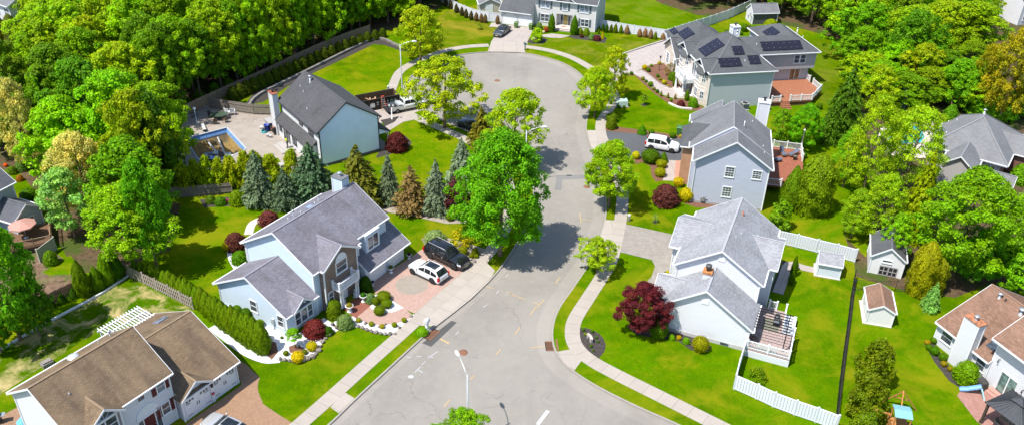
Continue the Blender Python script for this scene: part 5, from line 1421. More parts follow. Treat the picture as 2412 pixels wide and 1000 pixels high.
sheet('woodland_floor', [(396, 292), (495, 236), (640, 172), (800, 103), (880, 80), (940, 66), (1000, 40), (1050, 8), (1090, -40), (1150, -140), (-900, -140), (-900, 420), (-60, 400), (40, 400), (100, 470), (130, 560), (180, 640), (300, 645), (345, 605), (400, 590), (425, 480), (392, 470), (405, 380)], .008, FLOOR)
sheet('woodland_floor', [(1440, -40), (1560, 20), (1640, 35), (1690, 40), (1780, 5), (1850, 60), (1905, 72), (1985, 95), (2008, 150), (1995, 190), (1985, 240), (1975, 290), (1965, 330), (1960, 380), (1985, 480), (1990, 555), (2012, 620), (2015, 650), (2130, 683), (2250, 700), (2335, 665), (2700, 760), (3400, 500), (3200, -140), (1400, -140)], .008, FLOOR)
sheet('side_lawn', [(1838, 312), (1890, 343), (1960, 380), (1985, 480), (1992, 558), (2040, 606), (2060, 480), (2040, 380), (1990, 300), (1900, 265), (1850, 278)], .010, LAWN)
sheet('garden_soil', [(0, 610), (120, 585), (190, 640), (200, 665), (150, 690), (80, 730), (0, 770), (-100, 800), (-200, 600)], .007, soil('garden_earth', (.12, .075, .05), (.24, .16, .11), 1.6, c3=(.06, .12, .01)))
sheet('garden_lawn', [(100, 640), (165, 600), (190, 625), (170, 660), (120, 650)], .012, LAWN)
m_ = MB(); q = G(148, 655); m_.ball((q.x, q.y, 0), 1.6, .7, .28, 14, 6, 0, .1, rg); o = m_.build('earth_mound', MATS['garden_earth']); tag(o, 'low mound of bare brown earth on the garden behind the left plank fence', 'earth mound')
sheet('patchy_lawn', [(-200, 960), (0, 825), (300, 652), (455, 728), (420, 740), (250, 765), (20, 915), (-100, 1000)], .009, grass('grass_patchy', (.046, .118, .001), dry=(.36, .29, .13), dry_amt=1., dry_scale=.35))
sheet('dry_lawn', [(955, 118), (1000, 60), (1060, 22), (1110, 45), (1176, 54), (1170, 66), (1160, 88), (1152, 105), (1100, 108), (1050, 116), (1005, 132)], .009, grass('grass_dry', (.066, .135, .001), dry=(.24, .19, .02), dry_amt=.75, dry_scale=.12))
sheet('dry_lawn', [(1243, 108), (1262, 92), (1340, 90), (1430, 92), (1520, 82), (1600, 80), (1563, 95), (1467, 127), (1432, 175), (1384, 152), (1343, 132), (1294, 117)], .009, grass('grass_dry2', (.07, .14, .001), dry=(.22, .185, .03), dry_amt=.6, dry_scale=.2, stripe=(R_(40), 2.2)))
sheet('striped_lawn', [(1424, 60), (1436, -60), (1560, 10), (1650, 38), (1700, 45), (1640, 72), (1570, 90), (1490, 78)], .010, grass('grass_striped', (.065, .15, .001), stripe=(R_(-38), 2.6), dry=(.2, .2, .03), dry_amt=.3))
sheet('striped_lawn', [(1880, 90), (1985, 96), (2010, 150), (1995, 195), (1965, 260), (1930, 262), (1908, 170), (1900, 110)], .010, grass('grass_striped2', (.06, .13, .001), stripe=(R_(-48), 2.6), dry=(.22, .2, .03), dry_amt=.35))
sheet('soft_lawn', [(690, 225), (720, 170), (800, 140), (860, 118), (900, 105), (955, 122), (975, 140), (940, 165), (915, 205), (880, 222), (830, 230)], .009, grass('grass_pale', (.078, .165, .001), dry=(.2, .19, .006), dry_amt=.5))
sheet('soft_lawn', [(905, 345), (970, 285), (1095, 335), (1080, 420), (930, 420), (895, 385)], .009, MATS['grass_pale'])
bed([(575, 250), (600, 215), (700, 172), (800, 128), (850, 104), (885, 90), (915, 93), (940, 107), (970, 118), (950, 122), (905, 106), (880, 104), (815, 136), (700, 190), (620, 240)], MULCHD, .013)
def fence(name, label, px, h, style, mat, group=None, base_z=0, cat='fence', post_mat=None, span=2.4, pts=None):
    P = pts or [G(*p, base_z) for p in px]
    root = thing(name, label, cat, P[0], 0, group); o0 = P[0]
    Q = []
    for a, b in zip(P, P[1:]):
        L = (b - a).length; n = max(1, round(L / span))
        for k in range(n): Q.append(a.lerp(b, k / n))
    Q.append(P[-1])
    Q = [q - o0 for q in Q]
    pm = post_mat or mat
    rgf = random.Random(len(Q))
    for i, q in enumerate(Q):
        m = MB()
        if style in ('vinyl', 'shadow'):
            m.box(q.x - .065, q.x + .065, q.y - .065, q.y + .065, 0, h + .06); m.box(q.x - .085, q.x + .085, q.y - .085, q.y + .085, h + .06, h + .09)
            m.box(q.x - .05, q.x + .05, q.y - .05, q.y + .05, h + .09, h + .14)
        elif style in ('chain', 'bars'): m.tube([q, q + Vector((0, 0, h + .05))], .03, 6)
        else: m.box(q.x - .05, q.x + .05, q.y - .05, q.y + .05, 0, h + .03)
        m.build('post', pm, root)
    for a, b in zip(Q, Q[1:]):
        m = MB(); d = b - a; L = d.length; u = d / L; n = Vector((-u.y, u.x, 0)); Z = Vector((0, 0, 1))
        if style == 'vinyl':
            m.beam(a + Z * (h / 2 + .03), b + Z * (h / 2 + .03), .03, h - .06); m.beam(a + Z * (h - .05), b + Z * (h - .05), .07, .12); m.beam(a + Z * .1, b + Z * .1, .07, .12)
            for k in range(1, int(L / .2)): m.beam(a + u * k * .2 + Z * .16 - n * 0, a + u * k * .2 + Z * (h - .11), .012, .036)
        elif style == 'shadow' and mat is WPVC:
            m.beam(a + Z * (h / 2 + .04), b + Z * (h / 2 + .04), .02, h - .08); m.beam(a + Z * (h - .06), b + Z * (h - .06), .1, .1); m.beam(a + Z * .12, b + Z * .12, .1, .1)
            x = .2
            while x < L - .12:
                for s in (-1, 1): c = a + u * (x + .135 * (s > 0)) + n * .05 * s; m.beam(c + Z * .08, c + Z * (h - .1), .035, .17, up=(u.x, u.y, 0))
                x += .27
        elif style == 'shadow':
            for zz in (.25, h * .55, h - .2): m.beam(a + Z * zz, b + Z * zz, .05, .09)
            k = 0; x = .12
            while x < L - .05:
                c = a + u * x + n * (.04 if k % 2 else -.04); m.beam(c + Z * .05, c + Z * (h - .02), .022, .15, up=(u.x, u.y, 0)); x += .16 if mat is WPVC else .165; k += 1
        elif style == 'plank':
            for zz in (.35, h - .35): m.beam(a + Z * zz - n * .05, b + Z * zz - n * .05, .04, .09)
            x = .07
            while x < L:
                c = a + u * x; hh = h + rgf.uniform(-.04, .04); m.beam(c + Z * .03, c + Z * hh, .02, .125, up=(u.x, u.y, 0)); x += .142
        elif style == 'chain':
            for zz in (h, .08): m.tube([a + Z * zz, b + Z * zz], .02, 5)
            x = 0.
            while x < L:
                for s in (-1, 1):
                    e0 = a + u * x; e1 = a + u * min(L, max(0, x + s * h)); 
                    if abs((e1 - e0).length - h) < .3: m.beam(e0 + Z * .08, e1 + Z * h, .008, .008)
                x += .14
        elif style == 'bars':
            for zz in (h - .08, h - .3, .15): m.beam(a + Z * zz, b + Z * zz, .03, .035)
            x = .1
            while x < L: m.beam(a + u * x + Z * .05, a + u * x + Z * h, .018, .018); x += .11
        m.build('panel', mat, root)
    return root
WD = wood('fence_wood_tan', (.30, .215, .13)); WD2 = wood('fence_wood_grey', (.22, .19, .16)); WD3 = wood('fence_wood_weathered', (.36, .31, .26))
BLK = plain('black_metal', (.016, .016, .018), .5)
fence('plank_fence', 'long tan plank fence running along the edge of the left wood', [(397, 296), (440, 272), (490, 248), (560, 216), (620, 189), (695, 152), (760, 122), (820, 98), (872, 80)], 1.75, 'plank', WD)
fence('plank_fence', 'curved weathered plank fence closing the back of the pool yard', [(494, 254), (525, 259), (556, 264), (598, 270), (640, 271)], 1.7, 'plank', WD2)
fence('plank_fence', 'grey plank fence in shade below the conifer hedge', [(386, 468), (470, 462), (548, 455)], 1.5, 'plank', WD2)
fence('picket_fence', 'shadowbox picket fence between the tan-roofed house and the clipped hedge', [(298, 648), (340, 668), (400, 698), (456, 728)], 1.45, 'shadow', WD3)
fence('plank_fence', 'brown plank fence behind the patchy back lawn on the left', [(60, 750), (100, 730), (145, 707), (188, 687)], 1.5, 'plank', wood('fence_wood_brown', (.20, .125, .085)))
fence('privacy_fence', 'short beige vinyl privacy panel in the left garden', [(95, 618), (134, 588)], 1.7, 'vinyl', plain('beige_vinyl', (.42, .41, .33), .5))
fence('privacy_fence', 'white vinyl fence stepping down past the grey garage at the top', [(1040, 5), (1052, 13), (1076, 27), (1112, 42), (1151, 51), (1182, 53)], 1.8, 'vinyl', WPVC)
fence('privacy_fence', 'white vinyl fence with small conifers right of the grey house', [(1414, 67), (1450, 74), (1492, 81), (1530, 86), (1570, 92)], 1.75, 'vinyl', WPVC)
fence('privacy_fence', 'white vinyl fence climbing to the corner shed behind the solar panels', [(1571, 92), (1620, 76), (1671, 60), (1713, 45), (1736, 35), (1778, 15)], 1.85, 'vinyl', WPVC)
fence('shadowbox_fence', 'white board fence behind the small grey shed', [(1829, 572), (1875, 582), (1922, 594), (1968, 605), (2012, 617)], 1.75, 'shadow', WPVC)
fence('shadowbox_fence', 'white board fence across the lawn below the pergola deck', [(1750, 836), (1737, 878), (1728, 915), (1780, 938), (1820, 957), (1870, 976), (1920, 993), (1968, 1011)], 1.7, 'shadow', WPVC)
fence('metal_fence', 'black metal bar fence between the deck lawn and the play-set lawn', [(2011, 657), (2003, 700), (1996, 760), (1986, 830), (1977, 900), (1968, 985)], 1.35, 'bars', BLK)
fence('chain_link_fence', 'dark chain-link fence behind the brown-roofed shed', [(2011, 657), (2008, 682), (2058, 683), (2107, 685), (2155, 690), (2190, 693)], 1.3, 'chain', BLK)
def curb(name, label, px, w, h, mat, cat='edging', k=4, kind=None):
    P = smooth([G(*p) for p in px], k); m = MB(); rr = random.Random(7)
    for a, b in zip(P, P[1:]): m.beam(a + Vector((0, 0, h / 2)), b + Vector((0, 0, h / 2)), w, h)
    return tag(m.build(name, mat), label, cat)
curb('garden_edging', 'long white timber edging along the patchy back lawn', [(-40, 850), (60, 790), (160, 735), (240, 692), (302, 650)], .18, .22, WPVC, k=2)
curb('stone_edging', 'dark stone retaining edge at the back of the big lawn by the left wood', [(585, 255), (610, 226), (700, 181), (800, 131), (850, 107), (884, 94), (908, 96), (932, 108), (966, 117)], .4, .4, stones('dark_wall_stone', (.13, .12, .11), (.24, .22, .2), 3.))
curb('stone_edging', 'pale kerb edging along the upper side of the solar house driveway', [(1466, 129), (1515, 112), (1563, 97), (1598, 86), (1618, 80)], .25, .22, concrete('edge_stone', (.42, .38, .35)))
curb('stone_edging', 'curved white block edging round the solar house flower bed', [(1575, 244), (1590, 251), (1606, 256), (1630, 258)], .22, .25, concrete('edge_block', (.62, .58, .55)))
curb('stone_edging', 'thin grey stone rim beside the curved solar house path', [(1510, 165), (1530, 178), (1552, 196), (1575, 207)], .12, .12, concrete('edge_stone2', (.3, .27, .25)))
ROCK = stones('field_stone', (.13, .105, .085), (.27, .235, .205), 4.)
def rocks(px_list, size, label, group):
    for i, (x, y) in enumerate(px_list):
        q = G(x, y, .01); s_ = size * rg.uniform(.7, 1.25); m = MB(); m.ball((0, 0, s_ * .35), s_ * .6, s_ * .45, s_ * .42, 9, 6, 0, .16, rg)
        o = m.build('rock', ROCK, loc=q, rz=rg.uniform(0, 6)); tag(o, label, 'rock', group)
def along(px, n):
    P = smooth([Vector((x, y, 0)) for x, y in px], 8); L = [0]
    for a, b in zip(P, P[1:]): L.append(L[-1] + (b - a).length)
    out = []
    for k in range(n):
        t = L[-1] * k / max(1, n - 1); i = max(j for j in range(len(L)) if L[j] <= t + 1e-6); i = min(i, len(P) - 2)
        f = (t - L[i]) / max(1e-6, L[i + 1] - L[i]); q = P[i].lerp(P[i + 1], f); out.append((q.x, q.y))
    return out
rocks(along([(660, 846), (695, 851), (728, 845), (750, 828), (758, 808), (775, 790)], 14), .46, 'brown stone edging the pebble bed by the red weeping maple', 'rocks round the corner pebble bed')
rocks(along([(783, 764), (800, 775), (830, 766), (852, 772), (872, 780), (905, 787), (930, 786)], 15), .4, 'brown stone edging the pebble bed below the curved brick walk', 'rocks below the curved walk')
rocks([(843, 752), (861, 762), (895, 770), (908, 764), (968, 745), (941, 772), (636, 742), (625, 735)], .34, 'loose brown stone lying on the white pebbles', 'loose stones on the pebbles')
rocks([(1117, 616), (1124, 605), (1108, 612), (1085, 606), (1095, 602)], .5, 'brown stone in the gravel bed beside the black car', 'stones beside the black car')

def lamp(base, rz, label, h=7.7, arm=1.9):
    t = thing('street_lamp', label, 'street lamp', base, rz, 'tall cobra-head street lamps')
    m = MB(); m.lathe([(.19, 0), (.19, .06), (.11, .1), (.105, .5), (.06, h), (0, h + .02)], 12); m.build('pole', ALU, t)
    m = MB(); m.tube([(0, 0, h - .25), (arm * .35, 0, h + .15), (arm * .75, 0, h + .42), (arm, 0, h + .5)], [.04, .038, .033, .03], 8); m.build('arm', ALU, t)
    m = MB(); m.ball((arm + .3, 0, h + .5), .42, .17, .11, 14, 8); m.tube([(arm - .05, 0, h + .5), (arm + .15, 0, h + .5)], .06, 8); hd = m.build('lamp_head', plain('lamp_head_pale', (.6, .62, .63), .4), t)
    m = MB(); m.ball((arm + .34, 0, h + .43), .24, .13, .1, 12, 6); m.build('lens', glass('lamp_lens', (.4, .4, .38), .2), hd)
    return t
lamp(G(947.5, 213), 0.05, 'tall grey street lamp on the left side of the cul-de-sac')
q = G(1240.5, 308, 7.7); lamp((q.x, q.y, 0), .1, 'tall grey street lamp rising behind the large maple')
q = G(1101, 886, 7.5); q2 = G(1079, 838, 8.0); lamp((q.x, q.y, 0), math.atan2(q2.y - q.y, q2.x - q.x), 'tall grey street lamp nearest the bottom edge, casting its shadow on the road')
q = G(1006, 776); t = thing('mailbox', 'white post mailbox at the kerb by the brick-edged storm drain', 'mailbox', q, R_(58))
m = MB(); m.box(-.13, .13, -.13, .13, 0, 1.0); m.box(-.2, .2, -.2, .2, 0, .18); m.build('post', WHITE, t)
m = MB(); m.box(-.28, .28, -.2, .2, 1.0, 1.22); m.tube([(-.28, 0, 1.22), (.28, 0, 1.22)], .2, 14); m.build('box', WHITE, t)
q = G(1236.5, 119); t = thing('mailbox', 'dark green post mailbox where the grey house driveway meets the cul-de-sac', 'mailbox', q, R_(-60))
m = MB(); m.box(-.07, .07, -.07, .07, 0, 1.1); m.build('post', plain('dark_green_paint', (.02, .05, .045), .5), t); m = MB(); m.box(-.3, .3, -.16, .16, 1.1, 1.3); m.tube([(-.3, 0, 1.3), (.3, 0, 1.3)], .16, 12); m.build('box', plain('teal_green_paint', (.03, .10, .09), .5), t)
GBIN = plain('bin_green', (.085, .16, .035), .55); 
def bin_(px, py, rz, label, grp, mat=None, s=1.):
    t = thing('wheeled_bin', label, 'wheelie bin', G(px, py, .02), rz, grp)
    mt = mat or GBIN
    m = MB(); m.hexa([(-.26 * s, -.3 * s, .06), (.26 * s, -.3 * s, .06), (.26 * s, .26 * s, .06), (-.26 * s, .26 * s, .06), (-.33 * s, -.38 * s, 1.0 * s), (.33 * s, -.38 * s, 1.0 * s), (.33 * s, .36 * s, 1.0 * s), (-.33 * s, .36 * s, 1.0 * s)]); m.box(-.36 * s, .36 * s, -.41 * s, .39 * s, .95 * s, 1.02 * s); m.build('body', mt, t)
    m = MB(); m.hexa([(-.37 * s, -.43 * s, 1.02 * s), (.37 * s, -.43 * s, 1.02 * s), (.37 * s, .42 * s, 1.02 * s), (-.37 * s, .42 * s, 1.02 * s), (-.3 * s, -.3 * s, 1.14 * s), (.3 * s, -.3 * s, 1.14 * s), (.32 * s, .38 * s, 1.16 * s), (-.32 * s, .38 * s, 1.16 * s)]); m.build('lid', mt, t)
    for x in (-.3, .3): m = MB(); m.tube([(x * s - .04, .3 * s, .14), (x * s + .04, .3 * s, .14)], .13, 12); m.build('wheel', RUBBER, t)
    m = MB(); m.tube([(-.3 * s, .45 * s, .97 * s), (.3 * s, .45 * s, .97 * s)], .025, 6); m.build('handle', mt, t)
bin_(1215.5, 65.5, R_(-18), 'green wheeled bin standing between the two grey garage doors', 'green bins'); bin_(1250, 70, R_(-18), 'green wheeled bin behind the lime-leaved little tree', 'green bins'); bin_(1599, 316, R_(-14), 'green wheeled bin at the end of the black asphalt drive', 'green bins', plain('bin_green2', (.05, .14, .05), .5), 1.1)
q = G(1465, 250); t = thing('utility_box', 'pale green transformer box among small shrubs on the lawn', 'utility box', q, R_(10))
m = MB(); m.box(-.9, .9, -.6, .6, 0, .12, 1); m.hexa([(-.8, -.5, .12), (.8, -.5, .12), (.8, .5, .12), (-.8, .5, .12), (-.8, -.4, .95), (.8, -.4, .95), (.8, .5, 1.1), (-.8, .5, 1.1)]); m.build('cabinet', [plain('transformer_green', (.34, .43, .38), .5), concrete('pad', (.4, .38, .36))], t)
for px, py, lab, c in ((1453, 253, 'pale green telephone pedestal left of the transformer box', (.35, .45, .42)), (1481, 520, 'small white utility pedestal on the lawn edge by the sidewalk', (.6, .62, .64)), (915, 215, 'small pale green utility pedestal by the cul-de-sac sidewalk', (.4, .5, .48))):
    q = G(px, py); m = MB(); m.lathe([(.17, 0), (.17, .75), (.19, .76), (.19, .88), (.1, .95), (0, .96)], 12); o = m.build('utility_pedestal', plain('pedestal%d' % px, c, .5), loc=q); tag(o, lab, 'pedestal')
def yard_lamp(px, py, h, mat, label, globe=None, arms=1):
    t = thing('lamp_post', label, 'lamp post', G(px, py, .02))
    m = MB(); m.lathe([(.14, 0), (.14, .08), (.07, .12), (.05, h), (0, h)], 10); m.build('post', mat, t)
    for k in range(arms):
        x = 0 if arms == 1 else (-.28, .28)[k]
        m = MB()
        if arms > 1: m.tube([(0, 0, h - .1), (x, 0, h - .05), (x, 0, h + .05)], .025, 6)
        if globe: m.ball((x, 0, h + .2), .22, .22, .22, 12, 8)
        else: m.lathe([(.05, 0), (.11, .06), (.14, .28), (.18, .3), (.05, .45), (0, .5)], 8, (x, 0, h))
        m.build('lantern', globe or mat, t)
yard_lamp(923.5, 281, 1.9, WHITE, 'white twin-lantern post beside the pickup truck', None, 2); yard_lamp(1552.5, 166, 2.2, DARK, 'black lantern post in the solar house flower bed'); yard_lamp(464.5, 293, 2.3, plain('pale_blue_paint', (.35, .5, .55), .5), 'pale blue globe lamp post behind the emptied pool', plain('white_globe', (.75, .76, .78), .3))

def loft(mb, secs, m=0, capA=True, capB=True):
    n = len(secs[0]); base = len(mb.v)
    for s in secs: mb.v += [tuple(p) for p in s]
    for i in range(len(secs) - 1):
        for k in range(n):
            k2 = (k + 1) % n
            mb.f.append([base + i * n + k, base + (i + 1) * n + k, base + (i + 1) * n + k2, base + i * n + k2]); mb.m.append(m); mb.uv.append(None); mb.sm.append(True)
    if capA: mb.f.append([base + k for k in range(n)]); mb.m.append(m); mb.uv.append(None); mb.sm.append(False)
    if capB: mb.f.append([base + (len(secs) - 1) * n + k for k in range(n)][::-1]); mb.m.append(m); mb.uv.append(None); mb.sm.append(False)

def lerp_prof(pr, x):
    for (a, va), (b, vb_) in zip(pr, pr[1:]):
        if x <= b:
            f = (x - a) / (b - a) if b > a else 0
            f = max(0, min(1, f)); return va + (vb_ - va) * f
    return pr[-1][1]

def car(name, label, cat, loc, heading, col, L, Wd, Ht, belt, hood, roofp, kind='suv', rails=False, sunroof=False, metal=0., group=None, chrome=False, bed=False):
    """x forward; roofp: (windscreen foot, roof front, roof rear, tail foot) as fractions from the rear"""
    t = thing(name, label, cat, loc, heading, group)
    pm = paint('car_paint_' + name + str(len(bpy.data.objects)), col, metal)
    hw = Wd / 2; x0, x1 = -L / 2, L / 2; gc = .22 if kind != 'sedan' else .17
    wf, rf, rr_, tf = [x0 + L * q for q in roofp]
    top = [(x0, belt * .93), (x0 + .12, belt), (tf if not bed else tf, belt), (wf, belt), (wf + .15, hood + .04), (x1 - .35, hood - .05), (x1 - .08, hood - .22), (x1, hood - .4)]
    wid = [(x0, .86), (x0 + .25, .97), (0, 1.), (x1 - .9, .985), (x1 - .3, .90), (x1, .74)]
    xs = sorted(set([x0, x0 + .06, x0 + .25, x0 + .6, tf, (tf + wf) / 2, wf, wf + .15, (wf + x1) / 2 + .1, x1 - .6, x1 - .35, x1 - .18, x1 - .08, x1]))
    secs = []
    for x in xs:
        w = hw * lerp_prof(wid, x); zt = lerp_prof(top, x); zb = gc + (.12 if x in (x0, x1) else 0)
        half = [(w * .86, zb), (w * .97, zb + .12), (w, zb + (zt - zb) * .5), (w * .985, zt - .14), (w * .93, zt - .03), (w * .78, zt), (0, zt + .015)]
        secs.append([Vector((x, -a, b)) for a, b in half] + [Vector((x, a, b)) for a, b in half[-2::-1]])
    body = MB(); loft(body, secs)
    zr = Ht
    stations = [(tf - .02, belt - .03, .92), (rr_, zr - .05, .77), ((rr_ + rf) / 2, zr, .765), (rf, zr - .04, .76), (wf + .02, belt - .03, .9)]
    cs = []
    for x, z, k in stations:
        w = hw * k; wb = hw * .935; lo = belt - .05
        half = [(wb, lo), (wb - (wb - w) * .5, (lo + z) / 2), (w, max(lo, z - .09)), (w * .9, z), (0, z + .02)]
        cs.append([Vector((x, -a, b)) for a, b in half] + [Vector((x, a, b)) for a, b in half[-2::-1]])
    loft(body, cs)
    b = body.build('body', pm, t)
    bv = b.modifiers.new('soft', 'BEVEL'); bv.width = .02; bv.segments = 1; bv.limit_method = 'ANGLE'
    def side(sgn):
        def pt(x, f):
            if x < rr_: g = (x - tf) / max(.01, rr_ - tf)
            elif x > rf: g = (wf - x) / max(.01, wf - rf)
            else: g = 1
            ztop = belt + (zr - .12 - belt) * max(0, min(1, g)); z = belt + .03 + (ztop - belt - .03) * f
            wb = hw * .935; k = (z - belt) / (zr - .09 - belt); w = wb - (wb - hw * .765) * k
            return Vector((x, sgn * (w + .012), z))
        return pt
    gl = MB()
    for sgn in (-1, 1):
        pt = side(sgn)
        n = 2 if (wf - tf) < 2.6 else 3
        a, c = tf + (.28 if kind != 'sedan' else .35), wf - .3
        for k in range(n):
            u0 = a + (c - a) * k / n + .04; u1 = a + (c - a) * (k + 1) / n - .04
            q = [pt(u0, 0), pt(u1, 0), pt(u1, 1), pt(u0, 1)]
            gl.face(q if sgn > 0 else q[::-1]); 
    gl.build('side_window', SKYG, t)
    for nm, xa, xb in (('windscreen', wf, rf), ('rear_window', tf, rr_)):
        g = MB(); s_ = 1 if xa > xb else -1
        A = Vector((xa + s_ * .01, 0, belt + .02)); B = Vector((xb + s_ * .03, 0, zr - .06)); nn = Vector((B.z - A.z, 0, A.x - B.x)).normalized() * .03 * s_
        if nn.x * s_ < 0: nn = -nn
        A = A.lerp(B, .06); B = A.lerp(B, .93)
        wa, wb = hw * .84, hw * .69
        q = [A + nn + Vector((0, -wa, 0)), A + nn + Vector((0, wa, 0)), B + nn + Vector((0, wb, 0)), B + nn + Vector((0, -wb, 0))]
        g.face(q); g.build(nm, SKYG, t)
    if sunroof:
        g = MB(); g.box((rr_ + rf) / 2 - .65, rf - .1, -hw * .5, hw * .5, zr - .05, zr + .028); g.build('sunroof', SKYG, t)
    if rails:
        for s_ in (-1, 1):
            m = MB(); m.tube([(rr_ + .1, s_ * hw * .7, zr - .03), (rr_ + .25, s_ * hw * .7, zr + .05), (rf - .25, s_ * hw * .7, zr + .05), (rf - .05, s_ * hw * .7, zr - .03)], .022, 6); m.build('roof_rail', ALU if rails == 2 else DARK, t)
    r = .36 if kind != 'sedan' else .32
    if kind == 'big': r = .4
    for xx in (x0 + L * .2, x1 - L * .19):
        arch = MB()
        for s_ in (-1, 1):
            w_o = MB(); Mx = Matrix.Rotation(R_(90 * -s_), 3, 'X')
            w_o.lathe([(r * .62, -.02), (r * .9, .0), (r, .04), (r, .2), (r * .9, .24), (r * .62, .24)], 20, (xx, s_ * (hw - .22), r), 0, Mx)
            wh = w_o.build('wheel', RUBBER, t)
            ri = MB(); ri.lathe([(0, .18), (r * .16, .21), (r * .2, .17), (r * .5, .17), (r * .6, .22), (r * .66, .22), (r * .66, .05)], 20, (xx, s_ * (hw - .22), r), 0, Mx)
            for k in range(5):
                a = k * 1.2566; p0 = Vector((xx, s_ * (hw - .015), r)); ri.beam(p0, p0 + Vector((math.cos(a) * r * .6, 0, math.sin(a) * r * .6)), .03, .06, up=(0, 1, 0))
            ri.build('rim', STEEL, wh)
            arch.lathe([(r * 1.0, 0), (r * 1.2, .002), (r * 1.2, .02), (r, .02)], 18, (xx, s_ * (hw * .985 - .0), r + .02), 0, Mx)
        arch.build('wheel_arch', DARK if kind != 'sedan' else pm, t)
    hl = glass('headlight_glass', (.5, .52, .55), .1); tl = plain('tail_light_red', (.42, .012, .012), .25)
    for s_ in (-1, 1):
        m = MB(); m.hexa([(x1 - .42, s_ * hw * .62, hood - .3), (x1 - .02, s_ * hw * .5, hood - .42), (x1 - .12, s_ * hw * .86, hood - .42), (x1 - .5, s_ * hw * .96, hood - .3), (x1 - .45, s_ * hw * .62, hood - .13), (x1 - .07, s_ * hw * .5, hood - .25), (x1 - .17, s_ * hw * .84, hood - .22), (x1 - .55, s_ * hw * .93, hood - .14)]); m.build('headlight', hl, t)
        m = MB(); m.box(x0 - .015, x0 + .22, s_ * hw * .72, s_ * hw * .965, belt - .42, belt - .05 if kind == 'sedan' else belt + .05); m.build('tail_light', tl, t)
        m = MB(); m.ball((wf - .1, s_ * (hw + .1), belt + .08), .09, .12, .09, 10, 6); m.beam((wf - .1, s_ * hw * .9, belt + .03), (wf - .1, s_ * (hw + .08), belt + .05), .04, .05); m.build('wing_mirror', pm, t)
        m = MB(); n = 2
        for xd in (wf - 1.0, (tf + wf) / 2 - .35): m.box(xd - .1, xd + .1, s_ * (hw - .01), s_ * (hw + .02), belt - .2, belt - .16)
        m.build('door_handle', ALU if chrome else pm, t)
        m = MB()
        for xd in (wf - .15, (tf + wf) / 2 - .05, tf + .7): m.box(xd - .006, xd + .006, s_ * (hw * .99 - .005), s_ * (hw + .004), gc + .25, belt - .04)
        m.box(x0 + L * .3, x1 - L * .28, s_ * (hw - .02), s_ * (hw + .03), gc + .02, gc + .12); m.build('sill_trim', DARK, t)
    m = MB(); m.box(x1 - .1, x1 + .02, -hw * .42, hw * .42, hood - .5, hood - .24)
    for k in range(4): m.box(x1 + .0, x1 + .035, -hw * .4, hw * .4, hood - .48 + .065 * k, hood - .46 + .065 * k, 1)
    m.build('grille', [DARK, STEEL], t)
    m = MB(); m.box(x1 - .08, x1 + .03, -.26, .26, gc + .18, gc + .3); m.box(x0 - .03, x0 + .05, -.26, .26, belt - .45, belt - .32); m.build('number_plate', plain('plate_cream', (.6, .55, .3), .5), t)
    m = MB(); m.box(x1 - .25, x1 + .025, -hw * .72, hw * .72, gc + .02, gc + .14); m.box(x0 - .03, x0 + .2, -hw * .82, hw * .82, gc + .06, gc + .2); m.build('bumper', DARK, t)
    return t
def head(a, b): d = b - a; return math.atan2(d.y, d.x)
a_, b_ = G(1015.5, 609, .02), G(1065, 633, .02); hd_ = head(a_, b_); c_ = (a_ + b_) / 2 + Vector((-math.sin(hd_), math.cos(hd_), 0)) * .95
car('parked_car', 'big black SUV parked nose to the street on the rose paver driveway', 'car', c_, hd_, (.008, .008, .009), 5.6, 2.02, 1.88, 1.12, 1.12, (.70, .58, .10, .015), 'big', rails=2, sunroof=False, chrome=True)
a_, b_ = G(971, 644, .02), G(1020.5, 668, .02); hd_ = head(b_, a_); c_ = (a_ + b_) / 2 + Vector((math.sin(hd_), -math.cos(hd_), 0)) * .88
car('parked_car', 'white crossover with black sunroof parked nose to the garage beside the black SUV', 'car', c_, hd_, (.72, .73, .74), 4.6, 1.88, 1.62, 1.0, 1.0, (.70, .52, .14, .015), 'suv', rails=1, sunroof=True)
a_, b_ = G(1533, 353, .02), G(1580, 361, .02); hd_ = head(a_, b_); c_ = (a_ + b_) / 2 + Vector((-math.sin(hd_), math.cos(hd_), 0)) * .95
car('parked_car', 'white boxy SUV parked on the black asphalt drive behind clipped bushes', 'car', c_, hd_, (.68, .69, .70), 4.75, 1.96, 1.78, 1.08, 1.08, (.72, .58, .09, .015), 'suv', rails=1)
car('parked_car', 'dark grey sedan facing the street on the concrete driveway at the top', 'car', G(1182, 80, .02), R_(-18 - 90 - 5), (.07, .075, .085), 4.75, 1.85, 1.45, .92, .92, (.70, .54, .24, .10), 'sedan', sunroof=True, metal=.5)
q = G(530, 992, .6); car('parked_car', 'silver sedan cut by the bottom edge on the tan paver driveway', 'car', (q.x + .35, q.y - .75, .02), R_(57 + 90 + 6), (.60, .60, .58), 4.8, 1.85, 1.45, .92, .92, (.70, .54, .24, .10), 'sedan', sunroof=True, metal=.55)
q = G(1110, 302, RZ); car('parked_car', 'dark sedan half hidden in tree shade at the left kerb', 'car', (q.x, q.y, RZ), head(G(1150, 328), G(1100, 309)), (.05, .055, .06), 4.7, 1.84, 1.45, .92, .92, (.70, .54, .24, .10), 'sedan', metal=.4)
q = G(1617, 92, .02); car('parked_car', 'dark car peeping out behind the left rear roof of the solar house', 'car', q, R_(100), (.01, .01, .011), 4.8, 1.9, 1.75, 1.05, 1.05, (.70, .56, .1, .015), 'suv')
a_, b_ = G(937, 268, .02), G(980, 259, .02); hd_ = head(a_, b_); c_ = a_ + Vector((math.cos(hd_), math.sin(hd_), 0)) * 1.85 + Vector((-math.sin(hd_), math.cos(hd_), 0)) * .98
t = thing('pickup_truck', 'white pickup truck with its tailgate down beside the open dumpster', 'truck', c_, hd_)
pm = paint('pickup_white', (.66, .67, .66)); hw = 1.0
m = MB()
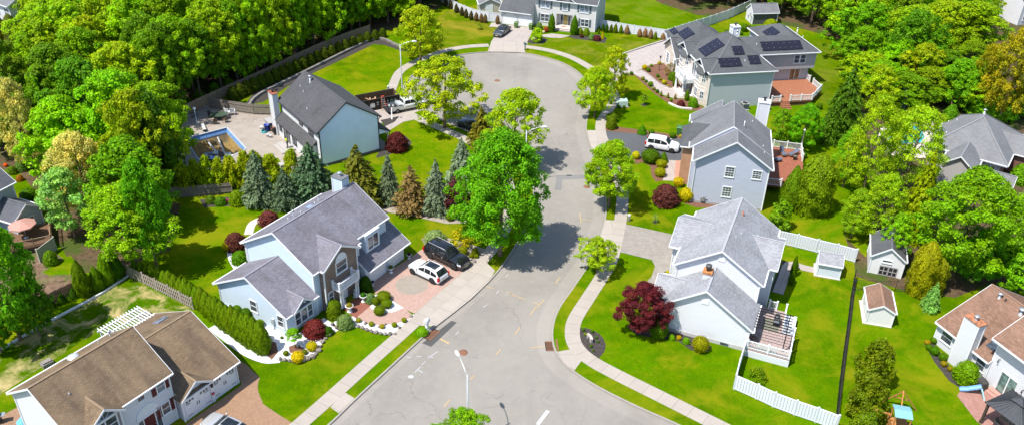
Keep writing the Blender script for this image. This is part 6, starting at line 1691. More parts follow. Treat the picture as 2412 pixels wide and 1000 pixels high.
def sec(x, w, zb, zt): 
    half = [(w * .88, zb), (w, zb + .15), (w, zt - .15), (w * .95, zt - .02), (w * .8, zt), (0, zt + .01)]
    return [Vector((x, -a, b)) for a, b in half] + [Vector((x, a, b)) for a, b in half[-2::-1]]
loft(m, [sec(-.75, hw, .4, 1.15), sec(-.6, hw, .4, 1.18), sec(1.4, hw, .4, 1.18), sec(1.6, hw, .42, 1.2), sec(2.4, hw * .97, .45, 1.12), sec(2.78, hw * .92, .5, 1.02), sec(2.88, hw * .8, .55, .85)])
loft(m, [[Vector((x, -a, b)) for a, b in ((hw * .95, 1.12), (w, z - .09), (w * .9, z), (0, z + .02))] + [Vector((x, a, b)) for a, b in ((w * .9, z), (w, z - .09), (hw * .95, 1.12))] for x, w, z in ((-.74, .88, 1.22), (-.6, .78, 1.86), (.0, .78, 1.92), (.75, .77, 1.88), (1.5, .86, 1.22))])
m.build('cab', pm, t)
m = MB()
for s_ in (-1, 1):
    m.box(-2.85, -.76, s_ * hw, s_ * (hw - .1), .5, 1.15); m.box(-2.85, -.76, s_ * (hw - .12), s_ * hw * .99, 1.15, 1.2, 1)
m.box(-2.85, -.76, -.9, .9, .5, .62, 1); m.box(-.85, -.76, -.9, .9, .62, 1.15); m.build('bed', [pm, DARK], t)
m = MB(); m.hexa([(-3.45, -.88, .55), (-2.86, -.88, .6), (-2.86, .88, .6), (-3.45, .88, .55), (-3.45, -.88, .61), (-2.86, -.88, .67), (-2.86, .88, .67), (-3.45, .88, .61)]); m.build('tailgate', DARK, t)
m = MB(); m.hexa([(-1.5, -.85, .9), (-.95, -.85, .9), (-.95, .85, .9), (-1.5, .85, .9), (-1.5, -.85, 1.3), (-.95, -.85, 1.3), (-.95, .85, 1.3), (-1.5, .85, 1.3)]); m.build('tool_box', ALU, t)
m = MB()
for s_ in (-1, 1):
    for xa, xb in ((-.5, .3), (.38, 1.05)):
        k = lambda x, z: (x, s_ * (.95 - (z - 1.12) / .7 * .17 + .012), z)
        m.face([k(xa, 1.25), k(xb + (.2 if xb > .5 else 0), 1.25), k(xb - (.15 if xb > .5 else 0), 1.75), k(xa, 1.75)])
m.face([(1.46, -.78, 1.27), (1.46, .78, 1.27), (.84, .68, 1.84), (.84, -.68, 1.84)]); m.face([(-.76, -.7, 1.3), (-.66, -.66, 1.75), (-.66, .66, 1.75), (-.76, .7, 1.3)]); m.build('window', SKYG, t)
for xx in (-1.85, 1.85):
    for s_ in (-1, 1):
        Mx = Matrix.Rotation(R_(90 * -s_), 3, 'X'); m = MB(); m.lathe([(.24, -.02), (.36, 0), (.4, .04), (.4, .22), (.36, .26), (.24, .26)], 20, (xx, s_ * (hw - .24), .4), 0, Mx); w = m.build('wheel', RUBBER, t)
        m = MB(); m.lathe([(0, .2), (.06, .24), (.08, .2), (.2, .2), (.26, .24), (.26, .06)], 18, (xx, s_ * (hw - .24), .4), 0, Mx)
        for k in range(6): a = k * 1.047; p0 = Vector((xx, s_ * (hw - .0), .4)); m.beam(p0, p0 + Vector((math.cos(a) * .24, 0, math.sin(a) * .24)), .03, .05, up=(0, 1, 0))
        m.build('rim', STEEL, w)
for s_ in (-1, 1):
    m = MB(); m.box(-2.88, -2.8, s_ * .78, s_ * .99, .75, 1.1); m.build('tail_light', plain('tail_light_red', (0, 0, 0)), t)
    m = MB(); m.ball((1.2, s_ * 1.14, 1.3), .08, .12, .14, 10, 6); m.build('wing_mirror', pm, t); m = MB(); m.box(2.7, 2.9, s_ * .6, s_ * .85, .78, .98); m.build('headlight', MATS.get('headlight_glass') or WHITE, t)
m = MB(); m.box(-3.0, -2.86, -.9, .9, .42, .6); m.box(2.84, 2.95, -.85, .85, .42, .6); m.build('bumper', STEEL, t)
q = thing('spare_wheel', 'dark spare wheel lying in the bed of the white pickup', 'wheel', c_ + Vector((math.cos(hd_), math.sin(hd_), 0)) * -2.2 + Vector((0, 0, .63)), 0)
m = MB(); m.lathe([(.2, 0), (.36, .02), (.4, .08), (.4, .18), (.34, .24), (.2, .24)], 18); m.build('tyre', RUBBER, q); m = MB(); m.lathe([(0, .1), (.2, .1), (.21, .2)], 16); m.build('rim', STEEL, q)
o_ = [G(*p, 1.75) for p in ((842, 222), (920, 212), (938, 226), (858, 241))]
ux = (o_[2] - o_[3]); hd_ = math.atan2(ux.y, ux.x); cc = sum(o_, Vector()) / 4
t = thing('roll_off_dumpster', 'long open-topped dark dumpster on the driveway behind the charcoal roof', 'dumpster', (cc.x, cc.y, .02), hd_)
l, w = 3.1, 1.25; DBR = plain('dumpster_black', (.035, .028, .024), .6, var=.3); DIN = plain('dumpster_rust_inside', (.10, .065, .04), .8, var=.4)
m = MB()
for a in ((-l, l, -w, -w + .08), (-l, l, w - .08, w), (-l, -l + .08, -w + .08, w - .08), (l - .08, l, -w + .08, w - .08)): m.box(*a, .25, 1.75)
m.box(-l, l, -w, w, .2, .3); 
for k in range(9):
    x = -l + .15 + k * (2 * l - .3) / 8
    for s_ in (-1, 1): m.box(x - .05, x + .05, s_ * w, s_ * (w + .09), .25, 1.7)
m.box(-l - .05, l + .05, -w - .1, -w + .06, 1.75, 1.84); m.box(-l - .05, l + .05, w - .06, w + .1, 1.75, 1.84); m.build('hull', DBR, t)
m = MB(); m.box(-l + .09, l - .09, -w + .09, -w + .11, .31, 1.74); m.box(-l + .09, l - .09, w - .11, w - .09, .31, 1.74); m.box(l - .11, l - .09, -w + .12, w - .12, .31, 1.74); m.box(-l + .09, l - .09, -w + .12, w - .12, .31, .33); m.build('lining', DIN, t)
m = MB()
for k in range(14):
    x = rg.uniform(-2.6, 0); y = rg.uniform(-.9, .9); a = rg.uniform(0, 3.1); m.beam((x - math.cos(a) * .8, y - math.sin(a) * .5, .6 + rg.uniform(0, .5)), (x + math.cos(a) * .8, y + math.sin(a) * .5, .7 + rg.uniform(0, .6)), .2, .05)
db = m.build('timber_debris', wood('debris_wood', (.42, .27, .15)), loc=(cc.x, cc.y, .02), rz=hd_); tag(db, 'heap of broken tan boards inside the open dumpster', 'debris')
def text(parent, s, size, loc, rot, mat, name='lettering'):
    cu = bpy.data.curves.new(name, 'FONT'); cu.body = s; cu.size = size; cu.extrude = .006; cu.align_x = 'CENTER'
    f = bpy.data.objects.new(name, cu); C.objects.link(f); me = bpy.data.meshes.new_from_object(f); bpy.data.objects.remove(f); me.materials.clear(); me.materials.append(mat)
    o = bpy.data.objects.new(name, me); C.objects.link(o); o.parent = parent; o.location = loc; o.rotation_euler = rot
    return o
LT = plain('stencil_white', (.62, .62, .6), .6)
for s, x, mt in (('Z', -.55, LT), ('S', 1.05, LT), ('O', 1.72, plain('stencil_green', (.2, .5, .33), .6)), ('B', 2.32, LT)): text(t, s, .62, (x, -w - .1, .85), (R_(90), 0, 0), mt)
m = MB(); m.box(-1.75, -1.0, -w - .105, -w - .09, .55, 1.05); m.prism([(-1.7, -w - .105), (-1.05, -w - .105), (-1.05, -w - .092), (-1.7, -w - .092)], 1.05, 1.2); m.build('white_plate', LT, t)
q = cc + Vector((math.cos(hd_) * .25 + math.sin(hd_) * 1.75, math.sin(hd_) * .25 - math.cos(hd_) * 1.75, 0)); t = thing('step_ladder', 'pink-orange step ladder standing against the dumpster side', 'ladder', (q.x, q.y, .02), hd_)
LM = plain('ladder_fibreglass', (.5, .22, .14), .5)
m = MB()
for s_ in (-1, 1): m.beam((s_ * .33, -.12, 0), (s_ * .2, .3, 2.1), .05, .08)
m.build('side_rail', LM, t)
m = MB()
for k in range(6): z = .3 + k * .31; f = z / 2.1; m.box(-.33 + .13 * f, .33 - .13 * f, -.15 + .42 * f, -.02 + .42 * f, z, z + .04)
m.build('steps', ALU, t); m = MB(); m.box(-.22, .22, .15, .42, 2.08, 2.16); m.build('top_cap', plain('ladder_red', (.45, .05, .03), .5), t)
m = MB()
for s_ in (-1, 1): m.beam((s_ * .3, .5, 0.0), (s_ * .2, .36, 2.05), .035, .05)
m.build('rear_leg', LM, t)
def inH(hs, x, y, z=0.):
    a = hs.root.rotation_euler.z; o = hs.root.location
    return Vector((o.x + x * math.cos(a) - y * math.sin(a), o.y + x * math.sin(a) + y * math.cos(a), z))
t = thing('pergola', 'white slatted garden pergola behind the tan roof', 'pergola', inH(h2, -2.3, 12.7), R_(57))
m = MB()
for k in range(15): m.beam((-2.1 + .3 * k, -1.25, 2.72), (-2.1 + .3 * k, 1.45, 2.72), .06, .14)
m.build('slats', WHITE, t); m = MB()
for y in (-1.0, .2, 1.2): m.beam((-2.3, y, 2.57), (2.3, y, 2.57), .08, .18)
m.build('beams', WHITE, t)
for x in (-2.0, 2.0):
    for y in (-1.0, 1.2): m = MB(); m.box(x - .07, x + .07, y - .07, y + .07, 0, 2.5); m.build('post', WHITE, t)
t = thing('pergola', 'dark slim-railed pergola frame over the pinkish deck', 'pergola', inH(h7, 2.1, 1.9, .9), R_(-22))
m = MB()
for k in range(8): m.beam((-1.6, -1.4 + .45 * k, 2.1), (1.75, -1.4 + .45 * k, 2.1), .05, .09)
m.build('rafters', BLK, t); m = MB(); m.beam((1.4, -1.7, 1.98), (1.4, 2.0, 1.98), .07, .12); m.beam((-1.4, -1.7, 1.98), (-1.4, 2.0, 1.98), .07, .12); m.build('beams', BLK, t)
for y in (-1.4, 1.8): m = MB(); m.box(1.35, 1.45, y - .05, y + .05, 0, 1.95); m.beam((1.4, y, 1.4), (1.4, y - .5 * (1 if y > 0 else -1), 1.95), .06, .06, up=(1, 0, 0)); m.build('post', BLK, t)
def grill(loc, rz, label, covered=False):
    t = thing('barbecue', label, 'barbecue', loc, rz)
    if covered:
        m = MB(); m.hexa([(-.75, -.38, 0), (.75, -.38, 0), (.75, .38, 0), (-.75, .38, 0), (-.7, -.33, .85), (.7, -.33, .85), (.7, .33, .85), (-.7, .33, .85)]); m.hexa([(-.7, -.33, .85), (.7, -.33, .85), (.7, .33, .85), (-.7, .33, .85), (-.4, -.16, 1.12), (.4, -.16, 1.12), (.4, .2, 1.12), (-.4, .2, 1.12)]); o = m.build('cover', plain('grill_cover', (.05, .05, .048), .7, var=.3), t); bv = o.modifiers.new('soft', 'BEVEL'); bv.width = .06; bv.segments = 2
        m = MB(); m.box(-.72, .72, -.36, .36, 0, .05); m.build('base', DARK, t)
        return
    m = MB(); m.box(-.35, .35, -.28, .28, .1, .75); m.build('cabinet', DARK, t)
    m = MB(); m.tube([(-.36, 0, .85), (.36, 0, .85)], .28, 14); m.build('hood', plain('grill_hood', (.09, .09, .09), .35, .5), t)
    for s_ in (-1, 1): m = MB(); m.box(s_ * .36, s_ * .75, -.25, .25, .76, .82); m.build('side_shelf', STEEL, t)
    m = MB(); m.tube([(-.3, -.32, .85), (.3, -.32, .85)], .02, 6); m.build('handle', STEEL, t)
grill(inH(h7, 2.35, 4.5, .9), R_(68), 'black barbecue standing on the pinkish deck by the pergola'); grill(G(2303, 908, .02), R_(-68), 'covered dark barbecue on the pink patio by the white wall', True)
m = MB(); q = inH(h7, 1.9, 4.2, .91); m.box(-.8, .8, -1.0, 1.0, 0, .012); o = m.build('outdoor_rug', plain('rug_grey_green', (.16, .16, .12), .9), loc=q, rz=R_(-22)); tag(o, 'grey-green mat under the barbecue on the pinkish deck', 'mat')
m = MB(); q = inH(h7, 2.0, .4, .91); m.box(-1.0, 1.0, -.55, .55, 0, .012); o = m.build('outdoor_rug', plain('rug_grey', (.28, .27, .24), .9), loc=q, rz=R_(-22)); tag(o, 'pale grey mat at the front rail of the pinkish deck', 'mat')
def chair(loc, rz, label, col, grp=None, name='garden_chair', s=1.):
    t = thing(name, label, 'chair', loc, rz, grp); mt = plain('chair_%s' % label[:14].replace(' ', '_'), col, .6)
    m = MB(); m.box(-.28 * s, .28 * s, -.28 * s, .28 * s, .38 * s, .45 * s); m.build('seat', mt, t)
    m = MB(); m.hexa([(-.27 * s, .22 * s, .45 * s), (.27 * s, .22 * s, .45 * s), (.27 * s, .28 * s, .45 * s), (-.27 * s, .28 * s, .45 * s), (-.25 * s, .33 * s, .95 * s), (.25 * s, .33 * s, .95 * s), (.25 * s, .38 * s, .95 * s), (-.25 * s, .38 * s, .95 * s)]); m.build('backrest', mt, t)
    for x in (-.25, .25):
        for y in (-.25, .25): m = MB(); m.box(x * s - .025, x * s + .025, y * s - .025, y * s + .025, 0, .38 * s); m.build('leg', mt, t)
        m = MB(); m.box(x * s - .03, x * s + .03, -.28 * s, .28 * s, .6 * s, .65 * s); m.build('armrest', mt, t)
chair(inH(h7, .75, .9, .9), R_(120), 'dark wicker chair in the corner of the pinkish deck', (.12, .09, .075))
def lounger(loc, rz, label, cush, up):
    t = thing('deck_lounger', label, 'deck chair', loc, rz, 'loungers on the redwood deck'); WDm = wood('teak', (.26, .14, .075)); cm = plain('cushion_slate', cush, .8)
    m = MB(); 
    for s_ in (-1, 1): m.box(s_ * .33 - .03, s_ * .33 + .03, -.9, .6, .25, .32)
    m.box(-.33, .33, -.9, -.84, .25, .32); m.build('frame', WDm, t)
    m = MB(); m.box(-.3, .3, -.88, .2, .325, .42); m.build('seat_cushion', cm, t)
    m = MB(); c, s_ = math.cos(up), math.sin(up)
    m.hexa([(-.3, .2, .33), (.3, .2, .33), (.3, .2 + .8 * c, .33 + .8 * s_), (-.3, .2 + .8 * c, .33 + .8 * s_), (-.3, .2 - .1 * s_, .33 + .1 * c), (.3, .2 - .1 * s_, .33 + .1 * c), (.3, .2 + .8 * c - .1 * s_, .33 + .8 * s_ + .1 * c), (-.3, .2 + .8 * c - .1 * s_, .33 + .8 * s_ + .1 * c)]); m.build('back_cushion', cm, t)
    for x in (-.3, .3):
        for y in (-.8, .5): m = MB(); m.box(x - .03, x + .03, y - .03, y + .03, 0, .25); m.build('leg', WDm, t)
        m = MB(); m.box(x * 1.1 - .04, x * 1.1 + .04, -.5, .35, .5, .54); m.build('armrest', WDm, t)
lounger(G(1842, 364, .95), R_(10), 'slate cushioned lounger with raised back on the redwood deck', (.10, .12, .17), 1.1); lounger(G(1868, 366, .95), R_(-55), 'slate cushioned lounger laid flatter near the tall white post', (.17, .22, .30), .35)
m = MB(); q = G(1832, 380, .95); m.hexa([(-.5, -.35, .3), (.5, -.35, .3), (.5, .35, .3), (-.5, .35, .3), (-.45, -.3, .45), (.45, -.3, .45), (.45, .3, .45), (-.45, .3, .45)]); m.box(-.4, .4, -.25, .25, 0, .3, 1); o = m.build('ottoman', [plain('cushion_slate', (0, 0, 0)), DARK], loc=q, rz=.3); tag(o, 'slate ottoman in the shade of the redwood deck', 'ottoman')
q = G(1872, 376, .95); m = MB(); m.lathe([(.25, 0), (.27, .5), (.29, .52), (.29, .6), (0, .62)], 14); o = m.build('planter_barrel', plain('barrel_grey', (.12, .11, .1), .8), loc=q); tag(o, 'round dark barrel at the edge of the redwood deck', 'barrel')
t = thing('garden_bench', 'pale curved stone bench in the dark round flower bed', 'bench', G(1387, 800, .02), R_(-68))
m = MB(); P_ = [(.8 * math.cos(a), .8 * math.sin(a) - .8) for a in [R_(60 + 10 * k) for k in range(7)]]; Q_ = [(1.1 * math.cos(a), 1.1 * math.sin(a) - .8) for a in [R_(60 + 10 * k) for k in range(7)]]
for k in range(6): m.hexa([(P_[k][0], P_[k][1], .38), (P_[k + 1][0], P_[k + 1][1], .38), (Q_[k + 1][0], Q_[k + 1][1], .38), (Q_[k][0], Q_[k][1], .38), (P_[k][0], P_[k][1], .48), (P_[k + 1][0], P_[k + 1][1], .48), (Q_[k + 1][0], Q_[k + 1][1], .48), (Q_[k][0], Q_[k][1], .48)])
m.build('seat', concrete('bench_stone', (.4, .36, .32)), t)
for k in (1, 5): m = MB(); c = ((P_[k][0] + Q_[k][0]) / 2, (P_[k][1] + Q_[k][1]) / 2); m.box(c[0] - .12, c[0] + .12, c[1] - .12, c[1] + .12, 0, .38); m.build('leg', MATS['bench_stone'], t)
t = thing('gazebo', 'dark metal-roofed gazebo on the pink patio, cut by the right edge', 'gazebo', inH(h8, 11.4, -2.6, .02), R_(-68 + 6))
MR = plain('gazebo_roof', (.045, .048, .055), .45, .3); a_ = 1.85
m = MB()
for k in range(4):
    c, s_ = (1, 1), (-1, 1); cor = [(-a_, -a_), (a_, -a_), (a_, a_), (-a_, a_)]; p, q_ = cor[k], cor[(k + 1) % 4]
    m.slab([(p[0], p[1], 2.35), (q_[0], q_[1], 2.35), (q_[0] * .22, q_[1] * .22, 3.2), (p[0] * .22, p[1] * .22, 3.2)], .05)
    m.slab([(p[0] * .32, p[1] * .32, 3.3), (q_[0] * .32, q_[1] * .32, 3.3), (0, 0, 3.65)], .05)
    for j in range(1, 9):
        f = j / 9; e = (p[0] + (q_[0] - p[0]) * f, p[1] + (q_[1] - p[1]) * f); m.beam((e[0], e[1], 2.37), (e[0] * .22, e[1] * .22, 3.22), .03, .03)
    m.beam((p[0] * 1.005, p[1] * 1.005, 2.37), (p[0] * .22, p[1] * .22, 3.23), .07, .06)
m.build('roof', MR, t)
for x in (-1.6, 1.6):
    for y in (-1.6, 1.6): m = MB(); m.box(x - .1, x + .1, y - .1, y + .1, 0, 2.33); m.box(x - .14, x + .14, y - .14, y + .14, 0, .3); m.build('post', plain('gazebo_brown', (.06, .04, .035), .5), t)
m = MB()
for s_ in (-1, 1): m.beam((-1.7, s_ * 1.6, 2.25), (1.7, s_ * 1.6, 2.25), .08, .14); m.beam((s_ * 1.6, -1.7, 2.25), (s_ * 1.6, 1.7, 2.25), .08, .14)
m.build('beams', MATS['gazebo_brown'], t)
t = thing('garden_table', 'slatted wooden table in the shade of the dark gazebo', 'table', inH(h8, 11.2, -2.5, .02), R_(-68)); m = MB()
for k in range(8): m.box(-.75 + k * .19, -.6 + k * .19, -.5, .5, .68, .73)
m.build('tabletop', wood('table_wood', (.25, .2, .15)), t)
for x in (-.65, .65):
    for y in (-.4, .4): m = MB(); m.box(x - .04, x + .04, y - .04, y + .04, 0, .68); m.build('leg', MATS['table_wood'], t)
chair(inH(h8, 11.0, -3.6, .02), R_(20), 'dark patio chair by the slatted table under the gazebo', (.05, .05, .05))
PW = wood('play_wood', (.42, .19, .06)); TQ = plain('canopy_turquoise', (.17, .36, .40), .6); GS = plain('slide_green', (.03, .30, .25), .35); YR = plain('rope_yellow', (.65, .5, .05), .6)
q = G(2127, 967, 2.75); q.z = 0; t = thing('play_set', 'orange timber swing frame and tower with turquoise canopy on the lawn', 'play set', q, R_(-12))
def lq(p): return Matrix.Rotation(R_(12), 3, 'Z') @ (p - q)
m = MB()
top = lq(G(2128.5, 920, 2.25)); lo_ = Vector((.0, .5, 2.25)); fL, fR = lq(G(2079.5, 944)), lq(G(2159, 966))
m.beam(lo_, top, .11, .13); m.build('swing_beam', PW, t)
for e in (fL, fR): m = MB(); m.beam(e, top, .1, .1); m.build('leg', PW, t)
m = MB(); m.beam(fL.lerp(top, .5), fR.lerp(top, .5), .08, .1); m.build('cross_brace', PW, t)
for x in (-.62, .62):
    for y in (-.7, .62): m = MB(); m.box(x - .05, x + .05, y - .05, y + .05, 0, 2.66); m.build('post', PW, t)
m = MB(); m.box(-.8, .8, -.85, .75, 1.15, 1.22)
for k in range(9): m.box(-.8 + k * .18, -.66 + k * .18, -.86, -.83, 1.25, 1.8)
for k in range(9): m.box(-.8, -.77, -.8 + k * .17, -.67 + k * .17, 1.25, 1.8)
m.build('platform', PW, t)
m = MB(); m.slab([(-.72, -.8, 2.66), (.72, -.8, 2.66), (.72, 0, 2.86), (-.72, 0, 2.86)], .03); m.slab([(-.72, 0, 2.86), (.72, 0, 2.86), (.72, .8, 2.66), (-.72, .8, 2.66)], .03); m.build('canopy', TQ, t)
m = MB(); P_ = [(.8, -.2, 1.25), (1.5, -.5, 1.0), (2.3, -1.1, .4), (2.9, -1.6, .15)]
for a, b in zip(P_, P_[1:]):
    a, b = Vector(a), Vector(b); m.beam(a, b, .5, .05); sd = (b - a).cross(Vector((0, 0, 1))).normalized() * .26
    for s_ in (-1, 1): m.beam(a + sd * s_ + Vector((0, 0, .1)), b + sd * s_ + Vector((0, 0, .1)), .05, .2)
m.build('slide', GS, t)
m = MB(); m.beam((-.8, -.1, 2.2), (-2.2, .3, 2.2), .1, .12); m.beam((-2.1, .3, 2.15), (-1.6, -.3, 0), .09, .09); m.beam((-1.6, -.3, .0), (-.8, -.5, 1.2), .08, .08); m.build('monkey_bar', PW, t)
m = MB()
for x in (-2.05, -1.75): m.tube([(x, .25, 2.15), (x - .02, .2, 1.2)], .018, 5)
m.tube([(-.05, 1.0, 2.15), (-.1, .95, .7)], .018, 5); m.tube([(-.05, 1.4, 2.15), (-.1, 1.35, .7)], .018, 5); m.build('ropes', YR, t); m = MB(); m.box(-.25, .05, .9, 1.4, .65, .69); m.box(-2.25, -1.7, .1, .3, 1.15, 1.2); m.build('swing_seat', GS, t)
m = MB(); m.beam((-.78, -.9, 0), (-.78, -.9, 1.2), .09, .09); m.hexa([(-.6, -2.0, 0), (.6, -2.0, 0), (.6, -.86, 1.1), (-.6, -.86, 1.1), (-.6, -2.06, .06), (.6, -2.06, .06), (.6, -.9, 1.17), (-.6, -.9, 1.17)]); m.build('ramp', PW, t)
t = thing('toy_slide', 'small pale blue toddler slide on the pink patio', 'toy slide', G(2290, 924, .02), R_(-10)); m = MB()
BLs = plain('toy_blue', (.22, .42, .75), .4); TQs = plain('toy_turquoise', (.35, .62, .65), .4)
for a, b in (((-1.1, .1, .12), (-.5, .05, .3)), ((-.5, .05, .3), (.5, -.1, .9))):
    a, b = Vector(a), Vector(b); m.beam(a, b, .42, .05); sd = (b - a).cross(Vector((0, 0, 1))).normalized() * .2
    for s_ in (-1, 1): m.beam(a + sd * s_ + Vector((0, 0, .07)), b + sd * s_ + Vector((0, 0, .07)), .06, .16)
m.build('chute', BLs, t); m = MB()
for s_ in (-1, 1): m.beam((.5, -.1 + s_ * .22, .9), (.85, -.6 + s_ * .22, 0), .07, .1)
for k in range(3): m.box(.52 + .1 * k, .62 + .1 * k, -.5 - .1 * k, .05 - .1 * k, .65 - .25 * k, .7 - .25 * k)
m.build('ladder', TQs, t)
def umbrella(loc, r, h, mat, label, sides=8, tilt=0.):
    t = thing('patio_umbrella', label, 'umbrella', loc, .3)
    m = MB(); m.tube([(0, 0, 0), (0, 0, h)], .03, 8); m.lathe([(.3, 0), (.3, .08), (0, .1)], 12); m.build('pole', ALU, t)
    m = MB(); P = [(r * math.cos(k * 2 * math.pi / sides), r * math.sin(k * 2 * math.pi / sides)) for k in range(sides)]
    for k in range(sides):
        a, b = P[k], P[(k + 1) % sides]; m.slab([(a[0], a[1], h - .55), (b[0], b[1], h - .55), (0, 0, h)], .02); m.face([(a[0], a[1], h - .7), (b[0], b[1], h - .7), (b[0], b[1], h - .55), (a[0], a[1], h - .55)])
    m.build('canopy', mat, t)
    m = MB()
    for k in range(sides): m.tube([(0, 0, h - .04), (P[k][0] * .98, P[k][1] * .98, h - .6)], .012, 5)
    m.build('ribs', ALU, t)
    return t
q = G(50, 522, 3.0); umbrella((q.x, q.y, .9), 1.45, 2.3, plain('canvas_dusty_pink', (.42, .22, .18), .8), 'dusty pink octagonal patio umbrella by the left edge house')
t = thing('timber_deck', 'raised timber deck with dark railing under the dusty pink umbrella', 'deck', (q.x, q.y, 0), R_(dg if False else 28))
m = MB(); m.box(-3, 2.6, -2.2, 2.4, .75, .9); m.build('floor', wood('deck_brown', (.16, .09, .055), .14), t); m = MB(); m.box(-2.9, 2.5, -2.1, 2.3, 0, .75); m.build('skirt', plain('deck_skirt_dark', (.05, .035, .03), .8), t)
add_railing(t, [(-2.9, -2.1, .9), (2.5, -2.1, .9), (2.5, 2.3, .9)], .9, wood('rail_wood', (.26, .18, .11)), .15, .1, False)
q = G(53, 987, 1.); umbrella((q.x, q.y, .02), .55, 1.35, plain('canvas_blue', (.12, .38, .72), .7), 'small blue umbrella tucked against the white wall at the bottom left')
q = G(2, 985); grill((q.x, q.y - .5, .02), .4, 'dark barbecue cut by the left edge near the blue umbrella')
sheet('patio', [(-60, 1010), (-10, 985), (40, 958), (75, 975), (90, 1040), (-60, 1060)], .016, bricks('pavers_tan', (0, 0, 0), (0, 0, 0), (0, 0, 0)))
q = G(348, 752, .02); t = thing('log_seat', 'brown boulder-like garden seat beside the white pergola', 'garden seat', q, .2); m = MB(); m.ball((0, 0, .4), .65, .5, .45, 10, 6, 0, .1, rg); m.build('body', plain('seat_brown', (.16, .12, .09), .8), t); m = MB(); m.box(-.4, .4, -.3, .3, .8, .86); m.build('top', plain('seat_brown_top', (.22, .18, .14), .8), t)
q = G(112, 858, .02); m = MB(); m.box(-.5, .5, -.35, .35, 0, .35); m.box(-.4, .4, -.25, .25, .35, .5); o = m.build('cellar_cap', concrete('cellar_stone', (.22, .2, .18)), loc=q, rz=.9); tag(o, 'small grey stone block on the patchy lawn above the tan roof eave', 'stone block')
t = thing('patio_table', 'large dark green table in dappled shade by the plank fence corner', 'table', G(518, 280, .03), R_(15)); m = MB(); m.prism([(1.3 * math.cos(a), 1.0 * math.sin(a)) for a in [k * math.pi / 4 + .39 for k in range(8)]], .7, .76); m.build('tabletop', plain('table_green', (.05, .075, .05), .4), t)
for x in (-.7, .7):
    for y in (-.5, .5): m = MB(); m.box(x - .05, x + .05, y - .05, y + .05, 0, .7); m.build('leg', DARK, t)
chair(G(497, 276, .03), R_(60), 'dark garden chair left of the green table in the shade', (.03, .03, .03)); chair(G(508, 292, .03), R_(200), 'brown garden chair in front of the green table', (.10, .07, .05)); chair(G(531, 288, .03), R_(250), 'brown garden chair right of the green table', (.12, .085, .07))
chair(G(538, 271, .03), R_(150), 'white plastic chair farther from the chimney, by the plank fence', (.66, .67, .70), s=1.25); chair(G(549, 270, .03), R_(190), 'white plastic chair nearer the chimney, by the plank fence', (.66, .67, .70), s=1.25)
t = thing('diving_board', 'grey diving board at the far end of the emptied pool', 'diving board', G(480, 305, .03), R_(118)); m = MB(); m.box(-1.1, 1.1, -.24, .24, .42, .48); m.build('board', plain('board_grey', (.42, .42, .4), .6), t); m = MB(); m.box(-.8, -.2, -.2, .2, 0, .42); m.build('stand', DARK, t)
t = thing('garden_wall', 'short dark stacked-stone kerb by the plank fence near the globe lamp', 'garden wall', G(446, 278, .02), R_(40)); m = MB(); m.box(-1.3, 1.3, -.3, .3, 0, .45); m.build('stones', MATS['dark_wall_stone'], t)
def bucket(px, py, r, hh, col, label, cat='bucket', name='bucket'):
    t = thing(name, label, cat, G(px, py, .03)); mt = plain(name + '_' + label[:10].replace(' ', '_'), col, .5)
    m = MB(); m.lathe([(r * .8, 0), (r, hh), (r * 1.06, hh), (r * 1.06, hh + .03), (r * .95, hh + .03), (r * .78, .05), (0, .05)], 16); m.build('body', mt, t)
    m = MB(); m.tube([(-r, 0, hh), (-r * .7, 0, hh + r * .5), (r * .7, 0, hh + r * .5), (r, 0, hh)], .015, 6); m.build('handle', ALU, t)
bucket(630, 308, .42, .95, (.02, .05, .30), 'big royal blue tub by the white chimney', 'tub', 'tub'); bucket(616, 304, .25, .35, (.7, .7, .7), 'white bucket left of the royal blue tub'); bucket(631, 322, .22, .4, (.6, .6, .62), 'pale bucket nearest the patio joint'); bucket(637, 324, .2, .35, (.5, .52, .55), 'small grey bucket beside the pale bucket')
m = MB(); q = G(623, 311, .03); 
for k in range(5): m.tube([(.45 * math.cos(a * .3142) * (1 - .04 * k), .45 * math.sin(a * .3142) * (1 - .04 * k), .03 + .05 * k) for a in range(21)], .035, 6)
o = m.build('garden_hose', plain('hose_teal', (.03, .30, .36), .5), loc=q); tag(o, 'coiled teal hose on the pool patio beside the blue tub', 'hose')
t = thing('garden_cart', 'grey box bench against the white chimney base', 'storage bench', G(637, 296, .03), R_(127)); m = MB(); m.box(-1.0, 1.0, -.4, .4, 0, .75); m.build('box', plain('bench_box', (.26, .25, .24), .7), t); m = MB(); m.box(-1.05, 1.05, -.45, .45, .75, .82); m.build('lid', plain('bench_lid', (.33, .32, .31), .7), t)
t = thing('firewood_rack', 'brown rack of tools and boxes in front of the chimney', 'rack', G(645, 312, .03), R_(127)); m = MB()
for z in (.3, .75): m.box(-.9, .9, -.3, .3, z, z + .05)
for x in (-.85, .85): m.box(x - .04, x + .04, -.3, .3, 0, 1.1)
m.build('frame', DARK, t); m = MB(); m.box(-.7, -.2, -.2, .2, .8, 1.1); m.box(.0, .6, -.25, .2, .35, .65); m.build('boxes', plain('rack_boxes', (.25, .12, .08), .7), t)
t = thing('rear_steps', 'grey concrete steps at the sliding door where the worker stands', 'steps', inH(h3, -2.9, 8.2, .016), R_(37)); cS = concrete('steps_grey', (.36, .34, .32))
m = MB(); m.box(-.7, .75, -1.7, 1.5, 0, .28); m.build('landing', cS, t); m = MB(); m.box(-1.25, -.7, -1.7, 1.5, 0, .14); m.build('lower_tread', cS, t)
m = MB(); q = G(685, 385); m.box(-1.6, 1.6, -.5, .5, 0, .35); o = m.build('concrete_block', cS, loc=q, rz=R_(37)); tag(o, 'low concrete step block between the patio and the conifers', 'step block')
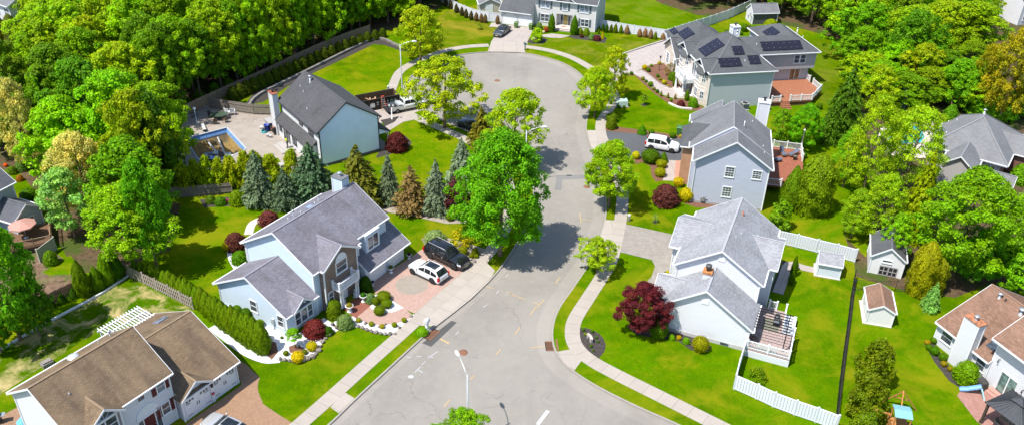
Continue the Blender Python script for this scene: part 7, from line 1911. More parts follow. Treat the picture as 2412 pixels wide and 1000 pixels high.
def ac(px, py, rz, label):
    t = thing('condenser_unit', label, 'air conditioner', G(px, py, .02), rz, 'air conditioners by the solar house'); m = MB(); m.box(-.5, .5, -.5, .5, .05, 1.0)
    for k in range(10):
        z = .14 + k * .083
        for s_ in (-1, 1): m.box(-.46, .46, s_ * .5, s_ * .515, z, z + .03, 1); m.box(s_ * .5, s_ * .515, -.46, .46, z, z + .03, 1)
    m.build('casing', [plain('condenser_grey', (.36, .36, .36), .5), DARK], t); m = MB(); m.lathe([(.42, 1.0), (.42, 1.03), (.36, 1.04), (.36, 1.01), (.12, 1.02), (0, 1.04)], 20); m.build('fan_grille', DARK, t); m = MB(); m.box(-.6, .6, -.6, .6, 0, .05); m.build('pad', concrete('pad', (.4, .38, .36)), t)
ac(1753, 256, R_(11), 'grey condenser unit nearer the stone corner of the solar house'); ac(1803, 258, R_(11), 'grey condenser unit nearer the deck steps')
m = MB(); q = G(1672, 249, .02); m.box(-.25, .25, -.2, .2, .5, 1.2); m.box(-.1, .1, -.1, .1, 0, .5); o = m.build('meter_box', WHITE, loc=q, rz=R_(11)); tag(o, 'white utility meter box on the solar house corner', 'meter box')
def urn(px, py, label, s=1., flower=(.05, .16, .01), base_z=.03):
    t = thing('planter_urn', label, 'urn', G(px, py, base_z)); m = MB(); m.lathe([(.24 * s, 0), (.24 * s, .06 * s), (.1 * s, .14 * s), (.09 * s, .3 * s), (.24 * s, .42 * s), (.33 * s, .62 * s), (.38 * s, .66 * s), (.34 * s, .7 * s), (.28 * s, .62 * s), (0, .6 * s)], 18); m.build('bowl', WHITE, t)
    o = bpy.data.objects.new('plant', crown('mound', 0)); C.objects.link(o); o.parent = t; o.location = (0, 0, .6 * s); o.scale = (.6 * s, .6 * s, .35 * s); o.color = flower + (1,)
urn(824, 733, 'white urn with yellow flowers by the brick walk, nearer the clipped spiral shrub', 1.15, (.28, .24, .02)); urn(857, 709, 'white urn with green plant nearer the driveway hedge balls', 1.15); urn(921, 641, 'white urn between the two garage doors', 1.0, (.12, .2, .03)); urn(964, 608, 'small white pot with dark red plant at the far garage corner', .8, (.1, .02, .05))
urn(878, 672, 'small pot with dark purple plant at the near garage corner', .7, (.06, .015, .05))
def statue(px, py, label, s=1.):
    t = thing('garden_statue', label, 'statue', G(px, py, .03)); m = MB(); m.lathe([(.2 * s, 0), (.2 * s, .1 * s), (.16 * s, .12 * s), (.2 * s, .4 * s), (.17 * s, .62 * s), (.06 * s, .74 * s), (.11 * s, .8 * s), (.12 * s, .9 * s), (.07 * s, 1.0 * s), (0, 1.03 * s)], 14); m.build('figure', plain('statue_grey', (.5, .5, .5), .7), t); m = MB(); m.box(-.22 * s, .22 * s, -.22 * s, .22 * s, 0, .09 * s); m.build('plinth', concrete('statue_plinth', (.45, .44, .42)), t)
statue(837, 698, 'grey lion-like statue right of the brick entrance step'); statue(811, 716, 'grey lion-like statue left of the brick entrance step'); statue(701, 814, 'tiny stone figurine under the little round-headed tree', .5)
q = G(636, 752, .02); m = MB(); m.ball((0, 0, .3), .55, .4, .34, 10, 6, 0, .14, rg); o = m.build('boulder', plain('boulder_white', (.7, .69, .68), .8), loc=q); tag(o, 'white boulder by the electric meter on the pebbles', 'boulder')

def skin_body(name, chains, mat, parent=None):
    """one continuous figure: joints with radii, grown with the Skin modifier"""
    vs, es, rs = [], [], []
    idx = {}
    def add(p, r):
        k = tuple(round(c, 4) for c in p)
        if k not in idx: idx[k] = len(vs); vs.append(k); rs.append(r)
        return idx[k]
    for ch in chains:
        ids = [add(p, r) for p, r in ch]
        es.extend([(a, b) for a, b in zip(ids, ids[1:]) if a != b])
    me = bpy.data.meshes.new(name); me.from_pydata(vs, es, []); me.materials.append(mat)
    o = bpy.data.objects.new(name, me); C.objects.link(o)
    sk = o.modifiers.new('skin', 'SKIN'); 
    for v, r in zip(me.skin_vertices[0].data, rs): v.radius = (r, r)
    me.skin_vertices[0].data[0].use_root = True
    sb = o.modifiers.new('sub', 'SUBSURF'); sb.levels = 1; sb.render_levels = 2
    for p in me.polygons: p.use_smooth = True
    if parent: o.parent = parent
    return o
pw = inH(h3, -2.9, 7.4, .31)
t = thing('person', 'worker in a bright yellow-green shirt bending at the sliding door', 'person', pw, R_(-60))
SK = plain('skin_tone', (.32, .17, .11), .6); NEO = plain('neon_shirt', (.55, .78, .02), .7, var=.05); JEAN = plain('work_trousers', (.05, .055, .07), .8); HAIRm = plain('dark_hair', (.02, .015, .012), .7)
pel = (0, 0, .92); ch_ = (0, -.12, 1.32); nk = (0, -.17, 1.46)
body = [[(pel, .13), ((0, -.05, 1.1), .12), (ch_, .14), (nk, .055), ((0, -.20, 1.55), .075), ((0, -.22, 1.66), .085), ((0, -.21, 1.72), .05)]]
for s_ in (-1, 1):
    body.append([(pel, .13), ((s_ * .1, 0, .86), .10), ((s_ * .11, -.03, .48), .06), ((s_ * .11, .02, .09), .042), ((s_ * .115, -.13, .05), .035)])
    el = (s_ * .27, -.16, 1.08); wr = (s_ * .22, -.36, .94); pa = (s_ * .21, -.43, .90)
    body.append([(ch_, .14), ((s_ * .19, -.12, 1.36), .06), (el, .042), (wr, .03), (pa, .034)])
    for k, (dx, l) in enumerate(((-.03, .075), (-.01, .09), (.01, .085), (.03, .065))):
        body.append([(pa, .034), ((pa[0] + dx, pa[1] - .04, pa[2] - .01), .0095), ((pa[0] + dx * 1.15, pa[1] - .04 - l * .6, pa[2] - .035), .0085), ((pa[0] + dx * 1.15, pa[1] - .04 - l * .8, pa[2] - .065), .007)])
    body.append([(pa, .034), ((pa[0] - s_ * .035, pa[1] + .0, pa[2] - .01), .011), ((pa[0] - s_ * .055, pa[1] - .035, pa[2] - .03), .009)])
b_o = skin_body('body', body, SK, t)
skin_body('shirt', [[((0, -.01, .93), .155), ((0, -.05, 1.1), .15), (ch_, .165), ((0, -.16, 1.43), .08)], [(ch_, .165), ((-.19, -.12, 1.36), .085), ((-.25, -.15, 1.18), .07)], [(ch_, .165), ((.19, -.12, 1.36), .085), ((.25, -.15, 1.18), .07)]], NEO, t)
skin_body('trousers', [[((0, 0, .93), .15), ((-.1, 0, .86), .115), ((-.11, -.03, .48), .08), ((-.11, .02, .12), .065)], [((0, 0, .93), .15), ((.1, 0, .86), .115), ((.11, -.03, .48), .08), ((.11, .02, .12), .065)]], JEAN, t)
m = MB(); m.ball((0, -.2, 1.68), .1, .11, .1, 12, 8); m.build('hair', HAIRm, t)
m = MB(); m.ball((0, -.315, 1.63), .015, .022, .02, 8, 5); m.ball((-.092, -.21, 1.63), .012, .02, .03, 8, 5); m.ball((.092, -.21, 1.63), .012, .02, .03, 8, 5); m.build('nose_and_ears', SK, t)
m = MB(); m.ball((-.033, -.3, 1.655), .012, .01, .009, 8, 5); m.ball((.033, -.3, 1.655), .012, .01, .009, 8, 5); m.build('eyes', DARK, t); m = MB(); m.box(-.025, .025, -.308, -.298, 1.585, 1.593); m.build('mouth', plain('lips', (.25, .08, .07), .6), t)
for s_ in (-1, 1): m = MB(); m.ball((s_ * .112, -.08, .045), .05, .14, .05, 10, 6); m.build('shoe', DARK, t)
ST = 'trees along the street'
tree((1178, 600), (1192, 300), 228, 'tall', (.045, .175, .008), 'very tall vivid green maple leaning over the street in the middle', cb=.15, idx=0)
tree((1049, 300), (1048, 128), 168, 'airy', LIME, 'loose yellow-green street tree on the left rim of the cul-de-sac', group=ST, cb=.12)
tree((991, 147), (992, 12), 128, 'airy', LIME, 'yellow-green street tree at the end of the left sidewalk, behind the far street lamp', group=ST, cb=.16)
tree((1212, 392), (1210, 206), 150, 'airy', LIME, 'yellow-green street tree just behind the very tall maple', group=ST, cb=.18)
tree((1441, 236), (1426, 102), 84, 'airy', LIME, 'narrow yellow-green street tree nearest the pale paver driveway', group=ST, cb=.12)
tree((1399, 276), (1406, 155), 98, 'airy', LIME, 'yellow-green street tree on the right kerb above the clipped topiary', group=ST, cb=.16)
tree((1434, 487), (1434, 328), 132, 'maple', (.11, .22, .008), 'round yellow-green street tree hiding the end of the asphalt drive', group=ST, cb=.2, idx=1)
tree((1404, 640), (1400, 560), 92, 'airy', (.11, .23, .012), 'small spreading yellow-green tree on the right kerb', group=ST, cb=.22)
q = G(1100, 962, 5.6); tree_at(Vector((q.x, q.y, 0)) - Vector((0, .6, 0)), 5.9, 4.6, 'airy', FRESH, 'green tree top rising over the bottom edge beside the near street lamp', group=ST, cb=.3)
CG = 'spruces between the pale blue house and the pool house'
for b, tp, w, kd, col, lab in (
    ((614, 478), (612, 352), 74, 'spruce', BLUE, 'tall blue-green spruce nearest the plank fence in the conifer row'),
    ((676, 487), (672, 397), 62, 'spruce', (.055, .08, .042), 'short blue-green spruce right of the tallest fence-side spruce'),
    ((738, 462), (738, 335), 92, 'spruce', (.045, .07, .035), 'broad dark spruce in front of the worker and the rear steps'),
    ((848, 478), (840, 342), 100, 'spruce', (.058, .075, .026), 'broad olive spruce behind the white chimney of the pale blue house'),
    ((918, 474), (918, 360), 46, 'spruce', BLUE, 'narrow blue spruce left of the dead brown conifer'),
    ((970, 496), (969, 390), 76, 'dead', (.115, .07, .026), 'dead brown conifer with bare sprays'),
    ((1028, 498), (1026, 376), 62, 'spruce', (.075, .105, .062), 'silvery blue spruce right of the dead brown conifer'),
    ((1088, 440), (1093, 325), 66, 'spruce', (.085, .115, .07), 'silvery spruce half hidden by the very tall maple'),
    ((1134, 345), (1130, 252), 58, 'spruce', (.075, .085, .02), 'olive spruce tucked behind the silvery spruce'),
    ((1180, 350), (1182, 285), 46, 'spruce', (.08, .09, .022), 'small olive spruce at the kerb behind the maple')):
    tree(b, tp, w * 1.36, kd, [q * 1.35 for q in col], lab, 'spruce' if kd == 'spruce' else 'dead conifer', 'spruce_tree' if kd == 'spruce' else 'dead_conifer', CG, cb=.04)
tree((1078, 505), (1075, 418), 58, 'small', PLUM, 'dark purple plum tree at the foot of the tall maple', 'plum tree', 'plum_tree', cb=.1)
HB = 'conifer hedge behind the pool'
for i, (x, yb_, yt, w) in enumerate(((402, 452, 345, 40), (436, 454, 372, 36), (466, 450, 362, 34), (495, 448, 362, 34), (524, 446, 362, 32), (550, 444, 352, 36), (583, 440, 350, 36), (606, 430, 346, 34), (640, 425, 350, 38))):
    tree((x, yb_), (x - 1, yt + 4 + (i % 3) * 4), w * 1.32, 'leyland', (.125, .215, .008) if i else DEEP, '%s olive-green conifer of the hedge behind the pool, counted from the wood end' % ORD[i], 'hedge conifer', 'hedge_conifer', HB, cb=.0, trunk=False)
tree((694, 436), (692, 350), 44, 'leyland', (.11, .19, .01), 'slim yellow-green conifer beside the rear steps of the pool house', 'conifer', 'conifer', cb=0., trunk=False)
HP = [(322, 640), (345, 650), (365, 660), (392, 674), (418, 690), (446, 706), (470, 722), (494, 742), (520, 762), (548, 782), (572, 798), (600, 816), (620, 828)]
pts_ = along(HP, 24)
for i, (x, y) in enumerate(pts_):
    f = i / 23
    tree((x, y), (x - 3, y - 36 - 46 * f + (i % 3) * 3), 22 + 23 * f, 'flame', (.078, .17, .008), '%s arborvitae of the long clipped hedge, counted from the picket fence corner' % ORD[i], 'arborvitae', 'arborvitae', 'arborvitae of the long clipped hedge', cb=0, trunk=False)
for b, tp, w, col, lab in (((200, 695), (178, 610), 40, (.07, .15, .01), 'dark columnar arborvitae leftmost above the brown plank fence'), ((233, 682), (230, 622), 32, (.075, .16, .01), 'short conical arborvitae in front of the two taller ones'), ((256, 668), (250, 590), 36, (.085, .18, .01), 'bright columnar arborvitae left of the shadowed one'), ((280, 655), (272, 594), 36, DEEP, 'shadowed arborvitae touching the picket fence corner')):
    tree(b, tp, w, 'flame', col, lab, 'arborvitae', 'arborvitae', 'arborvitae at the brown plank fence', cb=0, trunk=False)
for i, (x, y) in enumerate(((90, 728), (120, 722), (148, 712), (175, 700))):
    shrub((x, y), 24, 1.2, 'cone', DEEP, '%s small dark conifer along the white timber edging, from the left' % ORD[i], 'conifer', 'small_conifer', 'small conifers by the timber edging')
for i, (x, y, w, hh, col, lab) in enumerate(((1420, 76, 9, 2.4, DEEP, 'dark slim arborvitae in the corner by the grey house wall'), (1429, 77, 9, 2.4, DEEP, 'dark slim arborvitae beside the corner one at the white fence'), (1439, 77, 9, 2.3, (.05, .11, .01), 'third dark slim arborvitae from the grey house at the white fence'), (1449, 78, 11, 2.1, (.085, .16, .01), 'green arborvitae first in the sun at the white fence'), (1462, 79, 9, 2.4, (.085, .17, .01), 'green slim arborvitae just before the brown ones at the white fence'), (1543, 93, 9, 2.2, (.10, .18, .015), 'green arborvitae among the brown ones near the driveway'))):
    shrub((x, y), w, hh, 'flame', col, lab, 'arborvitae', 'arborvitae', 'small arborvitae at the white fence')
for i, (x, y, hh) in enumerate(((1476, 81, 1.9), (1506, 87, 1.7), (1519, 88, 1.9), (1532, 91, 1.9), (1561, 95, 1.5))):
    shrub((x, y), 12, hh, 'flame', (.24, .15, .09), '%s brown winter-burnt shrub at the white fence, counted from the grey house' % ORD[i], 'brown shrub', 'brown_shrub', 'winter-burnt shrubs at the white fence')
for i, (x, y) in enumerate(((1050, 14), (1062, 21), (1075, 30), (1088, 37), (1098, 42), (1110, 47), (1122, 50), (1134, 53), (1143, 54), (1172, 57))):
    shrub((x, y), 11, 2.0, 'flame', (.15, .10, .055) if i > 5 else (.07, .06, .03), '%s browned shrub along the stepped white fence, counted from the trees' % ORD[i], 'brown shrub', 'brown_shrub', 'browned shrubs along the stepped fence')
FS = along([(548, 232), (570, 222), (600, 208), (700, 162), (790, 122), (850, 98), (900, 84)], 22)
for i, (x, y) in enumerate(FS):
    shrub((x + 2, y + 4), 30 - .5 * i, 1.15, 'mound', (.045, .085, .012), '%s dark rounded shrub along the long plank fence, counted from the pool yard' % ORD[i], 'shrub', 'shrub', 'shrubs along the long plank fence')
tree((328, 640), (272, 432), 205, 'airy', (.095, .235, .008), 'broad bright green tree at the picket fence corner, left of the long hedge', 'tree', 'broadleaf_tree', cb=.22)
tree((215, 505), (205, 300), 158, 'blossom', CREAM, 'creamy blossoming tree left of the pool, lower of the two pale ones', 'blossom tree', 'blossom_tree', cb=.1)
tree((75, 400), (72, 172), 112, 'blossom', (.25, .25, .065), 'creamy blossoming tree on the left edge of the wood, higher of the two pale ones', 'blossom tree', 'blossom_tree', cb=.08)
tree((178, 560), (122, 400), 120, 'layer', (.13, .25, .05), 'soft pale green pine leaning left beside the dusty pink umbrella', 'pine', 'pine_tree', cb=.2)
tree((50, 800), (30, 500), 185, 'wood', (.06, .20, .010), 'large green tree cut by the left edge above the patchy lawn', cb=.15)
tree((95, 790), (85, 640), 90, 'wood', (.045, .14, .012), 'darker green tree beside the brown plank fence on the left', cb=.1)
tree((5, 830), (5, 690), 90, 'wood', (.035, .11, .012), 'shadowy green tree in the far left corner by the timber edging', cb=.1)
tree((393, 455), (388, 215), 100, 'leyland', DEEP, 'tall dark conifer at the wood edge beside the pool', 'conifer', 'conifer', cb=.05)
tree((372, 640), (352, 365), 120, 'wood', (.05, .185, .010), 'tall green tree at the wood corner shading the blue house lawn', cb=.2)
for x, y, w, hr, kd, col, lab in ((55, 400, 34, .8, 'mound', (.10, .19, .04), 'pale green shrub in the upper left garden'), (30, 408, 26, .7, 'mound', (.07, .17, .02), 'bright green shrub by the left edge path'), (70, 470, 40, .7, 'ball', (.05, .15, .01), 'round green shrub at the corner of the grey-blue house'), (92, 500, 26, .9, 'mound', (.05, .14, .015), 'small dark shrub behind the grey-blue house porch'), (122, 620, 36, 1., 'mound', (.075, .20, .02), 'bright green shrub in front of the beige vinyl panel'), (14, 392, 10, .8, 'ball', (.55, .12, .02), 'tiny orange flowering shrub at the left edge'), (48, 425, 18, .8, 'mound', (.3, .13, .02), 'orange-tipped shrub in the upper left garden')):
    shrub((x, y), w, hr, kd, col, lab)

B = (.045, .135, .010)
for x, y, w, hr, kd, col, lab in (
    (787, 745, 37, 1.0, 'mound', (.075, .15, .008), 'lower tier of the clipped two-tier topiary left of the brick entrance'), (788, 733, 34, .95, 'ball', (.08, .17, .006), 'rounded top of the clipped topiary left of the brick entrance'),
    (814, 768, 43, .78, 'mound', (.13, .20, .075), 'grey-green dwarf conifer ball above the curved pebble bed'),
    (743, 785, 58, .66, 'lace_mound', REDL, 'red weeping japanese maple at the pale blue house corner'),
    (773, 785, 28, .7, 'mound', (.03, .10, .01), 'dark green mound between the red weeping maple and the grey-green ball'),
    (695, 822, 22, 2.0, 'cone', B, 'unused'),
    (735, 822, 28, .75, 'ball', YEL, 'golden yellow clipped ball nearer the red weeping maple'), (702, 849, 33, .78, 'ball', (.45, .33, .006), 'golden yellow clipped ball at the tip of the pebble bed'),
    (718, 832, 14, .8, 'ball', (.09, .15, .03), 'small grey-green ball between the two golden balls'), (674, 835, 14, .85, 'ball', (.10, .17, .02), 'small green ball on the white pebbles left of the golden balls'), (664, 796, 8, .8, 'ball', (.08, .15, .03), 'tiny green tuft on the pebbles under the meter'),
    (559, 738, 27, .85, 'ball', (.07, .19, .008), 'light green ball shrub nearest the clipped hedge at the blue gable'), (582, 748, 29, .95, 'ball', B, 'mid green ball shrub under the blue gable window'), (612, 768, 22, .85, 'ball', (.09, .20, .01), 'small light green ball shrub right of the blue gable window'),
    (845, 757, 13, .8, 'ball', (.2, .22, .01), 'first tiny golden ball on the curved pebble bed, from the left'), (875, 766, 14, .8, 'ball', (.15, .21, .01), 'second tiny ball on the curved pebble bed, from the left'), (900, 771, 14, .7, 'ball', (.24, .23, .01), 'third tiny ball on the curved pebble bed, from the left'), (929, 768, 14, .8, 'ball', (.13, .2, .01), 'fourth tiny ball on the curved pebble bed, from the left'), (952, 757, 13, .9, 'ball', (.14, .21, .01), 'last tiny ball on the curved pebble bed, nearest the sidewalk'),
    (873, 710, 27, .9, 'mound', (.10, .18, .07), 'blue-green mound beside the clustered clipped balls'),
    (904, 706, 36, .62, 'ball', (.085, .155, .006), 'broad top ball of the cluster by the driveway'), (886, 716, 20, .95, 'ball', (.08, .15, .006), 'left ball of the cluster by the driveway'), (911, 721, 28, .65, 'ball', (.08, .155, .006), 'right ball of the cluster by the driveway'), (894, 738, 28, .75, 'ball', (.075, .15, .006), 'lowest ball of the cluster by the driveway'),
    (862, 682, 32, 1.25, 'mound', (.025, .085, .008), 'dark green evergreen between the balcony and the garage'),
    (566, 615, 44, .62, 'mound', (.06, .18, .008), 'low green hedge block behind the wing roof of the pale blue house'), (537, 588, 24, .8, 'ball', YEL, 'golden shrub at the back corner of the pale blue house'), (556, 582, 52, .75, 'lace_mound', (.10, .03, .03), 'red-leaved japanese maple behind the pale blue house, left one'), (634, 525, 50, .62, 'lace_mound', (.11, .03, .035), 'red-leaved japanese maple behind the pale blue roof, right one'),
    (1024, 566, 52, .5, 'lace_mound', (.16, .22, .11), 'weeping blue-grey cedar at the back of the gravel bed'), (1085, 578, 58, .75, 'twig', (.20, .25, .02), 'feathery yellow-green shrub in the gravel bed'),
    (1067, 578, 18, .8, 'ball', (.06, .14, .01), 'dark ball shrub behind the black SUV'), (1090, 598, 24, .85, 'ball', (.14, .19, .006), 'olive clipped ball right of the black SUV'), (1119, 600, 20, 1.0, 'mound', (.08, .12, .008), 'olive upright shrub beside the tall maple trunk'), (1110, 606, 13, .8, 'ball', (.11, .17, .01), 'small ball in front of the olive upright shrub'), (1122, 606, 12, .8, 'ball', (.10, .16, .01), 'smallest ball at the corner of the gravel bed'),
    (1060, 517, 22, .75, 'ball', (.08, .15, .01), 'clipped ball in the gravel strip left of the maple'), (1088, 510, 14, .8, 'ball', (.35, .06, .2), 'pink flowering shrub at the foot of the maple'),
    (994, 784, 32, .42, 'mound', (.09, .25, .008), 'low bright green groundcover clump behind the white mailbox'),
    (936, 352, 54, .82, 'lace_mound', (.075, .016, .02), 'deep red laceleaf maple in front of the charcoal-roofed house'),
    (560, 480, 40, .9, 'mound', (.10, .22, .01), 'fresh yellow-green shrub below the grey plank fence'), (520, 480, 30, .6, 'mound', (.05, .16, .02), 'low green shrub at the shaded plank fence'), (497, 476, 26, .7, 'mound', (.06, .15, .03), 'leafy perennials below the grey plank fence'), (535, 475, 9, .8, 'ball', (.45, .06, .4), 'small magenta flowers by the shaded plank fence'),
    (1567, 478, 66, .72, 'lace_mound', (.085, .026, .030), 'large dark red laceleaf maple in front of the grey gable house'), (1597, 438, 26, .85, 'ball', YEL, 'golden ball shrub behind the large red laceleaf maple'), (1614, 472, 34, .95, 'ball', YEL, 'golden ball shrub at the corner of the grey gable house'),
    (1531, 381, 45, .68, 'ball', (.045, .12, .006), 'big dark clipped mound beside the white boxy SUV'), (1562, 381, 26, 1.0, 'cone', (.055, .15, .008), 'dark conical shrub right of the big clipped mound'), (1557, 393, 27, .65, 'ball', (.15, .22, .006), 'upper lime clipped ball by the concrete walk'), (1554, 414, 28, .72, 'ball', (.17, .23, .006), 'lower lime clipped ball by the concrete walk'), (1497, 373, 20, .9, 'ball', (.38, .34, .01), 'golden shrub behind the round street tree'),
    (1440, 302, 27, 1.0, 'mound', (.07, .13, .006), 'lower tier of the clipped topiary on the asphalt drive corner'), (1440, 287, 29, .75, 'ball', (.075, .145, .006), 'rounded cap of the clipped topiary on the asphalt drive corner'),
    (1512, 315, 25, .95, 'cone', (.055, .19, .006), 'bright conical shrub above the asphalt drive'), (1534, 316, 15, .8, 'ball', (.06, .17, .006), 'small ball right of the bright conical shrub'), (1584, 324, 17, .75, 'ball', (.055, .15, .006), 'small ball next to the bin on the asphalt drive'), (1603, 324, 8, 1., 'ball', YEL, 'tiny golden shrub right of the bin'),
    (1458, 254, 8, .9, 'ball', B, 'tiny ball left in front of the transformer box'), (1470, 255, 8, .9, 'ball', B, 'tiny ball right in front of the transformer box'), (1480, 250, 8, .9, 'ball', B, 'tiny ball beside the transformer box'),
    (1518, 163, 13, .85, 'ball', YEL, 'golden ball at the tip of the solar house bed'), (1527, 169, 11, .9, 'ball', B, 'green ball next to the golden tip ball in the solar house bed'), (1534, 157, 8, .8, 'ball', (.1, .2, .01), 'small green ball on the driveway side of the solar house bed'), (1553, 152, 10, .8, 'ball', YEL, 'golden tuft at the foot of the black lantern post'),
    (1577, 177, 28, 1.0, 'twig', (.15, .13, .03), 'airy olive-brown shrub in the solar house bed'), (1549, 182, 9, .9, 'ball', B, 'green ball in the middle of the solar house bed'), (1564, 198, 13, .8, 'ball', (.32, .30, .01), 'golden variegated ball by the solar house path'), (1583, 188, 22, .9, 'mound', (.06, .16, .01), 'green shrub beside the balcony column of the solar house'), (1590, 202, 14, 1.9, 'flame', (.06, .15, .008), 'spiral clipped conifer under the stone bay, farther one'), (1617, 237, 12, 2.4, 'flame', (.06, .15, .008), 'spiral clipped conifer under the stone bay, nearer one'),
    (1555, 189, 8, .8, 'ball', (.15, .2, .02), 'olive tuft in the solar house bed'), (1573, 203, 6, .6, 'ball', YEL, 'tiny golden tuft near the balcony columns'),
    (1532, 203, 13, .9, 'ball', (.075, .18, .006), 'green ball on the lower edge of the solar house path'), (1514, 188, 10, .8, 'ball', (.16, .2, .02), 'yellow-green tuft at the start of the lower solar bed'), (1522, 194, 8, .8, 'ball', B, 'small green ball in the lower solar bed'), (1540, 212, 9, .8, 'ball', (.16, .15, .03), 'olive tuft in the lower solar bed'), (1548, 218, 9, .9, 'ball', B, 'green ball midway along the lower solar bed'), (1557, 227, 6, 2.4, 'flame', (.2, .18, .04), 'first tan tuft of grass by the solar house porch'), (1573, 231, 6, 2.3, 'flame', (.2, .18, .04), 'second tan tuft of grass by the solar house porch'), (1590, 233, 6, 2.2, 'flame', (.2, .18, .04), 'third tan tuft of grass by the solar house porch'), (1580, 239, 8, .9, 'ball', (.1, .19, .01), 'lime ball in front of the tan grass tufts'),
    (1603, 250, 20, .75, 'lace_mound', (.11, .022, .03), 'small red laceleaf maple in the solar house bed'), (1632, 251, 26, .85, 'mound', (.08, .21, .01), 'bright green shrub with red blossom at the stone corner'), (1487, 176, 9, .9, 'ball', B, 'green ball at the driveway end of the lower solar bed'), (1473, 178, 7, .9, 'ball', B, 'tiny ball by the pale paver driveway edge'),
    (1550, 792, 47, 1.0, 'ball', (.05, .125, .006), 'big dark clipped ball under the purple-red maple'), (1648, 824, 41, .95, 'ball', (.17, .21, .006), 'big lime clipped ball in front of the white gable'), (1582, 797, 18, .8, 'mound', (.10, .26, .01), 'bright green hosta left of the small golden tuft'), (1598, 798, 14, .8, 'ball', (.3, .22, .01), 'small golden tuft between two hostas'), (1616, 806, 20, .7, 'mound', (.08, .23, .01), 'bright green hosta beside the big lime ball'),
    (1572, 644, 10, .9, 'ball', YEL, 'golden flowers at the garage corner of the pergola deck house'), (1565, 650, 12, 1., 'ball', B, 'dark green ball at the garage corner of the pergola deck house'), (1532, 682, 10, .9, 'ball', (.3, .2, .03), 'yellow flowers by the curved stone path'), (1522, 676, 8, .9, 'ball', (.2, .05, .06), 'small reddish plant by the curved stone path'),
    (1782, 893, 44, .75, 'twig', (.075, .17, .012), 'open bright shrub inside the white fence below the deck'), (1866, 650, 15, 4.0, 'flame', (.05, .14, .008), 'narrow dark hedge end beside the deck path'), (1862, 668, 16, 2.4, 'flame', (.05, .13, .008), 'dark narrow hedge on the lawn beside the deck steps'), (1872, 634, 16, 1.6, 'mound', (.06, .16, .01), 'green shrub at the shed end of the narrow hedge'),
    (1374, 778, 8, .9, 'ball', B, 'green tuft at the top of the round dark bed'), (1395, 782, 8, .8, 'ball', B, 'green tuft above the stone bench'), (1405, 795, 7, .8, 'ball', B, 'green tuft right of the stone bench'), (1408, 805, 7, .8, 'ball', B, 'second green tuft right of the stone bench'), (1392, 816, 8, .8, 'ball', B, 'green tuft below the stone bench'), (1397, 826, 6, .8, 'ball', B, 'tiny tuft at the tip of the round dark bed'), (1379, 788, 9, .7, 'ball', (.12, .2, .01), 'yellow-green tuft left of the stone bench'),
    (1264, 98, 30, 1.05, 'small', (.16, .33, .006), 'lime-leaved bushy little tree by the grey house driveway'), (1257, 97, 12, .8, 'ball', (.5, .47, .42), 'white flowering shrub under the lime-leaved little tree'),
    (1299, 75, 17, 2.6, 'flame', (.055, .155, .006), 'tall conical evergreen left of the grey house door'), (1352, 82, 19, 2.5, 'flame', (.05, .15, .006), 'tall conical evergreen right of the grey house door'), (1286, 76, 12, 1.1, 'ball', (.28, .06, .03), 'red shrub beside the left conical evergreen'), (1270, 72, 18, 1.1, 'mound', (.1, .19, .04), 'grey-green shrub at the garage corner of the grey house'), (1280, 78, 8, .8, 'ball', (.5, .45, .42), 'white blossoms left of the red shrub'),
    (1366, 81, 16, 1.0, 'mound', (.11, .21, .03), 'light green shrub under the right grey house window'), (1381, 84, 17, 1.1, 'mound', (.10, .2, .03), 'taller light green shrub under the right grey house window'), (1393, 93, 15, .9, 'mound', (.13, .22, .07), 'grey-green perennials in the grey house bed'), (1370, 88, 11, .65, 'ball', (.07, .02, .02), 'small dark red ball in the grey house bed'), (1406, 95, 20, .6, 'lace_mound', (.09, .02, .03), 'spreading dark red laceleaf in the grey house bed'), (1419, 92, 9, 2.2, 'cone', (.38, .34, .01), 'golden cone shrub at the end of the grey house bed'), (1410, 80, 5, 2.5, 'flame', (.06, .15, .01), 'thin green cone at the corner of the grey house'),
    (1752, 74, 18, 1.0, 'ball', (.06, .16, .006), 'round green bush in front of the far corner shed'), (1744, 82, 11, .85, 'ball', (.06, .16, .006), 'smaller round bush left of the one by the far corner shed'), (1733, 62, 12, .9, 'ball', (.13, .2, .01), 'yellow-green bush behind the grey chimney box'), (1763, 64, 10, .6, 'ball', (.13, .14, .02), 'olive tuft near the far corner shed'), (1711, 76, 9, .8, 'ball', (.1, .18, .01), 'small bush left of the grey chimney box'), (1815, 62, 34, .5, 'mound', (.15, .27, .01), 'low yellow-green shrub bank behind the rear solar roof'),
    (1929, 257, 15, 1., 'ball', (.05, .14, .01), 'small dark bush at the foot of the deck corner'), (1893, 372, 14, 1.1, 'ball', (.05, .14, .01), 'round bush beside the tall white deck post'),
    (2183, 809, 15, .75, 'ball', (.25, .19, .008), 'golden tuft at the head of the curved bed'), (2187, 822, 16, .85, 'ball', (.05, .155, .006), 'green ball second in the curved bed'), (2199, 833, 22, .95, 'ball', (.05, .16, .006), 'largest green ball in the curved bed'), (2198, 806, 18, .8, 'ball', (.055, .16, .006), 'green ball against the white wall window'), (2219, 847, 20, .95, 'ball', (.05, .155, .006), 'green ball left of the chimney foot'), (2222, 860, 16, .8, 'ball', (.22, .18, .008), 'golden ball below the green ball at the chimney foot'), (2236, 871, 13, .85, 'ball', (.2, .17, .008), 'small golden ball beside the large feathery shrub'), (2271, 893, 62, .85, 'mound', (.09, .23, .008), 'large feathery bright green shrub against the white wall'),
    ):
    if lab == 'unused': continue
    shrub((x, y), w, hr, kd, col, lab)
tree((695, 818), (694, 772), 36, 'layer', (.08, .23, .006), 'little round-headed bright green tree on the white pebbles', 'small tree', 'small_tree', cb=.45)
tree((1517, 247), (1519, 222), 17, 'small', (.07, .16, .02), 'tiny newly planted tree on the lawn below the solar house', 'small tree', 'small_tree', cb=.4)
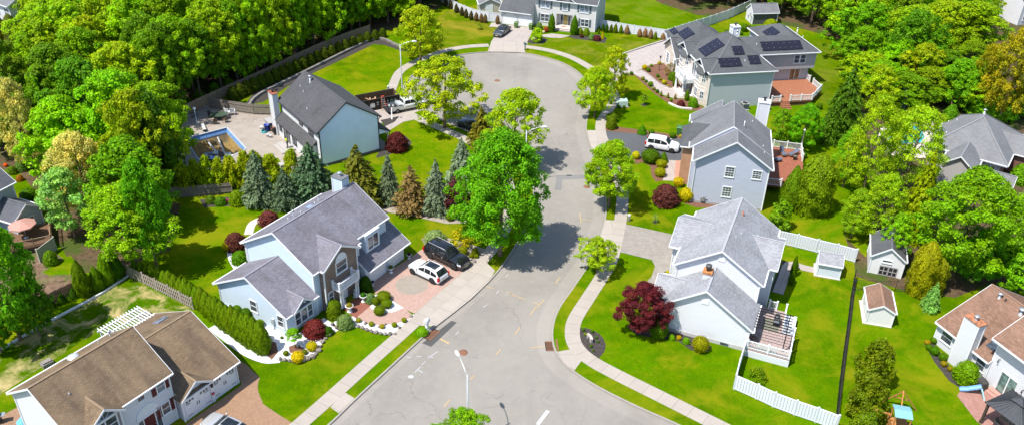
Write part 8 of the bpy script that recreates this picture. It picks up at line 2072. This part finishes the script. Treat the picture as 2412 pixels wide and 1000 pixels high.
tree((1543, 523), (1543, 506), 16, 'twig', (.12, .2, .04), 'tiny sapling with a mulch ring above the stone driveway', 'sapling', 'sapling', cb=.2)
tree((1128, 70), (1128, 54), 16, 'twig', (.1, .18, .02), 'tiny sapling on the dry lawn left of the grey sedan', 'sapling', 'sapling', cb=.2)
tree((1508, 782), (1492, 662), 120, 'maple', (.062, .010, .013), 'broad purple-red japanese maple in front of the white gable house', 'japanese maple', 'japanese_maple', cb=.12, idx=2)
GR = (.085, .205, .008)
for b, tp, w, kd, col, lab, cat, nm, cb in (
    ((1888, 352), (1882, 238), 84, 'maple', (.06, .205, .006), 'vivid green tree below the redwood deck railing', 'tree', 'broadleaf_tree', .1), ((1834, 335), (1832, 252), 58, 'airy', (.07, .18, .012), 'smaller olive-green tree left of the vivid green one', 'tree', 'broadleaf_tree', .08),
    ((1976, 318), (1996, 150), 112, 'cedar', (.035, .095, .012), 'dark layered conifer right of the redwood deck', 'conifer', 'conifer', .02), ((1948, 335), (1950, 232), 70, 'cedar', (.04, .11, .012), 'dark feathery conifer at the foot of the layered one', 'conifer', 'conifer', .02),
    ((1858, 492), (1857, 386), 52, 'flame', (.065, .155, .008), 'dark green flame-shaped arborvitae left of the broad one by the redwood deck', 'arborvitae', 'arborvitae', 0.), ((1908, 498), (1914, 358), 88, 'column', (.08, .165, .010), 'broad mottled arborvitae clump by the redwood deck', 'arborvitae', 'arborvitae', 0.),
    ((1832, 540), (1832, 472), 52, 'small', (.06, .17, .01), 'leafy green bush at the corner of the light grey roof', 'shrub', 'large_bush', .02),
    ((2022, 480), (2040, 208), 150, 'lace', (.11, .235, .010), 'tall feathery yellow-green tree left of the turquoise pool', 'tree', 'broadleaf_tree', .15), ((2085, 410), (2088, 255), 90, 'lace', (.11, .23, .012), 'slim feathery tree in front of the turquoise pool', 'tree', 'broadleaf_tree', .15), ((2120, 470), (2138, 236), 165, 'lace', (.12, .235, .014), 'feathery yellow-green tree drooping over the turquoise pool', 'tree', 'broadleaf_tree', .2), ((1985, 440), (1975, 290), 90, 'lace', (.075, .20, .010), 'green feathery tree above the broad arborvitae clump', 'tree', 'broadleaf_tree', .1),
    ((2055, 570), (2050, 395), 130, 'lace', (.10, .23, .010), 'yellow-green feathery tree above the white board fence', 'tree', 'broadleaf_tree', .1), ((2140, 560), (2150, 345), 110, 'cedar', (.12, .18, .003), 'golden-green drooping conifer beside the round maple', 'conifer', 'conifer', .05), ((2005, 560), (2015, 440), 80, 'lace', (.10, .22, .012), 'feathery tree at the end of the white board fence', 'tree', 'broadleaf_tree', .12),
    ((2240, 650), (2236, 372), 228, 'maple', (.068, .20, .006), 'large round vivid maple in front of the hip-roofed house', 'maple tree', 'maple_tree', .12), ((2385, 620), (2390, 430), 150, 'airy', (.11, .265, .012), 'yellow-green tree at the right edge below the hip-roofed house', 'tree', 'broadleaf_tree', .12), ((2300, 660), (2310, 520), 130, 'wood', (.06, .21, .010), 'green tree behind the red-brown roof ridge', 'tree', 'broadleaf_tree', .1), ((2390, 690), (2400, 560), 120, 'wood', (.075, .23, .010), 'green tree at the right edge above the red-brown roof', 'tree', 'broadleaf_tree', .1),
    ((2160, 690), (2165, 558), 62, 'column', (.16, .20, .012), 'mottled yellow-green column conifer right of the barn shed', 'conifer', 'conifer', 0.), ((2195, 690), (2198, 600), 44, 'column', (.13, .18, .014), 'thin mottled conifer behind the small pale one', 'conifer', 'conifer', 0.), ((2188, 728), (2187, 658), 48, 'spruce', (.12, .22, .045), 'small pale green spruce on the lawn by the chain-link fence', 'spruce', 'spruce_tree', .02),
    ((2046, 910), (2048, 790), 84, 'leyland', (.06, .112, .006), 'tallest of the three olive conifers beside the black bar fence', 'conifer', 'conifer', .02), ((2030, 985), (2030, 872), 86, 'leyland', (.06, .11, .006), 'middle one of the three olive conifers beside the black bar fence', 'conifer', 'conifer', .02), ((2028, 1040), (2028, 968), 70, 'leyland', (.06, .112, .006), 'lowest of the three olive conifers beside the black bar fence', 'conifer', 'conifer', .02),
    ((2095, 620), (2090, 490), 70, 'airy', (.09, .23, .01), 'bright green tree leaning over the barn shed roof', 'tree', 'broadleaf_tree', .2), ((2220, 330), (2215, 240), 50, 'mound', (.045, .15, .01), 'dense green shrub by the far end of the turquoise pool', 'shrub', 'large_bush', 0.), ((2115, 265), (2110, 195), 40, 'spruce', (.10, .16, .12), 'small blue-grey spruce beyond the turquoise pool', 'spruce', 'spruce_tree', .02), ((2185, 445), (2180, 390), 46, 'spruce', (.14, .19, .15), 'silvery spruce between the golden conifer and the round maple', 'spruce', 'spruce_tree', .02),
    ((2350, 290), (2352, 45), 135, 'airy', (.125, .165, .014), 'tall golden-green budding tree in the upper right', 'tree', 'broadleaf_tree', .12), ((2290, 260), (2300, 90), 60, 'airy', (.12, .16, .01), 'yellowish budding tree left of the golden-green one', 'tree', 'broadleaf_tree', .15),
    ((2240, 255), (2240, 130), 110, 'wood', (.065, .22, .010), 'round green tree above the hip-roofed house', 'tree', 'broadleaf_tree', .1), ((2330, 270), (2325, 215), 120, 'mound', (.07, .22, .012), 'wide bright shrub mass behind the hip roof', 'shrub', 'large_bush', 0.), ((2400, 270), (2400, 190), 110, 'wood', (.075, .22, .012), 'green tree at the right edge behind the hip roof', 'tree', 'broadleaf_tree', .05), ((2398, 430), (2405, 385), 50, 'mound', (.07, .19, .01), 'dark shrub at the right edge beside the brick wall', 'shrub', 'large_bush', 0.)):
    tree(b, tp, w, kd, col, lab, cat, nm, None, cb, trunk=kd not in ('flame', 'column', 'mound'))

for b, tp, w, kd, col, lab, cat, nm in (((12, 130), (10, 28), 46, 'column', (.06, .09, .012), 'dark conifer against the white house in the top left corner', 'conifer', 'conifer'), ((46, 135), (46, 30), 40, 'column', (.11, .12, .02), 'olive conifer right of the dark one by the top left house', 'conifer', 'conifer'),
    ((35, 260), (30, 85), 120, 'wood', (.068, .185, .006), 'rounded green tree below the two conifers in the top left corner', 'tree', 'broadleaf_tree'), ((105, 255), (108, 62), 110, 'wood', (.09, .22, .007), 'fresh green tree right of the white house in the top left corner', 'tree', 'broadleaf_tree'),
    ((-15, 330), (-10, 150), 130, 'wood', (.06, .18, .006), 'green tree on the left edge above the blossoming tree', 'tree', 'broadleaf_tree'), ((140, 330), (135, 140), 130, 'wood', (.075, .2, .007), 'green tree right of the higher blossoming tree', 'tree', 'broadleaf_tree')):
    tree(b, tp, w, kd, col, lab, cat, nm, None, .05, trunk=kd == 'wood')

def inside(p, poly):
    c = False; n = len(poly)
    for i in range(n):
        a, b = poly[i], poly[i - 1]
        if (a[1] > p.y) != (b[1] > p.y) and p.x < (b[0] - a[0]) * (p.y - a[1]) / (b[1] - a[1]) + a[0]: c = not c
    return c
def wood_fill(poly_px, spacing, hrange, cols, group, labels, keep=lambda p: True, seed=1, kinds=('wood',), cbr=(.06, .2)):
    poly = [tuple(G(*p))[:2] for p in poly_px]; rr = random.Random(seed); pts = []
    xs = [p[0] for p in poly]; ys = [p[1] for p in poly]
    for _ in range(6000):
        p = Vector((rr.uniform(min(xs), max(xs)), rr.uniform(min(ys), max(ys)), 0))
        if not inside(p, poly) or not keep(p): continue
        if any((p - q).length < spacing * rr.uniform(.85, 1.1) for q in pts): continue
        hh = rr.uniform(*hrange); v = Vector((p.x, p.y, hh - CAMH)); zc = v.dot(CAM_F); x = CX + FPX * v.dot(CAM_R) / zc; y = CY + FPX * v.dot(CAM_D) / zc
        if x < -140 or x > 2560 or y > 1100: continue
        yb_ = CY + FPX * Vector((p.x, p.y, -CAMH)).dot(CAM_D) / Vector((p.x, p.y, -CAMH)).dot(CAM_F)
        if yb_ < -170: continue
        pts.append(p); j = rr.randrange(len(cols))
        tree_at(p, hh, spacing * rr.uniform(1.5, 2.15), rr.choice(kinds), cols[j], labels[j], 'tree', 'broadleaf_tree', group + ', ' + ('mid green', 'fresh green', 'yellow-green', 'dark green')[j], rr.uniform(*cbr), jit=.16)
    return len(pts)
HID = [tuple(G(*q))[:2] for q in ((-160, -40), (135, -40), (130, 60), (125, 300), (-160, 320))]
WC = [(.068, .185, .006), (.095, .225, .007), (.115, .235, .008), (.048, .140, .008)]
hs_ = [(o.location.x, o.location.y) for o in S.objects if o.get('category') == 'house']
def clear(p):
    return all(math.hypot(p.x - x, p.y - y) > 9 for x, y in hs_)
n1 = wood_fill([(392, 285), (500, 228), (640, 160), (800, 90), (880, 66), (960, 40), (1030, -10), (1060, -60), (1080, -130), (-200, -130), (-200, 330), (20, 388), (110, 440), (250, 470), (300, 540), (345, 585), (392, 470)], 5.2, (11, 15.5), WC, 'trees of the left wood',
    ['mid green broadleaf tree of the dense wood left of the cul-de-sac', 'fresh bright green broadleaf tree of the dense wood left of the cul-de-sac', 'yellow-green broadleaf tree of the dense wood left of the cul-de-sac', 'dark green broadleaf tree of the dense wood left of the cul-de-sac'], lambda p: clear(p) and not inside(p, HID) and (p - G(75, 385)).length > 4 and (p - G(215, 480)).length > 6, 3, ('wood', 'wood', 'wood', 'airy'), (.06, .2))
n2 = wood_fill([(1000, -20), (1180, -10), (1180, -140), (1000, -140)], 7, (9, 12), WC, 'trees behind the grey house', ['mid green tree behind the stepped white fence at the top', 'fresh green tree behind the stepped white fence at the top', 'yellow-green tree behind the stepped white fence at the top', 'dark tree behind the stepped white fence at the top'], clear, 5)
n3 = wood_fill([(1440, -130), (1530, -20), (1570, 5), (1640, 22), (1690, 24), (1750, -5), (1800, -20), (1850, 55), (1920, 70), (1990, 90), (2012, 150), (2100, 170), (2110, 200), (2180, 190), (2290, 160), (2300, 60), (2600, 60), (2600, -130)], 6.0, (10, 14), WC, 'trees of the right wood',
    ['mid green broadleaf tree of the wood behind the solar house', 'fresh green broadleaf tree of the wood behind the solar house', 'yellow-green broadleaf tree of the wood behind the solar house', 'dark green broadleaf tree of the wood behind the solar house'], lambda p: all(math.hypot(p.x - x, p.y - y) > 7 for x, y in hs_), 8, ('wood', 'airy', 'wood'))
n4 = wood_fill([(2015, 160), (2110, 180), (2160, 210), (2290, 190), (2290, 250), (2230, 262), (2150, 260), (2060, 300), (2020, 260)], 4.6, (6, 9), WC, 'trees beyond the turquoise pool', ['mid green tree between the dark conifer and the hip roof', 'fresh green tree between the dark conifer and the hip roof', 'yellow-green tree between the dark conifer and the hip roof', 'dark green tree between the dark conifer and the hip roof'], clear, 9, ('wood', 'airy'))
print('wood trees', n1, n2, n3, n4)
for i, (x, y) in enumerate(((388, 285), (432, 256), (474, 235), (520, 213), (562, 196), (606, 178), (650, 156), (697, 134), (742, 112), (786, 92), (828, 74), (872, 62), (915, 52), (950, 36), (985, 14), (1015, -8))):
    j = (0, 1, 3, 1, 0, 1, 2)[i % 7]; p = G(x, y); p.z = 0
    tree_at(p, TR.uniform(12.5, 15.5), TR.uniform(7, 8.6), 'wood', WC[j], ('%s tree of the row right behind the long plank fence, counted from the pool' % ORD[i]), 'tree', 'broadleaf_tree', 'wood edge trees behind the plank fence', .3 if i < 4 else .1)
UG = [(415, 270), (440, 250), (470, 232), (505, 215), (540, 205), (590, 180), (640, 155)]
for i, (x, y) in enumerate(UG): shrub((x, y), 28, .8, 'mound', (.055, .15, .012), '%s understorey shrub among the trunks behind the long plank fence, from the pool' % ORD[i], 'shrub', 'shrub', 'understorey shrubs behind the plank fence')

cam = bpy.data.cameras.new('camera'); co = bpy.data.objects.new('camera', cam); C.objects.link(co)
cam.sensor_fit = 'HORIZONTAL'; cam.sensor_width = 36.; cam.lens = 36. * FPX / 2412.; cam.clip_start = .5; cam.clip_end = 3000
M = Matrix((CAM_R, -CAM_D, -CAM_F)).transposed().to_4x4(); M.translation = (0, 0, CAMH); co.matrix_world = M
S.camera = co
AZ, EL = R_(54), R_(61)
sd_ = Vector((math.sin(AZ) * math.cos(EL), math.cos(AZ) * math.cos(EL), -math.sin(EL)))
su = bpy.data.lights.new('sun', 'SUN'); su.energy = 4.9; su.angle = R_(.53); su.color = (1., .955, .88)
so = bpy.data.objects.new('sun', su); C.objects.link(so); so.rotation_euler = sd_.to_track_quat('-Z', 'Y').to_euler(); so.location = (-40, -20, 90)
w = bpy.data.worlds.new('World'); S.world = w; w.use_nodes = True
nt = w.node_tree; nt.nodes.clear(); sk = nt.nodes.new('ShaderNodeTexSky'); sk.sky_type = 'NISHITA'; sk.sun_disc = False; sk.sun_elevation = EL; sk.sun_rotation = math.atan2(-sd_.x, -sd_.y)
bg = nt.nodes.new('ShaderNodeBackground'); bg.inputs[1].default_value = .15; sk.ozone_density = 3; ow = nt.nodes.new('ShaderNodeOutputWorld'); nt.links.new(sk.outputs[0], bg.inputs[0]); nt.links.new(bg.outputs[0], ow.inputs[0])
S.view_settings.view_transform = 'Standard'; S.view_settings.look = 'None'; S.view_settings.exposure = .63; S.view_settings.gamma = 1
S.cycles.max_bounces = 6; S.cycles.transparent_max_bounces = 4; S.cycles.use_denoising = True
